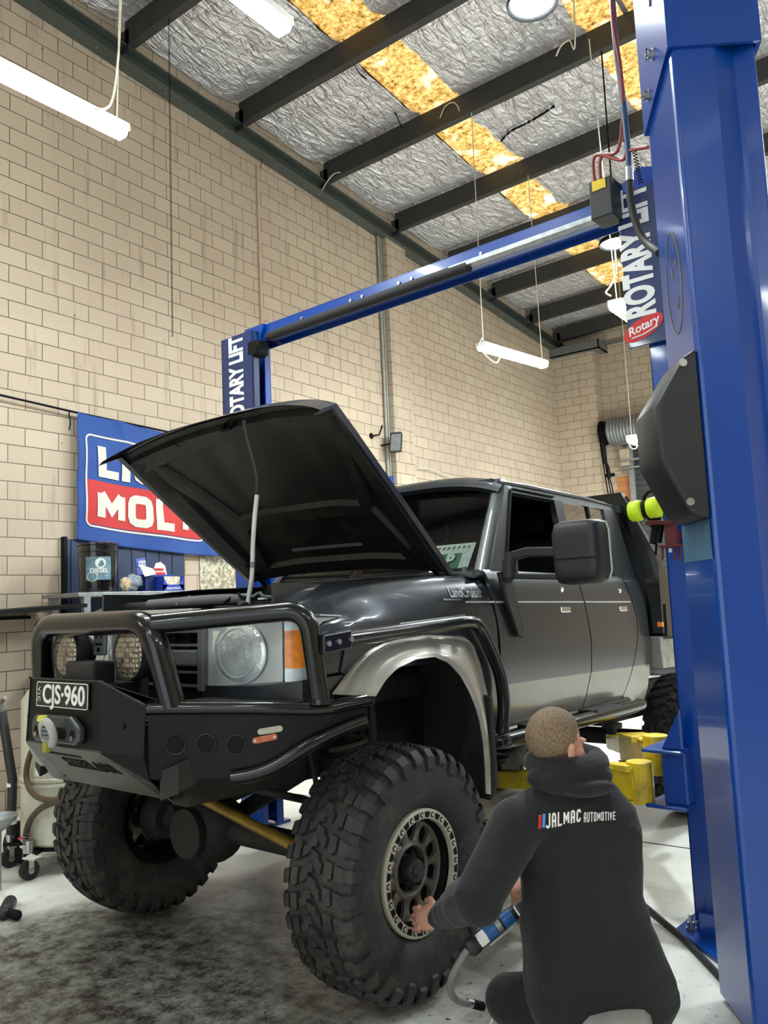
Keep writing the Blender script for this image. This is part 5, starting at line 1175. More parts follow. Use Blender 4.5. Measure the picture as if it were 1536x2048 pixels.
cp('radiator_hose', MB().tube(catmull([(0.36, 0.58, 0.31), (0.25, 0.64, 0.345), (0.05, 0.66, 0.35), (-0.1, 0.72, 0.34), (-0.3, 0.6, 0.325)], 6), 0.024, 12), M_RUB, smooth=60)
cp('intake_pipe', MB().tube([(-0.33, 0.60, 0.345), (0.10, 0.60, 0.352), (0.34, 0.62, 0.35)], 0.022, 12), M_TRIMG, smooth=60)
cp('bonnet_slam_panel', MB().box((-0.28, 0.455, 0.30), (0.18, 0.50, 0.315)), M_CREAM)
for k in range(6):
    a = Vector((-0.1 + 0.11 * k, 0.58 + 0.02 * (k % 3), 0.335)); cp('wiring', MB().tube(catmull([a, a + Vector((0.05, 0.03, 0.035)), a + Vector((0.10, 0.01, 0.02)), a + Vector((0.16, 0.06, 0.01))], 5), 0.007, 6), M_DARK if k % 2 else M_TRIMG, smooth=60)
cp('inner_guard', MB().box((0.585, 0.52, 0.0), (0.60, 1.58, 0.40)), M_PAINT); cp('inner_guard', MB().box((-0.60, 0.52, 0.0), (-0.585, 1.58, 0.40)), M_PAINT)
# hood -----------------------------------------------------------
HY, HZ = 1.555, 0.478
tip = PC(637, 820, 0, 0.66)
TH_H = rad(37.1); HL = 1.058
hc, hs = math.cos(TH_H), math.sin(TH_H)
def hp(x, u, n):            # u from the hinge forwards, n normal to the closed hood (up)
    u = u * HL; n = n - 0.018 * x
    return Vector((x, HY - u * hc + n * hs, HZ + u * hs + n * hc))
def hw(u): return interp(u, [0, 0.3, 0.85, 1.0, 1.15], [0.71, 0.735, 0.77, 0.775, 0.785])
def crown(x, u): 
    w = hw(u); return interp(u, [0, 0.5, 1.0], [0.05, 0.09, 0.125]) * (1 - (abs(x) / w) ** 3.2) + 0.012 * (1 if abs(x) < 0.3 else max(0, 1 - (abs(x) - 0.3) / 0.08)) * interp(u, [0, 0.2, 0.9, 1.0], [0, 1, 1, 0.3])
def hoodpt(s, u, off=0):    # s in -1..1
    w = hw(u); x = s * w
    if u <= 1.0: n = crown(x, u)
    n0 = crown(x, min(u, 1.0))
    if u > 1.0:
        k = (u - 1.0) / 0.135; return hp(x, 1.0 + k * 0.052, n0 - k * 0.095 + off)
    return hp(x, u, n0 + off)
ul = [0, 0.1, 0.25, 0.4, 0.55, 0.7, 0.85, 0.94, 0.98, 1.0, 1.02, 1.05, 1.10, 1.135]
mb = MB().loft([[hoodpt(-1 + 2 * i / 28, u) for i in range(29)] for u in ul], closed=False, caps=False)
# folded side flange
for sx in (-1, 1):
    mb.loft([[hoodpt(sx, u), hoodpt(sx, u, -0.03), hoodpt(sx * 0.965, u, -0.034)] for u in ul], closed=False, caps=False)
hood = cp('hood', mb, M_PAINT, smooth=50, solid=0.0)
def hin(s, u, d): return hoodpt(s, u, -d)
mb = MB()
S_ = [-0.985 + 1.97 * i / 30 for i in range(31)]
mb.loft([[hin(s, u, 0.010) for s in S_] for u in [0.02, 0.15, 0.3, 0.45, 0.6, 0.75, 0.9, 0.99]], closed=False, caps=False)
part('inner_panel', mb, M_HOODIN, hood, smooth=50, recalc=False)
def rib(path, w, d=0.035):          # hat-section stiffener along (s,u) path
    P = path; rings = []
    for i, (s, u) in enumerate(P):
        a = P[max(0, i - 1)]; b = P[min(len(P) - 1, i + 1)]; dx = (b[0] - a[0]) * 0.65; du = b[1] - a[1]; L = math.hypot(dx, du) or 1; ns, nu_ = -du / L / 0.65, dx / L
        rings.append([hin(s + ns * w * k, u + nu_ * w * k, dd) for k, dd in ((-0.5, 0.010), (-0.36, d), (0.36, d), (0.5, 0.010))])
    return MB().loft(rings, closed=False, caps=False)
def dens(pts, n=14): return [(p.x, p.y) for p in resample([Vector((a, b, 0)) for a, b in pts], n)]
for path, w in (([(-0.9, 0.03), (-0.9, 0.95)], 0.11), ([(0.9, 0.03), (0.9, 0.95)], 0.11), ([(-0.95, 0.91), (0.95, 0.91)], 0.10), ([(-0.95, 0.06), (0.95, 0.06)], 0.09),
                ([(-0.62, 0.40), (0.62, 0.40)], 0.09), ([(-0.62, 0.40), (-0.75, 0.08)], 0.09), ([(0.62, 0.40), (0.75, 0.08)], 0.09), ([(-0.62, 0.40), (-0.86, 0.88)], 0.07), ([(0.62, 0.40), (0.86, 0.88)], 0.07)):
    part('stiffener', rib(dens(path), w), M_HOODIN, hood, smooth=40, recalc=False, solid=0.003)
m = MB()
for s, u in ((0.15, 0.84), (-0.45, 0.55), (0.35, 0.62), (-0.2, 0.33), (0.45, 0.3)):
    c = hin(s, u, 0.014); m.ell(c, (0.05, 0, 0), (0, 0.03 * hc, -0.03 * hs), (0, 0.004 * hs, 0.004 * hc), 12, 6)
pass
#part('dust_patch', m, mat('pale_dust', srgb(60, 56, 48), 0.9, var=0.4, scale=30), hood)
c = hin(-0.28, 0.985, 0.02); part('latch_striker', MB().tube([hin(-0.05, 0.96, 0.01), hin(-0.05, 0.96, 0.06), hin(0.03, 0.96, 0.06), hin(0.03, 0.96, 0.01)], 0.008, 8), M_DARK, hood)
for s in ():  part('rubber_stop', MB().cyl(hin(s, 1.05, 0.0), hin(s, 1.05, 0.018), 0.014, n=10), M_RUB, hood)
for s, u, w_ in ((-0.78, 0.93, 0.010), (-0.55, 0.935, 0.018), (-0.52, 0.90, 0.008), (-0.25, 0.93, 0.008), (0.18, 0.935, 0.012), (0.52, 0.93, 0.009)):
    part('inner_hole', MB().cyl(hin(s, u, 0.036), hin(s, u, 0.0375), w_, n=14), M_DARK, hood)
part('insulation_clip_panel', MB().loft([[hin(s, u, 0.03) for s in (-0.35, -0.1, 0.15, 0.35)] for u in (0.17, 0.19)], closed=False, caps=False), M_TRIMG, hood, recalc=False)
for sx in (-1, 1):
    m = MB().tube([hp(sx * 0.60, 0.16, -0.02), Vector((sx * 0.615, HY + 0.02, HZ - 0.03))], 0.012, 8); part('hinge', m, M_DARK, hood)
pr_ = [(488, 842), (497, 885), (508, 925), (515, 960), (514, 990), (509, 1040), (506, 1090), (505, 1130), (503, 1160), (498, 1190), (495, 1212)]
ya = lambda i: interp(i, [0, 10], [0.66, 0.60])
P_ = [PC(*q, 1, ya(i)) for i, q in enumerate(pr_)]
ps = epart('hood_stay', car, label='pale prop holding the hood open')
part('upper_stay', MB().tube(catmull(P_[:5], 5), 0.0085, 10), M_RUB, ps, smooth=60, label='black upper section')
part('lower_stay', MB().tube(catmull(P_[4:], 5), 0.0095, 10), mat('pale_grey_tube', srgb(196, 198, 196), 0.4, 0.2), ps, smooth=60)
part('stay_band', MB().cyl(P_[7] + Vector((0, 0, 0.012)), P_[7] - Vector((0, 0, 0.012)), 0.0108, n=12), M_TRIMG, ps, smooth=60)
# cowl ---------------------------------------------------------------
mb = MB().add([Vector((x, y, z)) for x, y, z in ((-0.72, 1.58, 0.455), (0.72, 1.58, 0.455), (0.72, 1.77, 0.485), (-0.72, 1.77, 0.485), (0.79, 1.60, 0.44), (0.785, 1.80, 0.47), (-0.79, 1.60, 0.44), (-0.785, 1.80, 0.47), (0.79, 1.72, 0.43), (-0.79, 1.72, 0.43))],
              [(0, 1, 2, 3), (1, 4, 5, 2), (6, 0, 3, 7)])
cp('cowl', mb, M_PAINT, recalc=False, solid=0.01)
m = MB().bar((0.55, 1.72, 0.49), (0.05, 1.66, 0.50), 0.018, 0.015); m.cyl((0.55, 1.72, 0.47), (0.55, 1.72, 0.50), 0.02, n=12); m.bar((-0.1, 1.70, 0.49), (-0.55, 1.66, 0.50), 0.018, 0.015); cp('wiper', m, M_DARK)
cp('washer_nozzle', MB().cyl((0.70, 1.66, 0.46), (0.70, 1.66, 0.49), 0.012, n=10), M_TRIMG)
# cab: greenhouse frame -------------------------------------------------
def gp(sx, y, z): return Vector((sx * xg(z), y, z))
WB = (1.75, 0.482); WT = (2.105, 0.955)          # windscreen base and head (y, z)
def yw(z): return WB[0] + (WT[0] - WB[0]) * (z - WB[1]) / (WT[1] - WB[1])
def strip_g(sx, a, b, n=6):                       # quad strip between two (y,z) polylines on the greenhouse side
    A = resample([Vector((0, *p)) for p in a], n + 1); B = resample([Vector((0, *p)) for p in b], n + 1)
    return MB().loft([[gp(sx, p.y, p.z), gp(sx, q_.y, q_.z)] for p, q_ in zip(A, B)], closed=False, caps=False)
for sx in (1, -1):
    m = MB()
    for a, b in (([(1.755, 0.47), (yw(0.95), 0.955)], [(1.90, 0.46), (2.14, 0.905)]),
                 ([(yw(0.95), 0.955), (3.40, 0.955)], [(2.14, 0.905), (3.34, 0.905)]),
                 ([(2.60, 0.905), (2.575, 0.46)], [(2.70, 0.905), (2.67, 0.46)]),
                 ([(3.24, 0.905), (3.21, 0.46)], [(3.40, 0.955), (3.46, 0.46)])):
        s_ = strip_g(sx, a, b, 8); m.add(s_.v, s_.f)
    cp('pillar_frame', m, M_PAINT, smooth=50, solid=0.035, recalc=True)
# A pillar face towards the front, beside the glass
for sx in (1, -1):
    m = MB().loft([[Vector((sx * (0.70 - (z - 0.48) * 0.21), yw(z) - 0.006, z)), Vector((sx * (xg(z) - 0.022), yw(z) - 0.004, z)), gp(sx, yw(z) + 0.018, z)] for z in (0.47, 0.6, 0.75, 0.9, 0.955, 0.985)], closed=False, caps=False)
    cp('front_pillar', m, M_PAINT, smooth=60, solid=0.02)
# roof
def roofp(x, y):
    e = abs(x) / 0.665
    z = 1.035 - 0.075 * e ** 3.5
    z -= 0.06 * max(0, 1 - (y - 2.05) / 0.10) ** 2 + 0.05 * max(0, 1 - (3.44 - y) / 0.12) ** 2
    return Vector((x, y, z))
ry = [2.05, 2.065, 2.09, 2.13, 2.19, 2.5, 2.9, 3.2, 3.32, 3.38, 3.42, 3.44]
mb = MB().loft([[roofp(-0.665 + 1.33 * i / 24, y) for i in range(25)] for y in ry], closed=False, caps=False)
cp('roof', mb, M_PAINT, smooth=60, solid=0.03)
for sx in (1, -1):
    m = MB().tube([(sx * 0.672, 2.05, 0.952), (sx * 0.677, 2.3, 0.958), (sx * 0.677, 3.0, 0.958), (sx * 0.672, 3.44, 0.94)], 0.011, 8); cp('drip_rail', m, M_PAINT, smooth=60)
    P = [gp(sx, y, z) + Vector((sx * 0.006, 0, 0)) for y, z in ((1.89, 0.465), (2.12, 0.905), (2.14, 0.925), (2.60, 0.925))]
    cp('door_trim', MB().tube(P, 0.006, 6), M_DARK)
cp('windscreen_header', MB().box((-0.60, WT[0] - 0.015, 0.945), (0.60, WT[0] + 0.03, 0.985)), M_PAINT)
# glass
mb = MB().grid(lambda u, v: Vector(((-1 + 2 * u) * (0.70 - 0.10 * v), WB[0] + (WT[0] - WB[0]) * v + 0.012 - 0.03 * (1 - (2 * u - 1) ** 2), WB[1] + (WT[1] - WB[1]) * v)), 20, 10)
cp('windscreen', mb, M_GLASS, smooth=180, recalc=False)
m = MB().tube([(0.705, 1.763, 0.483), (0.602, WT[0] - 0.005, 0.95), (-0.602, WT[0] - 0.005, 0.95), (-0.705, 1.763, 0.483)], 0.012, 8, closed=True); cp('windscreen_seal', m, M_DARK)
def pane(sx, poly): return MB().add([gp(sx, y, z) - Vector((sx * 0.012, 0, 0)) for y, z in poly], [tuple(range(len(poly)))])
for sx in (1, -1):
    cp('side_glass', pane(sx, [(2.68, 0.46), (2.71, 0.905), (3.02, 0.905), (2.96, 0.46)]), M_TINT, recalc=False)
    cp('side_glass', pane(sx, [(2.975, 0.46), (3.035, 0.905), (3.24, 0.905), (3.21, 0.46)]), M_TINT, recalc=False)
    m = MB().loft([[gp(sx, 3.018 - (0.905 - z) * 0.13, z), gp(sx, 3.040 - (0.905 - z) * 0.13, z)] for z in (0.46, 0.7, 0.905)], closed=False, caps=False); cp('window_divider', m, M_DARK, solid=0.02)
cp('side_glass', pane(-1, [(1.91, 0.46), (2.14, 0.905), (2.60, 0.905), (2.575, 0.46)]), M_TINT, recalc=False)
cp('rear_wall', MB().add([Vector(p) for p in ((-0.78, 3.44, 0.46), (0.78, 3.44, 0.46), (0.66, 3.36, 0.97), (-0.66, 3.36, 0.97), (-0.80, 3.46, -0.28), (0.80, 3.46, -0.28))], [(0, 1, 2, 3), (4, 5, 1, 0)]), M_DARK, recalc=False)
# doors -----------------------------------------------------------------
zl = [-0.285, -0.25, -0.20, -0.13, -0.07, -0.06, 0.02, 0.10, 0.16, 0.22, 0.27, 0.31, 0.35, 0.39, 0.43, 0.458, 0.474]
def yfr(z): return interp(z, [-0.29, 0.16, 0.33, 0.46], [1.715, 1.722, 1.708, 1.70])
def ysp(z): return interp(z, [-0.29, -0.225, -0.06, 0.10, 0.33, 0.46], [2.545, 2.575, 2.645, 2.655, 2.625, 2.615])
def yre(z): return interp(z, [-0.29, -0.13, 0.0, 0.10, 0.2, 0.33, 0.46], [3.02, 3.16, 3.24, 3.28, 3.30, 3.27, 3.24])
def doorm(sx, ya_, yb_, n=8):
    m = MB(); v = []
    for z in zl:
        for i in range(n + 1):
            y = ya_(z) + (yb_(z) - ya_(z)) * i / n; v.append(Vector((sx * xs(z), y, z)))
    f = []; 
    for j in range(len(zl) - 1):
        for i in range(n): f.append(((j * (n + 1) + i), j * (n + 1) + i + 1, (j + 1) * (n + 1) + i + 1, (j + 1) * (n + 1) + i))
    m.add(v, f); m.mi = [1 if j < 4 else 0 for j in range(len(zl) - 1) for i in range(n)]
    return m
for sx in (1, -1):
    d1 = cp('front_door', doorm(sx, yfr, ysp), [M_PAINT, M_TWO], smooth=35, solid=0.02)
    d2 = cp('rear_door', doorm(sx, lambda z: ysp(z) + 0.010, yre), [M_PAINT, M_TWO], smooth=35, solid=0.02)
    cp('cab_corner', doorm(sx, lambda z: yre(z) + 0.010, lambda z: interp(z, [-.29, 0, .46], [3.42, 3.47, 3.46]), 2), [M_PAINT, M_TWO], smooth=35, solid=0.02)
    for d, y0 in ((d1, 2.40), (d2, 3.13)):
        m = MB().box((sx * 0.826, y0 - 0.05, 0.262), (sx * 0.838, y0 + 0.055, 0.292)); part('handle', m, M_CHROME, d, bevel=0.004)
        part('handle_recess', MB().box((sx * 0.828, y0 - 0.045, 0.195), (sx * 0.8345, y0 + 0.045, 0.255)), M_DARK, d)
        part('lock', MB().cyl((sx * 0.81, y0 + 0.0, 0.385), (sx * 0.822, y0 + 0.0, 0.382), 0.014, n=14), M_CHROME, d, smooth=40)
    part('side_strip', MB().box((sx * 0.829, 1.722, 0.314), (sx * 0.834, 2.62, 0.322)), M_STRIP, d1)
    part('side_strip', MB().box((sx * 0.829, 2.64, 0.314), (sx * 0.834, 3.24, 0.322)), M_STRIP, d2)
    part('badge', text_mb('GXL', frame_m((sx * 0.826, 1.80, 0.40), (0, sx, 0), (-sx * 0.2, 0, 1)), 0.05, bold=0.02, ext=0.001), M_CHROME, d1)
    cp('sill', MB().box((sx * 0.74, 1.56, -0.335), (sx * 0.80, 3.2, -0.28)), M_PAINT, bevel=0.01)
cp('cab_floor', MB().box((-0.78, 1.6, -0.30), (0.78, 3.45, -0.24)), M_UNDER)
# interior ----------------------------------------------------------------
cp('dashboard', MB().prism([(-0.70, 1.82, 0.46), (-0.70, 2.06, 0.48), (-0.70, 2.14, 0.40), (-0.70, 2.10, 0.05), (-0.70, 1.82, 0.05)], (1.40, 0, 0)), M_DARK, bevel=0.02)
for x in (-0.36, 0.36):
    s_ = cp('seat', MB().box((x - 0.24, 2.2, 0.0), (x + 0.24, 2.68, 0.16)), M_DARK, bevel=0.05, seg=3)
    part('seat_back', MB().prism([(x - 0.23, 2.60, 0.14), (x - 0.23, 2.70, 0.14), (x - 0.23, 2.86, 0.70), (x - 0.23, 2.76, 0.72)], (0.46, 0, 0)), M_DARK, s_, bevel=0.04, seg=3)
    part('headrest', MB().box((x - 0.13, 2.78, 0.74), (x + 0.13, 2.87, 0.90)), M_DARK, s_, bevel=0.04, seg=3)
cp('bench_seat', MB().box((-0.66, 2.95, 0.0), (0.66, 3.40, 0.62)), M_DARK, bevel=0.05)
cp('steering_wheel', MB().tube([Vector((-0.36, 2.16, 0.46)) + Vector((0.19 * math.cos(a), 0.06 * math.sin(a), 0.18 * math.sin(a))) for a in [2 * PI * i / 30 for i in range(30)]], 0.014, 8, closed=True), M_DARK, smooth=60)
cp('headliner', MB().box((-0.62, 2.16, 0.925), (0.62, 3.34, 0.945)), M_DARK)
# p plate inside the windscreen
pp = [PC(865, 1072, 1, 1.90), PC(949, 1066, 1, 1.90), PC(943, 1107, 1, 1.88), PC(880, 1108, 1, 1.88)]
pl = thing('probationary_plate', 'green and white P plate card behind the truck windscreen', 'card', TRUCK, pp[3])
card = [Vector((0.28, 1.83, 0.495)), Vector((0.60, 1.83, 0.495)), Vector((0.60, 1.92, 0.632)), Vector((0.28, 1.92, 0.632))]
part('card', MB().prism(card, (0, 0.002, 0)), mat('mottled_white_card', srgb(222, 226, 218), 0.5, var=0.25, scale=60), pl)
gr = [c + Vector((0, -0.003, -0.0)) for c in (card[0].lerp(card[1], 0.30), card[0].lerp(card[1], 0.80), card[0].lerp(card[1], 0.80).lerp(card[3].lerp(card[2], 0.80), 0.62), card[0].lerp(card[1], 0.30).lerp(card[3].lerp(card[2], 0.30), 0.62))]
part('green_panel', MB().prism(gr, (0, 0.001, 0)), mat('green_print', srgb(12, 110, 62), 0.5), pl, label='green panel')
part('lettering', text_mb('P', frame_m(gr[0].lerp(gr[2], 0.5) + Vector((0.02, -0.006, 0.004)), (1, 0, 0), card[3] - card[0]), 0.10, bold=0.05, ext=0.0005), M_WHITE, pl, label='white letter')
m = MB()
for k in range(9): c0 = card[3].lerp(card[2], 0.06 + 0.1 * k) * 0.86 + card[0].lerp(card[1], 0.06 + 0.1 * k) * 0.14; m.bar(c0 + Vector((0, -0.004, -0.012)), c0 + Vector((0.018, -0.004 , 0.004)), 0.002, 0.006, up=(0, 1, 0))
part('border_print', m, M_DARK, pl)
# mirror ------------------------------------------------------------------
def mirror(sx):
    S = lambda x, y, z: Vector((sx * x, y, z))
    mr = epart('side_mirror', car)
    # door mounted bracket
    m = MB().prism([S(0.828, 1.735, 0.46), S(0.828, 1.83, 0.47), S(0.85, 1.905, 0.18), S(0.85, 1.885, 0.145), S(0.85, 1.845, 0.155), S(0.84, 1.78, 0.30)], (sx * 0.025, 0, 0))
    part('bracket', m, M_BLACKM, mr, bevel=0.006)
    m = MB().cyl(S(0.895, 1.755, 0.43), S(0.895, 1.755, 0.515), 0.038, n=20); m.cyl(S(0.905, 1.75, 0.50), S(0.905, 1.75, 0.55), 0.032, n=18); m.bar(S(0.85, 1.78, 0.43), S(0.90, 1.755, 0.46), 0.05, 0.05)
    part('pivot', m, M_BLACKM, mr, smooth=40)
    m = MB().loft([[S(x, 1.75 + dy, z + dz) for dy, dz in ((-0.02, -0.022), (0.02, -0.022), (0.02, 0.022), (-0.02, 0.022))] for x, z in ((0.90, 0.528), (1.0, 0.545), (1.15, 0.535))])
    m.loft([[S(x, 1.75 + dy, z + dz) for dy, dz in ((-0.014, -0.014), (0.014, -0.014), (0.014, 0.014), (-0.014, 0.014))] for x, z in ((0.90, 0.438), (1.16, 0.42))])
    part('arm', m, M_BLACKM, mr, bevel=0.006)
    # housing: rounded shell, flat mirror towards the rear
    out = [(1.148, 0.415), (1.142, 0.50), (1.138, 0.62), (1.15, 0.655), (1.19, 0.668), (1.33, 0.668), (1.365, 0.655), (1.375, 0.62), (1.38, 0.44), (1.365, 0.40), (1.33, 0.388), (1.19, 0.384), (1.16, 0.392)]
    cx_, cz_ = 1.26, 0.525
    rings = [[S(cx_ + (x - cx_) * k, y, cz_ + (z - cz_) * k) for x, z in out] for y, k in ((1.70, 0.55), (1.70, 0.78), (1.712, 0.92), (1.735, 1.0), (1.80, 1.02), (1.812, 1.0))]
    part('housing', MB().loft(rings), M_BLACKM, mr, smooth=35, bevel=0.004)
    m = MB().box((sx * 1.16, 1.697, 0.493), (sx * 1.36, 1.705, 0.499)); part('housing_groove', m, M_DARK, mr)
    part('mirror_glass', MB().loft([[S(cx_ + (x - cx_) * k, y, cz_ + (z - cz_) * k) for x, z in out] for y, k in ((1.8125, 0.93), (1.814, 0.93))]), M_CHROME, mr)
    part('bright_edge', MB().tube([S(x + (0.004 if x > cx_ else -0.004), 1.806, z) for x, z in out[5:10]], 0.005, 6), M_CREAM, mr, label='pale edge')
mirror(1)
# scrub rails and side steps ---------------------------------------------------
def rail(sx):
    P = [PC(*q, 0, 0.885) for q in ((640, 1288), (690, 1278), (800, 1263), (930, 1244), (955, 1246), (975, 1285), (1000, 1345), (1008, 1395), (1008, 1440), (1000, 1488))]
    P = [Vector((sx * p.x, p.y, p.z)) for p in P]
    r = cp('scrub_rail', MB().tube(fillet(P, 0.05, 4), 0.030, 14), M_BLACK, smooth=60)
    a, b = P[0], P[1]
    part('clamp_plate', MB().obox(a.lerp(b, 0.45) + Vector((sx * 0.015, 0, 0)), (0.02, 0, 0), (b - a) * 0.55, (0, 0, 0.034)), M_BLACK, r, bevel=0.006)
    for k in (0.05, 0.45, 0.95):
        c = a.lerp(b, k) + Vector((sx * 0.034, 0, 0.0)); part('bolt', MB().cyl(c, c + Vector((sx * 0.008, 0, 0)), 0.010, n=8), M_STEEL, r)
    part('grey_line', MB().tube([p + Vector((sx * 0.0, 0, 0.03)) for p in P[2:4]], 0.004, 6), M_TRIMG, r)  # thin grey line along the crest of the rail
    A = PC(1287, 1408, 0, 0.93); B = PC(1004, 1484, 0, 0.93)
    A = Vector((sx * A.x, A.y, A.z)); B = Vector((sx * B.x, B.y, B.z))
    st = cp('side_step', MB().tube(fillet([A + Vector((-sx * 0.03, 0.0, 0)), A + Vector((0, -0.02, 0)), B, B + Vector((-sx * 0.12, -0.03, 0))], 0.05, 5), 0.034, 14), M_BLACK, smooth=60)
    part('inner_tube', MB().tube([A + Vector((-sx * 0.10, 0, 0.01)), B + Vector((-sx * 0.10, 0, 0.01))], 0.028, 12), M_BLACK, st, smooth=60)
    for k0, k1 in ((0.22, 0.42), (0.62, 0.82)): 
        a, b = A.lerp(B, k0), A.lerp(B, k1); part('tread_plate', MB().obox(a.lerp(b, 0.5) + Vector((-sx * 0.05, 0, 0.03)), (0.075, 0, 0), (b - a) * 0.5, (0, 0, 0.006)), M_GALV if False else M_BLACKM, st)
    for k0 in (0.1, 0.5, 0.9): a = A.lerp(B, k0); part('step_bracket', MB().bar(a, a + Vector((-sx * 0.45, 0, 0.03)), 0.05, 0.03), M_UNDER, st)
rail(1); rail(-1)
# bull bar ------------------------------------------------------------------
V = Vector
bb = epart('bull_bar', car)
def bp(name, mb, m=M_BLACK, **kw): return part(name, mb, m, bb, **kw)
hoopP = [V((-0.455, 0.168, -0.04)), V((-0.39, 0.115, 0.262)), V((0.39, 0.115, 0.262)), V((0.455, 0.168, -0.04))]
bp('centre_hoop', MB().tube(fillet(hoopP, 0.11, 8), 0.046, 20), smooth=60)
for sx in (1, -1):
    S = lambda x, y, z: V((sx * x, y, z))
    def mp(px, py, x): p_ = PC(px, py, 0, x); return V((sx * p_.x, p_.y, p_.z))
    bp('outer_hoop', MB().tube(fillet([S(0.395, 0.125, 0.255), mp(614, 1219, 0.855), mp(641, 1406, 0.87)], 0.085, 8), 0.036, 18), smooth=60)
    bp('hoop_collar', MB().tube([mp(641, 1408, 0.87), mp(641, 1398, 0.87)], 0.043, 16))
    topc = catmull([S(0.40, 0.10, -0.040), mp(400, 1416, 0.54), mp(520, 1416, 0.71), mp(640, 1417, 0.86), mp(700, 1407, 0.91), mp(738, 1400, 0.935)], 6)
    lowc = catmull([S(0.40, 0.11, -0.285), mp(385, 1560, 0.50), mp(480, 1552, 0.64), mp(545, 1533, 0.735), mp(620, 1487, 0.83), mp(690, 1455, 0.89), mp(732, 1440, 0.93)], 6)
    T = resample(topc, 26); L = resample(lowc, 26)
    # wing face with three round holes
    m = MB(); nv = 10
    def wp(u, v):
        k = u * 25; i = min(24, int(k)); t = k - i
        a = T[i].lerp(T[i + 1], t); b = L[i].lerp(L[i + 1], t); return a.lerp(b, v)
    m.grid(lambda u, v: wp(u, v), 40, nv)
    w_ = bp('wing_panel', m, M_BLACKP, smooth=60, solid=0.005)
    for px, x in ((353, 0.477), (413, 0.56), (474, 0.645)):
        c = PC(px, 1490, 0, x); c = V((sx * c.x, c.y, c.z))
        # nearest point on the panel
        best = min(((wp(u / 60, v / 30) - c).length, u / 60, v / 30) for u in range(60) for v in range(30)); u, v = best[1], best[2]
        p = wp(u, v); du = (wp(min(1, u + .02), v) - p).normalized(); dv = (wp(u, min(1, v + .05)) - p).normalized(); n = du.cross(dv).normalized()
        if n.y > 0: n = -n
        bp('round_opening', MB().cyl(p + n * 0.0008, p + n * 0.0018, 0.033, n=28), M_DARK)
        bp('opening_lip', MB().tube([p + n * 0.002 + du * 0.034 * math.cos(a) + dv * 0.034 * math.sin(a) for a in [2 * PI * k / 28 for k in range(28)]], 0.0025, 6, closed=True))
    for px, py, x, mt, nm in ((541, 1461, 0.735, mat('clear_marker_%d' % sx, srgb(164, 160, 140), 0.3), 'clear_marker_lamp'), (532, 1478, 0.725, mat('dull_amber_%d' % sx, srgb(170, 82, 30), 0.3, var=0.3, scale=60), 'amber_marker_lamp')):
        c = PC(px, py, 0, x); c = V((sx * c.x, c.y, c.z))
        best = min(((wp(u / 80, v / 40) - c).length, u / 80, v / 40) for u in range(80) for v in range(40)); u, v = best[1], best[2]
        p = wp(u, v); du = (wp(min(1, u + .02), v) - p).normalized(); dv = V((0, 0, 1)) - du * du.z; dv.normalize(); n = du.cross(dv).normalized()
        if n.y > 0: n = -n
        ring = [(0.034 + 0.011 * math.cos(a), 0.011 * math.sin(a)) if abs(a) <= PI / 2 else (-0.034 + 0.011 * math.cos(a), 0.011 * math.sin(a)) for a in [-PI / 2 + PI * k / 8 for k in range(9)] + [PI / 2 + 1e-6 + (PI - 2e-6) * k / 8 for k in range(9)]]
        bp(nm, MB().prism([p + du * a + dv * b + n * 0.001 for a, b in ring], n * 0.008), mt, bevel=0.002)
        for s_ in (-1, 1): q_ = p + du * 0.034 * s_ + n * 0.009; bp('marker_screw', MB().cyl(q_, q_ + n * 0.002, 0.0045, n=10), M_STEEL)
    bp('top_tube', MB().tube(T, 0.024, 12), smooth=60)
    bp('lower_tube', MB().tube(L[9:], 0.028, 12), smooth=60)
    bp('tube_end', MB().tube([T[25], T[25] + S(-0.03, 0.035, 0.0)], 0.024, 12), smooth=60)
    # tread plate shelf behind the top tube
    m = MB(); v = []
    for p in T[:20]: v += [p + V((0, 0, 0.012)), V((p.x * 0.97, max(p.y + 0.03, 0.40), -0.03))]
    m.add(v, [(2 * i, 2 * i + 1, 2 * i + 3, 2 * i + 2) for i in range(19)])
    kt = N('tread_plate_%d' % sx); kt.b.inputs['Base Color'].default_value = srgb(34, 36, 38); kt.b.inputs['Metallic'].default_value = 0.4; kt.b.inputs['Roughness'].default_value = 0.35
    vz = kt.n('ShaderNodeTexVoronoi'); vz.inputs['Scale'].default_value = 70; kt.l(kt.coord(), vz.inputs['Vector']); kt.l(kt.bump(vz.outputs['Distance'], 0.8, 0.006), kt.b.inputs['Normal']); kt.l(kt.ramp(vz.outputs['Distance'], [(0.2, srgb(60, 62, 64)), (0.5, srgb(24, 25, 27))]), kt.b.inputs['Base Color'])
    bp('tread_shelf', m, kt.m, recalc=False, solid=0.004)
    # chamfer panel beside the centre
    bp('chamfer_panel', MB().add([S(0.25, 0.0, 0.058), S(0.405, 0.09, -0.030), S(0.405, 0.085, -0.20), S(0.405, 0.11, -0.29), S(0.27, 0.0, -0.19)], [(0, 1, 2, 4), (4, 2, 3)]), M_BLACKP, solid=0.004, recalc=False)
    bp('edge_weld', MB().tube([S(0.252, 0.0, 0.058), S(0.405, 0.088, -0.028)], 0.005, 8), M_BLACK)
    c = S(0.335, 0.046, -0.10); bp('small_hole', MB().cyl(c, c + V((0.0 * sx, -0.004, 0)), 0.013, n=14), M_DARK)
    # underside corner
    bp('lower_gusset', MB().add([S(0.27, 0.0, -0.19), S(0.405, 0.11, -0.29), S(0.42, 0.20, -0.375), S(0.33, 0.24, -0.385)], [(0, 1, 2, 3)]), solid=0.004, recalc=False)
    m = MB().box((sx * 0.33, 0.2, -0.36), (sx * 0.40, 0.75, -0.22)); bp('chassis_mount', m, M_UNDER)
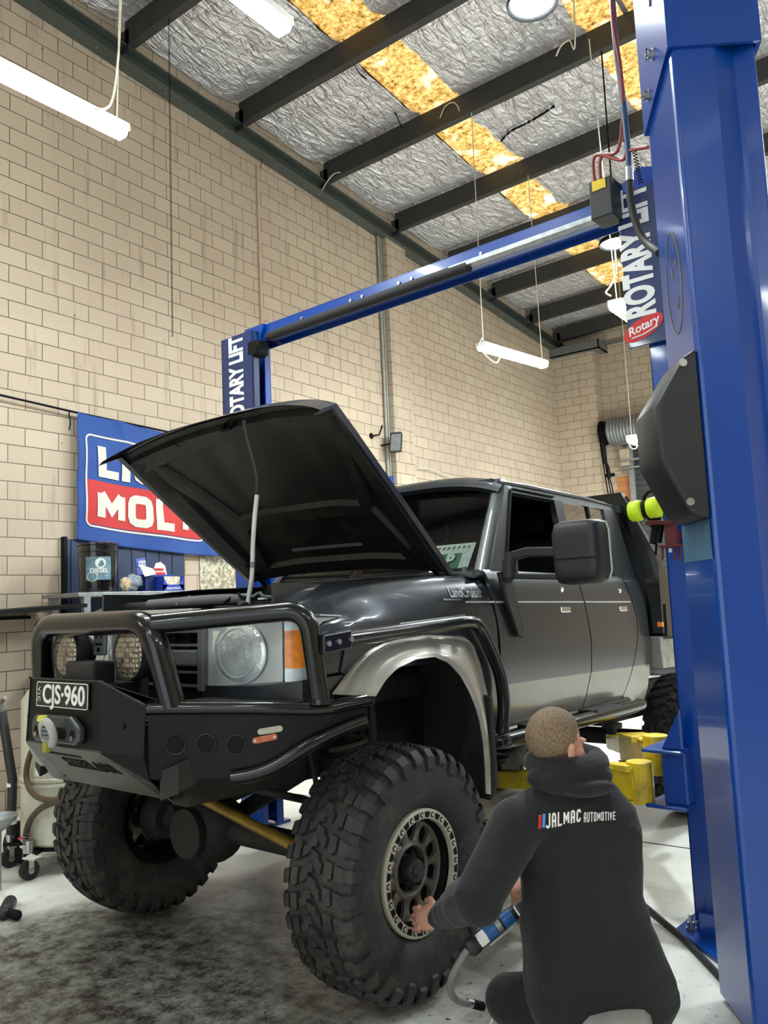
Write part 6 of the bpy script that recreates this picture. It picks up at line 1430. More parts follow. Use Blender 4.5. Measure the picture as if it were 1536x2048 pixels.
    bp('tow_point', MB().prism([S(0.42, 0.14, -0.36), S(0.50, 0.16, -0.33), S(0.50, 0.26, -0.30), S(0.42, 0.26, -0.32)], (0, 0, 0.10)), M_UNDER)
# centre panel
front = [(-0.235, 0.058), (0.25, 0.058), (0.27, -0.19), (-0.27, -0.19)]
bp('centre_panel', MB().prism([(x, 0.004, z) for x, z in ((-0.25, 0.058), (0.25, 0.058), (0.27, -0.19), (-0.27, -0.19))], (0, 0.02, 0)), M_BLACKP)
bp('top_shelf', MB().add([V(p) for p in ((-0.25, 0.004, 0.058), (0.25, 0.004, 0.058), (0.40, 0.16, -0.02), (-0.40, 0.16, -0.02), (0.40, 0.30, -0.03), (-0.40, 0.30, -0.03))], [(0, 1, 2, 3), (3, 2, 4, 5)]), solid=0.004, recalc=False)
und = [V((-0.27, 0.0, -0.19)), V((0.27, 0.0, -0.19)), V((0.33, 0.24, -0.385)), V((-0.33, 0.24, -0.385))]
up_ = bp('underside_plate', MB().prism(und, (0, 0.01, 0.012)), mat('floor_lit_black_plate', srgb(74, 73, 66), 0.5, coat=0.1))  # black plate, base colour lightened to paint in light bounced off the floor
cN = und[0] + (und[2] - und[0]) * 0.5; dX = V((1, 0, 0)); dY = (und[0] - und[3]); dY.x = 0; dY.normalize(); nn = dX.cross(dY)
nn = nn if nn.y < 0 else -nn
t_ = text_mb('STEELARR', frame_m(cN + nn * 0.002 + dY * 0.035 + V((0.02, 0, 0)), dX, dY), 0.085, bold=0.01, xs=0.95, ext=0.001)
for o_, a_, b_ in ((0.075, -0.23, 0.03), (-0.012, -0.17, 0.10)): t_.bar(cN + nn * 0.002 + dY * (o_ + 0.02) + V((a_, 0, 0)), cN + nn * 0.002 + dY * (o_ + 0.02) + V((b_, 0, 0)), 0.008, 0.002, up=nn)
part('cut_out_lettering', t_, M_DARK, bb)
bp('winch_box', MB().box((-0.10, 0.06, 0.03), (0.10, 0.16, 0.12)), M_BLACKM, bevel=0.012)
bp('winch_housing', MB().box((-0.24, 0.03, -0.165), (0.24, 0.20, 0.04)), M_DARK)
# number plate
npl = epart('number_plate', car, label='black number plate with white characters')
part('plate', MB().box((-0.190, -0.004, -0.050), (0.188, 0.002, 0.048)), mat('plate_black', srgb(18, 18, 19), 0.35), npl, bevel=0.002)
m = MB()
rr = [(-0.185, -0.046), (0.183, -0.046), (0.183, 0.044), (-0.185, 0.044)]
m.tube(fillet([V((a, -0.0045, b)) for a, b in rr + rr[:1]], 0.012, 4), 0.0016, 5); part('border', m, M_WHITE, npl)
part('characters', text_mb('CJS\u00b7960', frame_m((0.012, -0.005, -0.003), (1, 0, 0), (0, 0, 1)), 0.098, bold=0.02, xs=0.98, ext=0.001), M_WHITE, npl)
part('state_letters', text_mb('VIC', frame_m((-0.168, -0.005, -0.002), (0, 0, -1), (1, 0, 0)), 0.03, bold=0.0, ext=0.0005, space=1.3), M_WHITE, npl)
# fairlead and rope thimble
fl_ = epart('winch_fairlead', car)
oc = [(-0.175, -0.10), (-0.15, -0.075), (0.10, -0.072), (0.165, -0.11), (0.165, -0.155), (0.14, -0.172), (-0.15, -0.175), (-0.175, -0.155)]
part('plate', MB().prism([(x, -0.028, z) for x, z in oc], (0, 0.03, 0)), mat('grey_anodised', srgb(84, 88, 92), 0.4, 0.7), fl_, bevel=0.008)
m = MB().prism([(x, -0.0285, z) for x, z in ((-0.085, -0.135), (-0.07, -0.115), (0.07, -0.115), (0.085, -0.135), (0.07, -0.155), (-0.07, -0.155))], (0, -0.001, 0)); part('slot', m, M_DARK, fl_)
for x in (-0.135, 0.125): part('bolt_pocket', MB().cyl((x, -0.028, -0.135), (x, -0.0295, -0.135), 0.018, n=16), M_DARK, fl_); part('bolt_head', MB().cyl((x, -0.0285, -0.147), (x, -0.034, -0.147), 0.010, n=6), M_STEEL, fl_)
part('lettering', text_mb('CARBON', frame_m((0.02, -0.0295, -0.09), (1, 0, 0), (0, 0, 1)), 0.022, ext=0.0005), M_TRIMG, fl_)
rt = epart('rope_thimble', car, label='grey rope eye with yellow ends')
rc_ = PC(96, 1466, 1, -0.07)
m = MB().tube([rc_ + V((0.035 * math.cos(a), -0.03 * math.sin(a) * 0.4, 0.042 * math.sin(a))) for a in [2 * PI * k / 24 for k in range(24)]], 0.015, 10, closed=True); part('eye', m, mat('grey_rope', srgb(168, 170, 164), 0.7, bump=0.4, bscale=300), rt, smooth=60)
for k in range(3): part('rope_turn', MB().tube(catmull([rc_ + V((-0.04, 0.0, 0.014 - 0.014 * k)), rc_ + V((-0.005, -0.018, 0.016 - 0.014 * k)), rc_ + V((0.03, 0.0, 0.014 - 0.014 * k))], 4), 0.006, 8), M_TRIMG, rt, smooth=60)
part('end_cap', MB().cyl(rc_ + V((-0.02, -0.012, 0.044)), rc_ + V((-0.02, -0.012, 0.062)), 0.020, 0.016, n=14), mat('yellow_webbing', srgb(202, 196, 60), 0.6), rt, smooth=60)
part('end_cap', MB().obox(rc_ + V((-0.01, 0.0, -0.052)), (0.014, 0, 0), (0, 0.01, 0), (0, 0, 0.018)), mat('ochre_webbing', srgb(150, 140, 50), 0.6), rt, bevel=0.004)
# driving lights
kd = N('faceted_led_lens'); vd = kd.n('ShaderNodeTexVoronoi'); vd.distance = 'CHEBYCHEV' if hasattr(vd, 'distance') else vd.distance; vd.inputs['Scale'].default_value = 55; vd.inputs['Randomness'].default_value = 0.25; kd.l(kd.coord(), vd.inputs['Vector'])
kd.l(kd.ramp(vd.outputs['Distance'], [(0.1, srgb(196, 184, 160)), (0.55, srgb(52, 46, 40))]), kd.b.inputs['Base Color']); kd.b.inputs['Metallic'].default_value = 0.6; kd.b.inputs['Roughness'].default_value = 0.2; kd.l(kd.bump(vd.outputs['Distance'], 1.0, 0.01), kd.b.inputs['Normal']); kd.b.inputs['Coat Weight'].default_value = 1
for sx in (-1, 1):
    c = V((sx * 0.226, 0.15, 0.146)); dl = epart('driving_light', car)
    part('housing', MB().lathe(c, (0, 1, 0), [(-0.02, 0.088), (-0.022, 0.096), (-0.005, 0.100), (0.03, 0.098), (0.045, 0.085), (0.075, 0.05), (0.075, 0.001)], 40), M_BLACKM, dl, smooth=40)
    part('lens', MB().lathe(c, (0, 1, 0), [(-0.018, 0.090), (-0.026, 0.06), (-0.029, 0.001)], 40), kd.m, dl, smooth=60)
    part('bracket', MB().box((c.x - 0.03, c.y + 0.02, c.z - 0.19), (c.x + 0.03, c.y + 0.05, c.z - 0.08)), M_BLACKM, dl)
    for k in range(5): part('fin', MB().cyl(c + V((0, 0.045 + k * 0.009, 0)), c + V((0, 0.049 + k * 0.009, 0)), 0.09 - 0.007 * k, n=30), M_BLACKM, dl)
m = MB().box((-0.135, 0.20, 0.135), (-0.045, 0.215, 0.245)); bp('latch_bracket', m, M_TRIMG, bevel=0.012); 
m = MB().tube([V((-0.09 + 0.02 * math.cos(a), 0.199, 0.205 + 0.02 * math.sin(a))) for a in [PI * k / 8 for k in range(9)]], 0.003, 5); m.cyl((-0.09, 0.1995, 0.158), (-0.09, 0.197, 0.158), 0.010, n=12); m.box((-0.115, 0.197, 0.175), (-0.065, 0.1995, 0.185)); bp('bracket_slots', m, M_DARK)

# wheels ------------------------------------------------------------------
M_TYRE = mat('tyre_rubber', srgb(37, 38, 39), 0.62, var=0.2, scale=20, dirt=srgb(92, 86, 70), dscale=9, damt=0.55, bump=0.12, bscale=160)
M_RIM = mat('bronze_grey_rim', srgb(126, 122, 112), 0.4, 0.5)
M_RING = mat('sand_beadlock_ring', srgb(196, 190, 170), 0.4, 0.35)
WC = V((0.81, 0.94, -0.70)); RT = 0.465
wh = bpy.data.objects.new('wheel', None); COL.objects.link(wh); wh.parent = car; wh.location = WC - INFO[car.name][1]; INFO[wh.name] = (TRUCK, WC)
tp = [(-0.11, 0.215), (-0.142, 0.25), (-0.160, 0.32), (-0.160, 0.37), (-0.152, 0.415), (-0.128, 0.440), (-0.06, 0.447), (0, 0.449), (0.06, 0.447), (0.128, 0.440), (0.152, 0.415), (0.160, 0.37), (0.160, 0.32), (0.142, 0.25), (0.11, 0.215)]
mb = MB().lathe(WC, (1, 0, 0), tp, 96, closed=True)
def cylp(x, th, r): return WC + V((x, r * math.cos(th), r * math.sin(th)))
NP = 34; PT = 2 * PI / NP
def block(poly, r0f, r1f, inset=0.10):
    cx = sum(p[0] for p in poly) / len(poly); ct = sum(p[1] for p in poly) / len(poly)
    lo = [cylp(x, t, r0f(x)) for x, t in poly]; hi = [cylp(cx + (x - cx) * (1 - inset), ct + (t - ct) * (1 - inset), r1f(x)) for x, t in poly]
    n = len(poly); mb.add(lo + hi, [tuple(range(n, 2 * n))] + [(i, (i + 1) % n, n + (i + 1) % n, n + i) for i in range(n)])
top = lambda x: RT - 0.014 * (abs(x) / 0.15) ** 2.5
bot = lambda x: 0.440
for k in range(NP):
    for s in (-1, 1):
        th = (k + (0.5 if s < 0 else 0)) * PT
        sk = lambda x: abs(x) * 6.0 * PT                # chevron sweep
        P = lambda x, t: (s * x, th + (t + abs(x) * 5.0) * PT)
        # centre block (Z shaped), intermediate block, shoulder lug
        block([P(-0.012, 0.02), P(0.028, 0.10), P(0.034, 0.32), P(0.052, 0.36), P(0.050, 0.78), P(0.014, 0.72), P(0.008, 0.48), P(-0.012, 0.42)], bot, top)
        block([P(0.060, 0.05), P(0.096, -0.02), P(0.100, 0.62), P(0.086, 0.66), P(0.084, 0.80), P(0.060, 0.74)], bot, top)
        a, b = P(0.106, 0.0), P(0.106, 0.60)
        lug = [(s * 0.106, a[1]), (s * 0.142, a[1] + 0.10 * PT), (s * 0.142, b[1] + 0.10 * PT), (s * 0.106, b[1])]
        block(lug, bot, lambda x: RT - 0.006 - 0.010 * (abs(x) > 0.13), 0.07)
        # side lug running down the sidewall
        dp = 0.075 if k % 2 else 0.05
        t0, t1 = a[1] + 0.14 * PT, b[1] + 0.04 * PT
        q0 = [(0.140, 0.452), (0.163, 0.425), (0.168, 0.452 - dp), (0.158, 0.45 - dp - 0.01)]
        mb.loft([[cylp(s * x, t, r) for x, r in q0] for t in (t0, t1)])
part('tyre', mb, M_TYRE, wh, smooth=30)
# sidewall ring detail and lettering-like ribs are left plain
mb = MB().lathe(WC, (1, 0, 0), [(0.125, 0.222), (0.118, 0.205), (0.06, 0.195), (-0.10, 0.19), (-0.13, 0.215), (-0.135, 0.222), (-0.12, 0.20), (-0.09, 0.18), (0.055, 0.185), (0.11, 0.195)], 64, closed=True)
rim = part('rim_barrel', mb, M_DARK, wh, smooth=50)
ox = 0.085
mb = MB().lathe(WC, (1, 0, 0), [(ox - 0.02, 0.172), (ox, 0.172), (ox + 0.006, 0.180), (ox, 0.192), (ox - 0.03, 0.192)], 64, closed=True)
mb.lathe(WC, (1, 0, 0), [(ox - 0.03, 0.082), (ox - 0.002, 0.082), (ox + 0.008, 0.090), (ox + 0.002, 0.104), (ox - 0.03, 0.110)], 48, closed=True)
for k in range(11):
    th = 2 * PI * k / 11
    pr = []
    for r, w, dx in ((0.098, 0.030, 0.0), (0.118, 0.017, -0.006), (0.14, 0.012, -0.008), (0.158, 0.017, -0.004), (0.178, 0.034, 0.0)):
        tdir = V((0, -math.sin(th), math.cos(th))); rd = V((0, math.cos(th), math.sin(th))); c = WC + rd * r + V((ox + dx - 0.004, 0, 0))
        pr.append([c + tdir * w, c + tdir * w * 0.6 + V((0.006, 0, 0)), c - tdir * w * 0.6 + V((0.006, 0, 0)), c - tdir * w, c - tdir * w - V((0.025, 0, 0)), c + tdir * w - V((0.025, 0, 0))])
    mb.loft(pr)
part('wheel_centre', mb, M_RIM, wh, smooth=40)
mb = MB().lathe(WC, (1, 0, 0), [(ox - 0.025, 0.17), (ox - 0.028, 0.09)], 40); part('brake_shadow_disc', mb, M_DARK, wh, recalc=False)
mb = MB().lathe(WC, (1, 0, 0), [(ox - 0.03, 0.085), (ox - 0.02, 0.075), (ox - 0.018, 0.05), (ox + 0.02, 0.046), (ox + 0.03, 0.040), (ox + 0.032, 0.022), (ox + 0.04, 0.018), (ox + 0.04, 0.001)], 32)
hub = part('hub', mb, M_BLACKM, wh, smooth=40)
for k in range(5):
    th = 2 * PI * k / 5 + 0.3; c = WC + V((ox - 0.02, 0.065 * math.cos(th), 0.065 * math.sin(th))); part('wheel_nut', MB().cyl(c, c + V((0.03, 0, 0)), 0.011, n=6), M_DARK, wh)
rx = 0.138
mb = MB().lathe(WC, (1, 0, 0), [(rx - 0.012, 0.190), (rx + 0.004, 0.191), (rx + 0.008, 0.195), (rx + 0.008, 0.222), (rx + 0.004, 0.229), (rx - 0.012, 0.230)], 80, closed=True)
mb.mi = [0] * len(mb.f)
part('beadlock_ring', mb, M_RING, wh, smooth=40)
for k in range(20):
    mb = MB(); th = 2 * PI * (k + 0.5) / 20; rd = V((0, math.cos(th), math.sin(th))); td = V((0, -math.sin(th), math.cos(th))); c = WC + rd * 0.2085 + V((rx + 0.0085, 0, 0))
    mb.prism([c + rd * 0.010 + td * 0.016, c - rd * 0.011 + td * 0.011, c - rd * 0.011 - td * 0.011, c + rd * 0.010 - td * 0.016], (0.0008, 0, 0))
    part('ring_pocket', mb, M_DARK, wh)
for k in range(20):
    th = 2 * PI * k / 20; c = WC + V((rx + 0.006, 0.2085 * math.cos(th), 0.2085 * math.sin(th)))
    mb = MB().cyl(c, c + V((0.0035, 0, 0)), 0.0105, n=14, mi=0); mb.cyl(c + V((0.0035, 0, 0)), c + V((0.006, 0, 0)), 0.0065, n=6, mi=1)
    part('ring_bolt', mb, [M_DARK, M_RING], wh)
for (x, y, z) in ((-0.81, 0.94, -0.70), (0.81, 4.12, -0.63), (-0.81, 4.12, -0.63)):
    c = copy_tree(wh, car); c.location = V((x, y, z)) - INFO[car.name][1]
    if x < 0: c.rotation_euler = (0, 0, PI)

# underbody ----------------------------------------------------------------
def ub(name, mb, m=M_UNDER, **kw): return cp(name, mb, m, **kw)
for sx in (1, -1):
    ub('chassis_rail', MB().box((sx * 0.34, 0.25, -0.40), (sx * 0.43, 5.2, -0.25)))
    # coil spring and seat
    c = V((sx * 0.545, 0.98, 0)); pts = [c + V((0.072 * math.cos(a), 0.072 * math.sin(a), -0.53 + 0.34 * a / (2 * PI * 5))) for a in [2 * PI * 5 * k / 110 for k in range(111)]]
    ub('coil_spring', MB().tube(pts, 0.013, 8), mat('dusty_spring_%d' % sx, srgb(72, 70, 62), 0.6, 0.2), smooth=60)
    ub('spring_tower', MB().cyl(c + V((0, 0, -0.20)), c + V((0, 0, -0.05)), 0.085, n=20))
    ub('spring_seat', MB().cyl(c + V((0, 0, -0.57)), c + V((0, 0, -0.53)), 0.085, n=20))
    ub('shock_absorber', MB().tube([c + V((0.02, 0.16, -0.62)), c + V((0.0, 0.14, -0.10))], 0.028, 12), M_BLACKM, smooth=50)
    ub('radius_arm', MB().bar((sx * 0.50, 0.85, -0.66), (sx * 0.42, 1.95, -0.46), 0.06, 0.10))
    ub('steering_knuckle', MB().cyl((sx * 0.62, 0.94, -0.70), (sx * 0.72, 0.94, -0.70), 0.10, 0.12, n=24), smooth=40)
    ub('rear_spring', MB().bar((sx * 0.52, 3.3, -0.42), (sx * 0.52, 5.0, -0.42), 0.08, 0.06))
ub('front_axle', MB().cyl((-0.64, 0.94, -0.70), (0.64, 0.94, -0.70), 0.055, n=18), smooth=40)
m = MB().ell((-0.29, 0.93, -0.70), (0.17, 0, 0), (0, 0.15, 0), (0, 0, 0.16), 24, 14); m.cyl((-0.29, 0.77, -0.70), (-0.29, 0.80, -0.70), 0.11, n=24); ub('differential', m, smooth=50)
ub('rear_axle', MB().cyl((-0.7, 4.12, -0.63), (0.7, 4.12, -0.63), 0.06, n=16), smooth=40)
ub('panhard_rod', MB().tube([V((-0.13, 0.72, -0.505)), V((0.54, 0.72, -0.638))], 0.022, 14), M_GOLD, smooth=50, label='ochre panhard rod')
ub('panhard_bracket', MB().obox((-0.19, 0.72, -0.46), (0.055, 0, 0), (0, 0.04, 0), (0, 0, 0.075)))
ub('drag_link', MB().tube([V((-0.2, 0.80, -0.55)), V((0.62, 0.80, -0.72))], 0.014, 10), smooth=50)
ub('sway_bar', MB().tube(catmull([V((-0.45, 1.05, -0.55)), V((-0.42, 0.66, -0.42)), V((0, 0.62, -0.40)), V((0.42, 0.66, -0.42)), V((0.45, 1.05, -0.55))], 6), 0.016, 10), smooth=50)
ub('sump', MB().box((-0.20, 0.70, -0.42), (0.16, 1.35, -0.1)), bevel=0.03)
ub('gearbox', MB().box((-0.16, 1.35, -0.42), (0.16, 2.2, -0.12)), bevel=0.04)
ub('transfer_case', MB().box((-0.2, 2.2, -0.46), (0.14, 2.7, -0.15)), bevel=0.04)
ub('steering_box', MB().box((-0.42, 0.45, -0.42), (-0.28, 0.62, -0.2)), bevel=0.02)
ub('brake_hose', MB().tube(catmull([PC(618, 1500, 1, 0.85), PC(628, 1545, 1, 0.85), PC(632, 1575, 1, 0.85), PC(624, 1600, 1, 0.85), PC(612, 1614, 1, 0.85)], 6), 0.011, 8), M_RUB, smooth=60)
ub('shock_body', MB().tube([PC(480, 1625, 1, 1.1), PC(560, 1572, 1, 1.1), PC(625, 1530, 1, 1.1)], 0.04, 14), M_BLACKM, smooth=50)
ub('cross_member', MB().box((-0.4, 1.9, -0.42), (0.4, 2.0, -0.30)))
# tray and headboard --------------------------------------------------------
hb = [(-0.70, 1.04), (0.70, 1.04), (0.90, 0.63), (0.92, 0.56), (0.92, 0.12), (-0.92, 0.12), (-0.92, 0.56), (-0.90, 0.63)]
m = MB(); inn = [(x * 0.90, 0.57 + (z - 0.57) * 0.86) for x, z in hb]
n = len(hb); v = [V((x, 3.50, z)) for x, z in hb] + [V((x, 3.50, z)) for x, z in inn] + [V((x, 3.55, z)) for x, z in hb] + [V((x, 3.55, z)) for x, z in inn]
f = []
for i in range(n):
    j = (i + 1) % n; f += [(i, j, n + j, n + i), (2 * n + i, 3 * n + i, 3 * n + j, 2 * n + j), (i, 2 * n + i, 2 * n + j, j), (n + i, n + j, 3 * n + j, 3 * n + i)]
m.add(v, f); hbd = cp('tray_headboard', m, M_BLACK)
part('headboard_panel', MB().prism([(x, 3.53, z) for x, z in inn], (0, 0.01, 0)), M_BLACKM, hbd)
for sx in (1, -1):
    m = MB().prism([(sx * 0.72, 3.55, 1.02), (sx * 0.90, 3.55, 0.62), (sx * 0.90, 4.0, 0.20), (sx * 0.90, 3.55, 0.12), (sx * 0.85, 3.55, 0.12)], (-sx * 0.03, 0.02, 0)); part('headboard_gusset', m, M_BLACK, hbd)
    part('corner_light', MB().box((sx * 0.90, 3.47, 0.16), (sx * 0.93, 3.50, 0.19)), M_AMBER, hbd)
    cp('tray_side', MB().box((sx * 0.90, 3.55, 0.10), (sx * 0.93, 5.3, 0.30)), M_BLACK)
    cp('side_tool_box', MB().prism([(sx * 0.90, 3.50, 0.10), (sx * 0.90, 3.86, 0.10), (sx * 0.90, 3.72, -0.10), (sx * 0.90, 3.52, -0.10)], (-sx * 0.3, 0, 0)), mat('worn_aluminium_%d' % sx, srgb(150, 150, 144), 0.45, 0.5, var=0.3, scale=14), bevel=0.005)
cp('tray_deck', MB().box((-0.90, 3.55, 0.08), (0.90, 5.3, 0.12)), M_DARK)
# ------------------------------------------------------------------ the mechanic (lift coordinates)
def meta(name, mb, mats, parent, vox, sm=2, **kw):
    """fuse overlapping closed forms into one continuous skin"""
    o = build('tmp', mb, mats[0] if isinstance(mats, list) else mats, (0, 0, 0), recalc=True, remesh=vox, smoothit=sm)
    bpy.context.view_layer.update()
    dg = bpy.context.evaluated_depsgraph_get(); ev = o.evaluated_get(dg); me = bpy.data.meshes.new_from_object(ev)
    out = MB(); out.add([v.co.copy() for v in me.vertices], [tuple(p.vertices) for p in me.polygons])
    bpy.data.objects.remove(o); bpy.data.meshes.remove(me)
    if 'post' in kw: kw.pop('post')(out)
    return out
per = thing('person', 'person in charcoal hoodie crouching at the front wheel, back to the camera', 'person', LIFT, (1.6, 0.95, 0))
fw = V((-0.79, 0.61, 0)).normalized(); sd = V((0.61, 0.79, 0)).normalized(); UP = V((0, 0, 1))   # body forward, body right, up
# joints
NK = PLd(1135, 1545, 2.80); HD = PLd(1112, 1491, 2.80)
SHL = PLd(1035, 1650, 2.70); SHR = PLd(1226, 1655, 2.82)
ELL = PLd(957, 1792, 2.60); WRL = PC(880, 1833, 0, 1.07); WRL = (LIFT.inverted() @ TRUCK) @ WRL
HNL = (LIFT.inverted() @ TRUCK) @ PC(848, 1832, 0, 1.0)
ELR = PLd(1112, 1690, 3.02); WRR = PLd(1036, 1785, 2.86); HNR = PLd(1046, 1812, 2.83)
TOR = [(PLd(1150, 1580, 2.84), 0.15, 0.10), (PLd(1148, 1620, 2.81), 0.215, 0.125), (PLd(1152, 1660, 2.79), 0.225, 0.14), (PLd(1160, 1720, 2.77), 0.205, 0.145), (PLd(1163, 1790, 2.75), 0.20, 0.15), (PLd(1172, 1850, 2.73), 0.215, 0.155), (PLd(1187, 1910, 2.71), 0.235, 0.165), (PLd(1200, 1965, 2.70), 0.252, 0.175), (PLd(1203, 2005, 2.70), 0.25, 0.175), (PLd(1200, 2035, 2.70), 0.225, 0.165)]
HIP = PLd(1198, 2000, 2.72)
HL_ = HIP - sd * 0.12; HR_ = HIP + sd * 0.12
KNL = PLd(1022, 2050, 2.74); KNL.z = 0.17
FTL = KNL + V((0.30, 0.28, 0)); FTL.z = 0.06
KNR = HR_ + fw * 0.36 + UP * 0.14; FTR = HR_ + fw * 0.30 + sd * 0.04; FTR.z = 0.05
# head frame: looks along hf
hf = V((0.30, 0.95, -0.12)).normalized(); hr = hf.cross(UP).normalized(); hu = hr.cross(hf).normalized()
def hd(f, r, u): return HD + hf * f + hr * r + hu * u
# ---- body: one continuous skin
b = MB()
b.ell(hd(-0.012, 0, 0.028), hf * 0.098, hr * 0.076, hu * 0.092, 24, 16)          # cranium
b.ell(hd(0.047, 0, -0.032), hf * 0.060, hr * 0.064, hu * 0.085, 20, 14)          # face
b.ell(hd(0.058, 0, -0.085), hf * 0.045, hr * 0.048, hu * 0.034, 18, 12)          # jaw and chin
for r_ in (-1, 1):
    b.ell(hd(0.052, r_ * 0.044, -0.028), hf * 0.036, hr * 0.026, hu * 0.032, 14, 10)   # cheek
    b.ell(hd(0.082, r_ * 0.030, 0.022), hf * 0.016, hr * 0.026, hu * 0.010, 12, 8)     # brow
    b.ell(hd(-0.006, r_ * 0.079, -0.012), hf * 0.017, hr * 0.007, hu * 0.031, 12, 8)   # ear
    b.ell(hd(-0.010, r_ * 0.084, 0.000), hf * 0.014, hr * 0.006, hu * 0.018, 12, 8)
b.cap(hd(0.098, 0, 0.012), hd(0.118, 0, -0.022), 0.009, 0.014, 10)               # nose
b.ell(hd(0.098, 0, -0.060), hf * 0.010, hr * 0.024, hu * 0.009, 12, 8)           # lips
b.cap(hd(-0.02, 0, -0.06), NK, 0.056, 0.062, 16)
for (c, w, d) in TOR[:9]: b.ell(c, sd * (w - 0.035), fw * (d - 0.035), UP * 0.07, 18, 10)
b.cap(NK, TOR[1][0], 0.07, 0.10)
for S_, E_, W_ in ((SHL, ELL, WRL), (SHR, ELR, WRR)):
    b.cap(TOR[1][0].lerp(S_, 0.5), S_, 0.08, 0.062); b.cap(S_, E_, 0.058, 0.044); b.cap(E_, E_.lerp(W_, 0.35), 0.044, 0.043); b.cap(E_.lerp(W_, 0.35), W_, 0.043, 0.029)
for H_, K_, F_ in ((HL_, KNL, FTL), (HR_, KNR, FTR)):
    b.cap(H_, K_, 0.085, 0.058); b.cap(K_, F_, 0.055, 0.038); b.cap(F_, F_ + fw * 0.14, 0.036, 0.034)
def hand(wr, palm_dir, back, thumb_side, curl, flip=1, L=0.185):
    """palm plus five bent fingers; palm_dir from the wrist to the knuckles, back = normal of the back of the hand"""
    d = palm_dir.normalized(); n = (back - d * back.dot(d)).normalized(); t = d.cross(n).normalized() * thumb_side
    k = L / 0.185
    pc_ = wr + d * 0.05 * k
    b.ell(pc_, d * 0.056 * k, t * 0.042 * k, n * 0.017 * k, 18, 12); b.cap(wr, wr + d * 0.03 * k, 0.026, 0.024)
    b.ell(wr + d * 0.035 * k + t * 0.024 * k - n * 0.006, d * 0.034 * k, t * 0.018 * k, n * 0.017 * k, 14, 10)
    for j, (off, ln) in enumerate(((0.031, 0.072), (0.010, 0.080), (-0.011, 0.074), (-0.030, 0.058))):
        p = wr + d * (0.093 - 0.004 * abs(j - 1)) * k + t * off * k; b.sph(p + n * 0.002, 0.0102 * k, n=10)
        a = 0.0; q_ = p
        for s_, (fl, rr0, rr1) in enumerate(((0.45, 0.0095, 0.009), (0.30, 0.009, 0.0083), (0.25, 0.0083, 0.0074))):
            a += curl[s_] * (1 + 0.08 * j)
            e = (d * math.cos(a) - n * math.sin(a) + t * off * 1.2).normalized(); r_ = q_ + e * ln * fl * k
            b.cap(q_, r_, rr0 * k, rr1 * k, 10); q_ = r_
    p = wr + d * 0.034 * k + t * 0.036 * k - n * 0.006; q1 = p + (d * 0.72 + t * 0.60 - n * 0.35).normalized() * 0.036 * k; q2 = q1 + (d * 0.9 + t * 0.1 - n * 0.45).normalized() * 0.030 * k
    b.cap(p, q1, 0.0135 * k, 0.0115 * k, 10); b.cap(q1, q2, 0.0112 * k, 0.0095 * k, 10)
dL = (HNL - WRL).normalized()
hand(WRL, dL + V((-0.1, 0.05, -0.12)), V((0.62, -0.55, 0.45)), 1, (0.30, 0.55, 0.40), L=0.205)
dR = (HNR - WRR).normalized()
tool_a = PLd(1050, 1808, 2.81); tool_b = PLd(935, 1900, 2.72); td = (tool_b - tool_a).normalized()
hand(WRR, dR, V((0.4, -0.85, 0.3)), -1, (0.7, 1.0, 0.7))
body_mb = meta('body', b, M_SKIN, per, 0.0032, 1)
body = part('body', body_mb, M_SKIN, per, smooth=180, recalc=False)
# ---- hair: short, close to the skull, faded at the nape
h = MB(); nu, nv = 56, 36
def hairpt(u, v):
    ph = PI * v; th = 2 * PI * u
    f = math.sin(ph) * math.cos(th); r = math.sin(ph) * math.sin(th); z = math.cos(ph)
    k = 1.055 + 0.02 * noise.noise((f * 9, r * 9, z * 9))
    low = max(0, -z - 0.05)
    k -= 0.045 * min(1, low * 1.6)
    p = hd(-0.014 + 0.098 * k * f, 0.0765 * k * r, 0.030 + 0.093 * k * z)
    if f > 0.62: p -= hf * (f - 0.62) * 0.05
    return p
vv = []; ff = []
def keep(f, r, z):      # hair region on the skull
    if z > 0.55: return f < 0.74
    if z > -0.05: return f < 0.30 + 0.42 * max(0, z) * (1.0 if z < 0.45 else 1.1)
    if z > -0.45: return f < 0.26 - 0.35 * abs(min(0, z + 0.05)) and not (abs(r) > 0.75 and f > 0.0 and z < -0.2)
    return f < -0.05 and z > -0.93
hm = MB().grid(lambda u, v: hairpt(v, 0.001 + 0.998 * u), nv, nu)
def fcentre(q_): return sum((hm.v[i] for i in q_), V((0, 0, 0))) / len(q_)
ff = []
for q_ in hm.f:
    c = fcentre(q_) - hd(-0.014, 0, 0.030); f, r, z = c.dot(hf) / 0.098, c.dot(hr) / 0.0765, c.dot(hu) / 0.093; L_ = math.sqrt(f * f + r * r + z * z)
    if keep(f / L_, r / L_, z / L_): ff.append(q_)
hm.f = ff; hm.mi = [0] * len(ff)
hm2 = MB(); used = sorted({i for q_ in ff for i in q_}); mp = {i: k for k, i in enumerate(used)}; hm2.add([hm.v[i] for i in used], [tuple(mp[i] for i in q_) for q_ in ff])
nk = MB().loft([[hd(-0.02, 0, -0.05).lerp(NK, t) - hf * 0.058 * math.cos(a) * (1 - 0.0 * t) + hr * 0.06 * math.sin(a) for a in [rad(-62 + 124 * i / 16) for i in range(17)]] for t in (0.0, 0.2, 0.4, 0.55)], closed=False, caps=False)
part('hair', hm2, M_HAIR, per, smooth=180, recalc=True, label='short light brown hair')
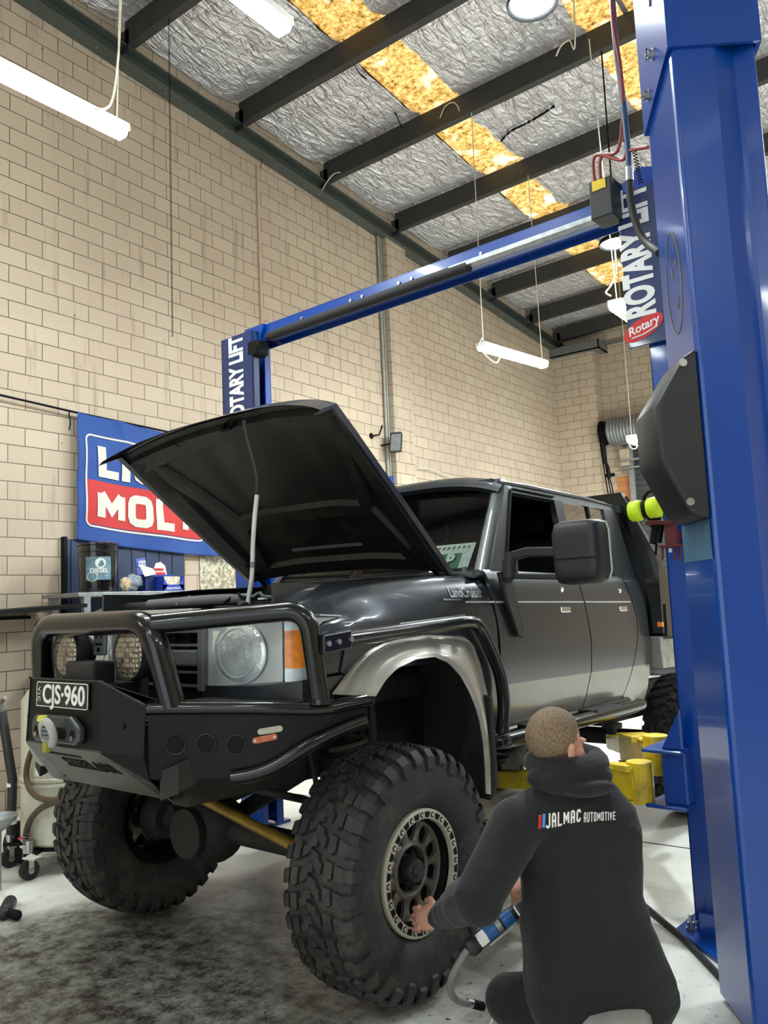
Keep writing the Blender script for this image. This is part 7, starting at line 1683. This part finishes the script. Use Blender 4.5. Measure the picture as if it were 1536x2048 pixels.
# ---- hoodie
g_ = MB()
def trow(c, w, d): return [c + sd * w * math.copysign(abs(math.cos(a)) ** 0.85, math.cos(a)) + fw * d * math.copysign(abs(math.sin(a)) ** 0.85, math.sin(a)) for a in [2 * PI * i / 36 for i in range(36)]]
rows_ = []
for (c0, w0, d0), (c1, w1, d1) in zip(TOR, TOR[1:]):
    rows_ += [trow(c0.lerp(c1, t), w0 + (w1 - w0) * t, d0 + (d1 - d0) * t) for t in (0, 0.25, 0.5, 0.75)]
rows_.append(trow(*TOR[-1])); c_, w_, d_ = TOR[-1]; rows_.append(trow(c_ - UP * 0.02, w_ * 0.93, d_ * 0.9))
g_.loft(rows_)
c_, w_, d_ = TOR[0]; g_.ell(c_, sd * w_, fw * d_, UP * 0.05, 26, 12)
for S_ in (SHL, SHR): g_.cap(TOR[1][0] + UP * 0.02, S_, 0.105, 0.088, 18)
g_.cap(SHL, ELL, 0.090, 0.074, 20); g_.cap(ELL, ELL.lerp(WRL, 0.55), 0.076, 0.064, 20); g_.cap(ELL.lerp(WRL, 0.55), WRL.lerp(ELL, 0.12), 0.064, 0.047, 18)
g_.sph(ELL + UP * -0.018, 0.074, n=18)
g_.cyl(WRL.lerp(ELL, 0.16), WRL.lerp(ELL, -0.06), 0.045, 0.042, 18)
ERC = ELR.lerp(WRR, 0.42)
g_.cap(SHR, ELR, 0.090, 0.072, 18); g_.cap(ELR, ERC, 0.070, 0.056, 18)
g_.cap(TOR[0][0], NK - UP * 0.01, 0.11, 0.088, 18)
# hood lying on the shoulders: a thick soft roll with a pointed fall at the back
HC = PLd(1147, 1560, 2.76)
bk = -fw
ring = []
for i in range(28):
    a = 2 * PI * i / 28
    p = NK + sd * 0.105 * math.cos(a) + fw * (0.085 * math.sin(a) + 0.005) + UP * (0.036 + 0.018 * math.sin(a)); ring.append(p)
g_.tube(ring, [0.038 + 0.012 * max(0, -math.sin(2 * PI * i / 28)) for i in range(28)], 12, closed=True)
fall = PLd(1182, 1578, 2.68)
g_.ell(PLd(1150, 1556, 2.73), sd * 0.135, bk * 0.055 + UP * 0.02, UP * 0.052 - bk * 0.02, 24, 14)
g_.ell(fall, sd * 0.085, bk * 0.034 + UP * 0.01, UP * 0.026, 22, 12)
g_.ell(PLd(1095, 1556, 2.73), sd * 0.07, bk * 0.04, UP * 0.04, 20, 12)
# hem band
hc_, hw_, hd__ = TOR[-1]
hoodie_mb = meta('hoodie', g_, M_HOOD, per, 0.0065, 3)
for i, p in enumerate(hoodie_mb.v):            # soft folds in the cloth
    n_ = 0.008 * noise.noise(p * 6.5) + 0.006 * (1 - abs(noise.noise(p * 5 + V((3, 1, 7))))) ** 6 + 0.004 * noise.noise(V((p.x * 4, p.y * 4, p.z * 16)))
    c = min(TOR, key=lambda T_: (T_[0] - p).length)[0]; dv = p - c; dv.z *= 0.2
    if dv.length > 1e-4: hoodie_mb.v[i] = p + dv.normalized() * n_
hoodie = part('hoodie', hoodie_mb, M_HOOD, per, smooth=180, recalc=False, label='charcoal hoodie with white back print')
# print on the back, laid on the cloth
bvh = BVHTree.FromPolygons([tuple(p) for p in hoodie_mb.v], hoodie_mb.f)
camL = LIFT.inverted() @ V(CAM)
def on_back(px, py, off=0.003):
    d = (PLd(px, py, 1.0) - camL).normalized(); loc, n_, i, dist = bvh.ray_cast(camL, d)
    if loc is None: return PLd(px, py, 2.6)
    if n_.dot(d) > 0: n_ = -n_
    return loc + n_ * off
def back_text(txt, x0, x1, yb0, yb1, hgt, bold, off=0.003):
    m = stroke_mb(txt, w=0.30, gap=0.14, t=bold, step=0.1, widths={'M': 0.46})
    xa, xb = 0.0, m.width; ya_, yb_ = 0.0, 1.0
    out = []
    for p in m.v:
        u = (p.x - xa) / (xb - xa); v_ = (p.y - ya_) / (yb_ - ya_)
        out.append(on_back(x0 + (x1 - x0) * u, yb0 + (yb1 - yb0) * u - hgt * v_ + 4 * (1 - u) * (1 - v_), off))
    m.v = out; return m
part('back_print', back_text('JALMAC', 1091, 1161, 1653, 1643, 25, 0.17), M_WHITE, hoodie, recalc=False, label='white back lettering')
part('back_print', back_text('AUTOMOTIVE', 1167, 1230, 1641, 1640, 16, 0.15), M_WHITE, hoodie, recalc=False, label='small white back lettering')
for (x0, x1, mt, nm) in ((1075, 1081, M_RED, 'red_stripe'), (1083, 1089, mat('light_blue_print', srgb(70, 140, 210), 0.6), 'blue_stripe')):
    part(nm, MB().grid(lambda u, v: on_back(x0 + (x1 - x0) * u + 1.5 * v, (1657 if nm[0] == 'r' else 1655) - (27 if nm[0] == 'r' else 27) * v, 0.003), 2, 6), mt, hoodie, recalc=False)
# ---- trousers and boots
t_ = MB()
t_.ell(HIP - UP * 0.03, sd * 0.20, fw * 0.15, UP * 0.12, 22, 14)
for H_, K_, F_ in ((HL_, KNL, FTL), (HR_, KNR, FTR)):
    t_.cap(H_, K_, 0.105, 0.082, 18); t_.cap(K_, F_ + UP * 0.03, 0.080, 0.058, 18)
tm = meta('trousers', t_, M_TROU, per, 0.008, 3)
tm.v = [V((p.x, p.y, max(p.z, 0.004))) for p in tm.v]
part('trousers', tm, M_TROU, per, smooth=180, recalc=False)
for F_ in (FTL, FTR):
    m = MB().cap(F_ + V((0, 0, 0.0)), F_ + fw * 0.17, 0.052, 0.046, 16); m.v = [V((p.x, p.y, max(0.002, p.z - 0.01))) for p in m.v]
    part('boot', m, M_BLACKM, per, smooth=180)
# stool he sits on
sc_ = PLd(1228, 2075, 2.56); zt_s = PL(1230, 2026, 1, sc_.y - 0.1).z
st = thing('low_stool', 'worn grey rounded stool top under the crouching person, at bottom edge of photo', 'stool', LIFT, (sc_.x, sc_.y, 0))
rs = 0.118; zs = PLd(1230, 2030, 2.50).z
part('seat', MB().lathe((sc_.x, sc_.y, 0), (0, 0, 1), [(zs - 0.075, 0.001), (zs - 0.075, rs * 0.94), (zs - 0.05, rs), (zs - 0.03, rs * 0.97), (zs - 0.01, rs * 0.8), (zs, rs * 0.45), (zs + 0.002, 0.001)], 40), mat('worn_grey_vinyl', srgb(138, 138, 132), 0.6, var=0.2, scale=12), st, smooth=60)
part('base', MB().lathe((sc_.x, sc_.y, 0), (0, 0, 1), [(0.0, 0.001), (0.0, 0.15), (0.03, 0.15), (0.04, 0.05), (zs - 0.07, 0.04), (zs - 0.07, 0.001)], 30), M_DARK, st, smooth=40)
# ---- air tool in the right hand, whip hose and floor hose
at_ = thing('air_tool', 'black inline air tool with blue and white labels, held by the crouching person', 'air tool', LIFT, tool_b)
n0 = td.cross(V((0.3, -0.95, 0.1))).normalized(); n1 = n0.cross(td).normalized()
L_ = (tool_b - tool_a).length
fr1 = lambda k: tool_a + td * L_ * k
if n1.y > 0: n1 = -n1
m = MB().loft([[fr1(k) + n0 * w * math.cos(a) + n1 * w * 0.8 * math.sin(a) for a in [2 * PI * i / 16 for i in range(16)]] for k, w in ((0.12, 0.020), (0.25, 0.024), (0.8, 0.026), (0.86, 0.030), (0.95, 0.030), (1.0, 0.022))])
part('body', m, M_BLACKM, at_, smooth=40)
m = MB().obox(fr1(0.06), n0 * 0.022, td * 0.032, n1 * 0.02); m.cyl(fr1(-0.02) - n1 * 0.01, fr1(-0.02) + n1 * 0.03, 0.020, n=16); part('head', m, M_STEEL, at_, bevel=0.006)
part('trigger_lever', MB().obox(fr1(0.42) - n0 * 0.031, n0 * 0.003, td * 0.075, n1 * 0.008), M_GALV, at_)
def lab(k0, k1, mt, nm): 
    m = MB().loft([[fr1(k) + n0 * 0.027 * math.cos(a) + n1 * 0.0225 * math.sin(a) for a in [rad(35 + 110 * i / 8) for i in range(9)]] for k in (k0, k1)], closed=False, caps=False); part('label', m, mt, at_, recalc=False, smooth=60, label=nm)
lab(0.25, 0.42, mat('blue_label', srgb(38, 92, 158), 0.4, var=0.3, scale=60), 'blue label'); lab(0.45, 0.53, M_GALV, 'grey label'); lab(0.54, 0.70, mat('blue_label_plain', srgb(36, 88, 150), 0.4), 'plain blue label'); lab(0.70, 0.84, M_WHITE, 'white label')
he = PL(968, 2012, 2, 0.05); 
hp_ = [tool_b, PLd(922, 1920, 2.71), PLd(906, 1950, 2.72), PLd(900, 1975, 2.75), PLd(906, 1993, 2.78), PLd(922, 2004, 2.81), PLd(945, 2008, 2.84)]
wh_ = thing('whip_hose', 'short grey whip hose curving from air tool down to the floor', 'hose', LIFT, hp_[-1])
part('hose', MB().tube(catmull(hp_, 8), 0.0125, 12), mat('grey_hose', srgb(112, 112, 106), 0.5), wh_, smooth=60)
c0, c1 = PLd(945, 2008, 2.84), PLd(966, 2013, 2.86); cd = (c1 - c0); u_, w_ = orth(cd)
part('coupling_spring', MB().tube([c0 + cd * (k / 60) + (u_ * math.cos(k * 0.75) + w_ * math.sin(k * 0.75)) * 0.013 for k in range(61)], 0.0028, 6), M_DARK, wh_, smooth=60)
part('fitting', MB().cyl(c0 - cd * 0.5, c0, 0.014, n=12), M_STEEL, wh_, smooth=50)
part('tail', MB().tube(catmull([c1, PLd(980, 2018, 2.88), PLd(990, 2024, 2.88), PLd(985, 2040, 2.86), PLd(975, 2060, 2.84)], 6), 0.006, 8), M_CREAM, wh_, smooth=60)
hp_ = [PL(x, y, 2, 0.014) for x, y in ((1235, 1770), (1290, 1812), (1330, 1846), (1370, 1880), (1440, 1953), (1490, 2010))]
single('floor_hose', MB().tube(catmull(hp_, 8), 0.0135, 12), M_RUB, 'black rubber hose lying on the floor behind the person', 'hose', LIFT, hp_[3], smooth=60)
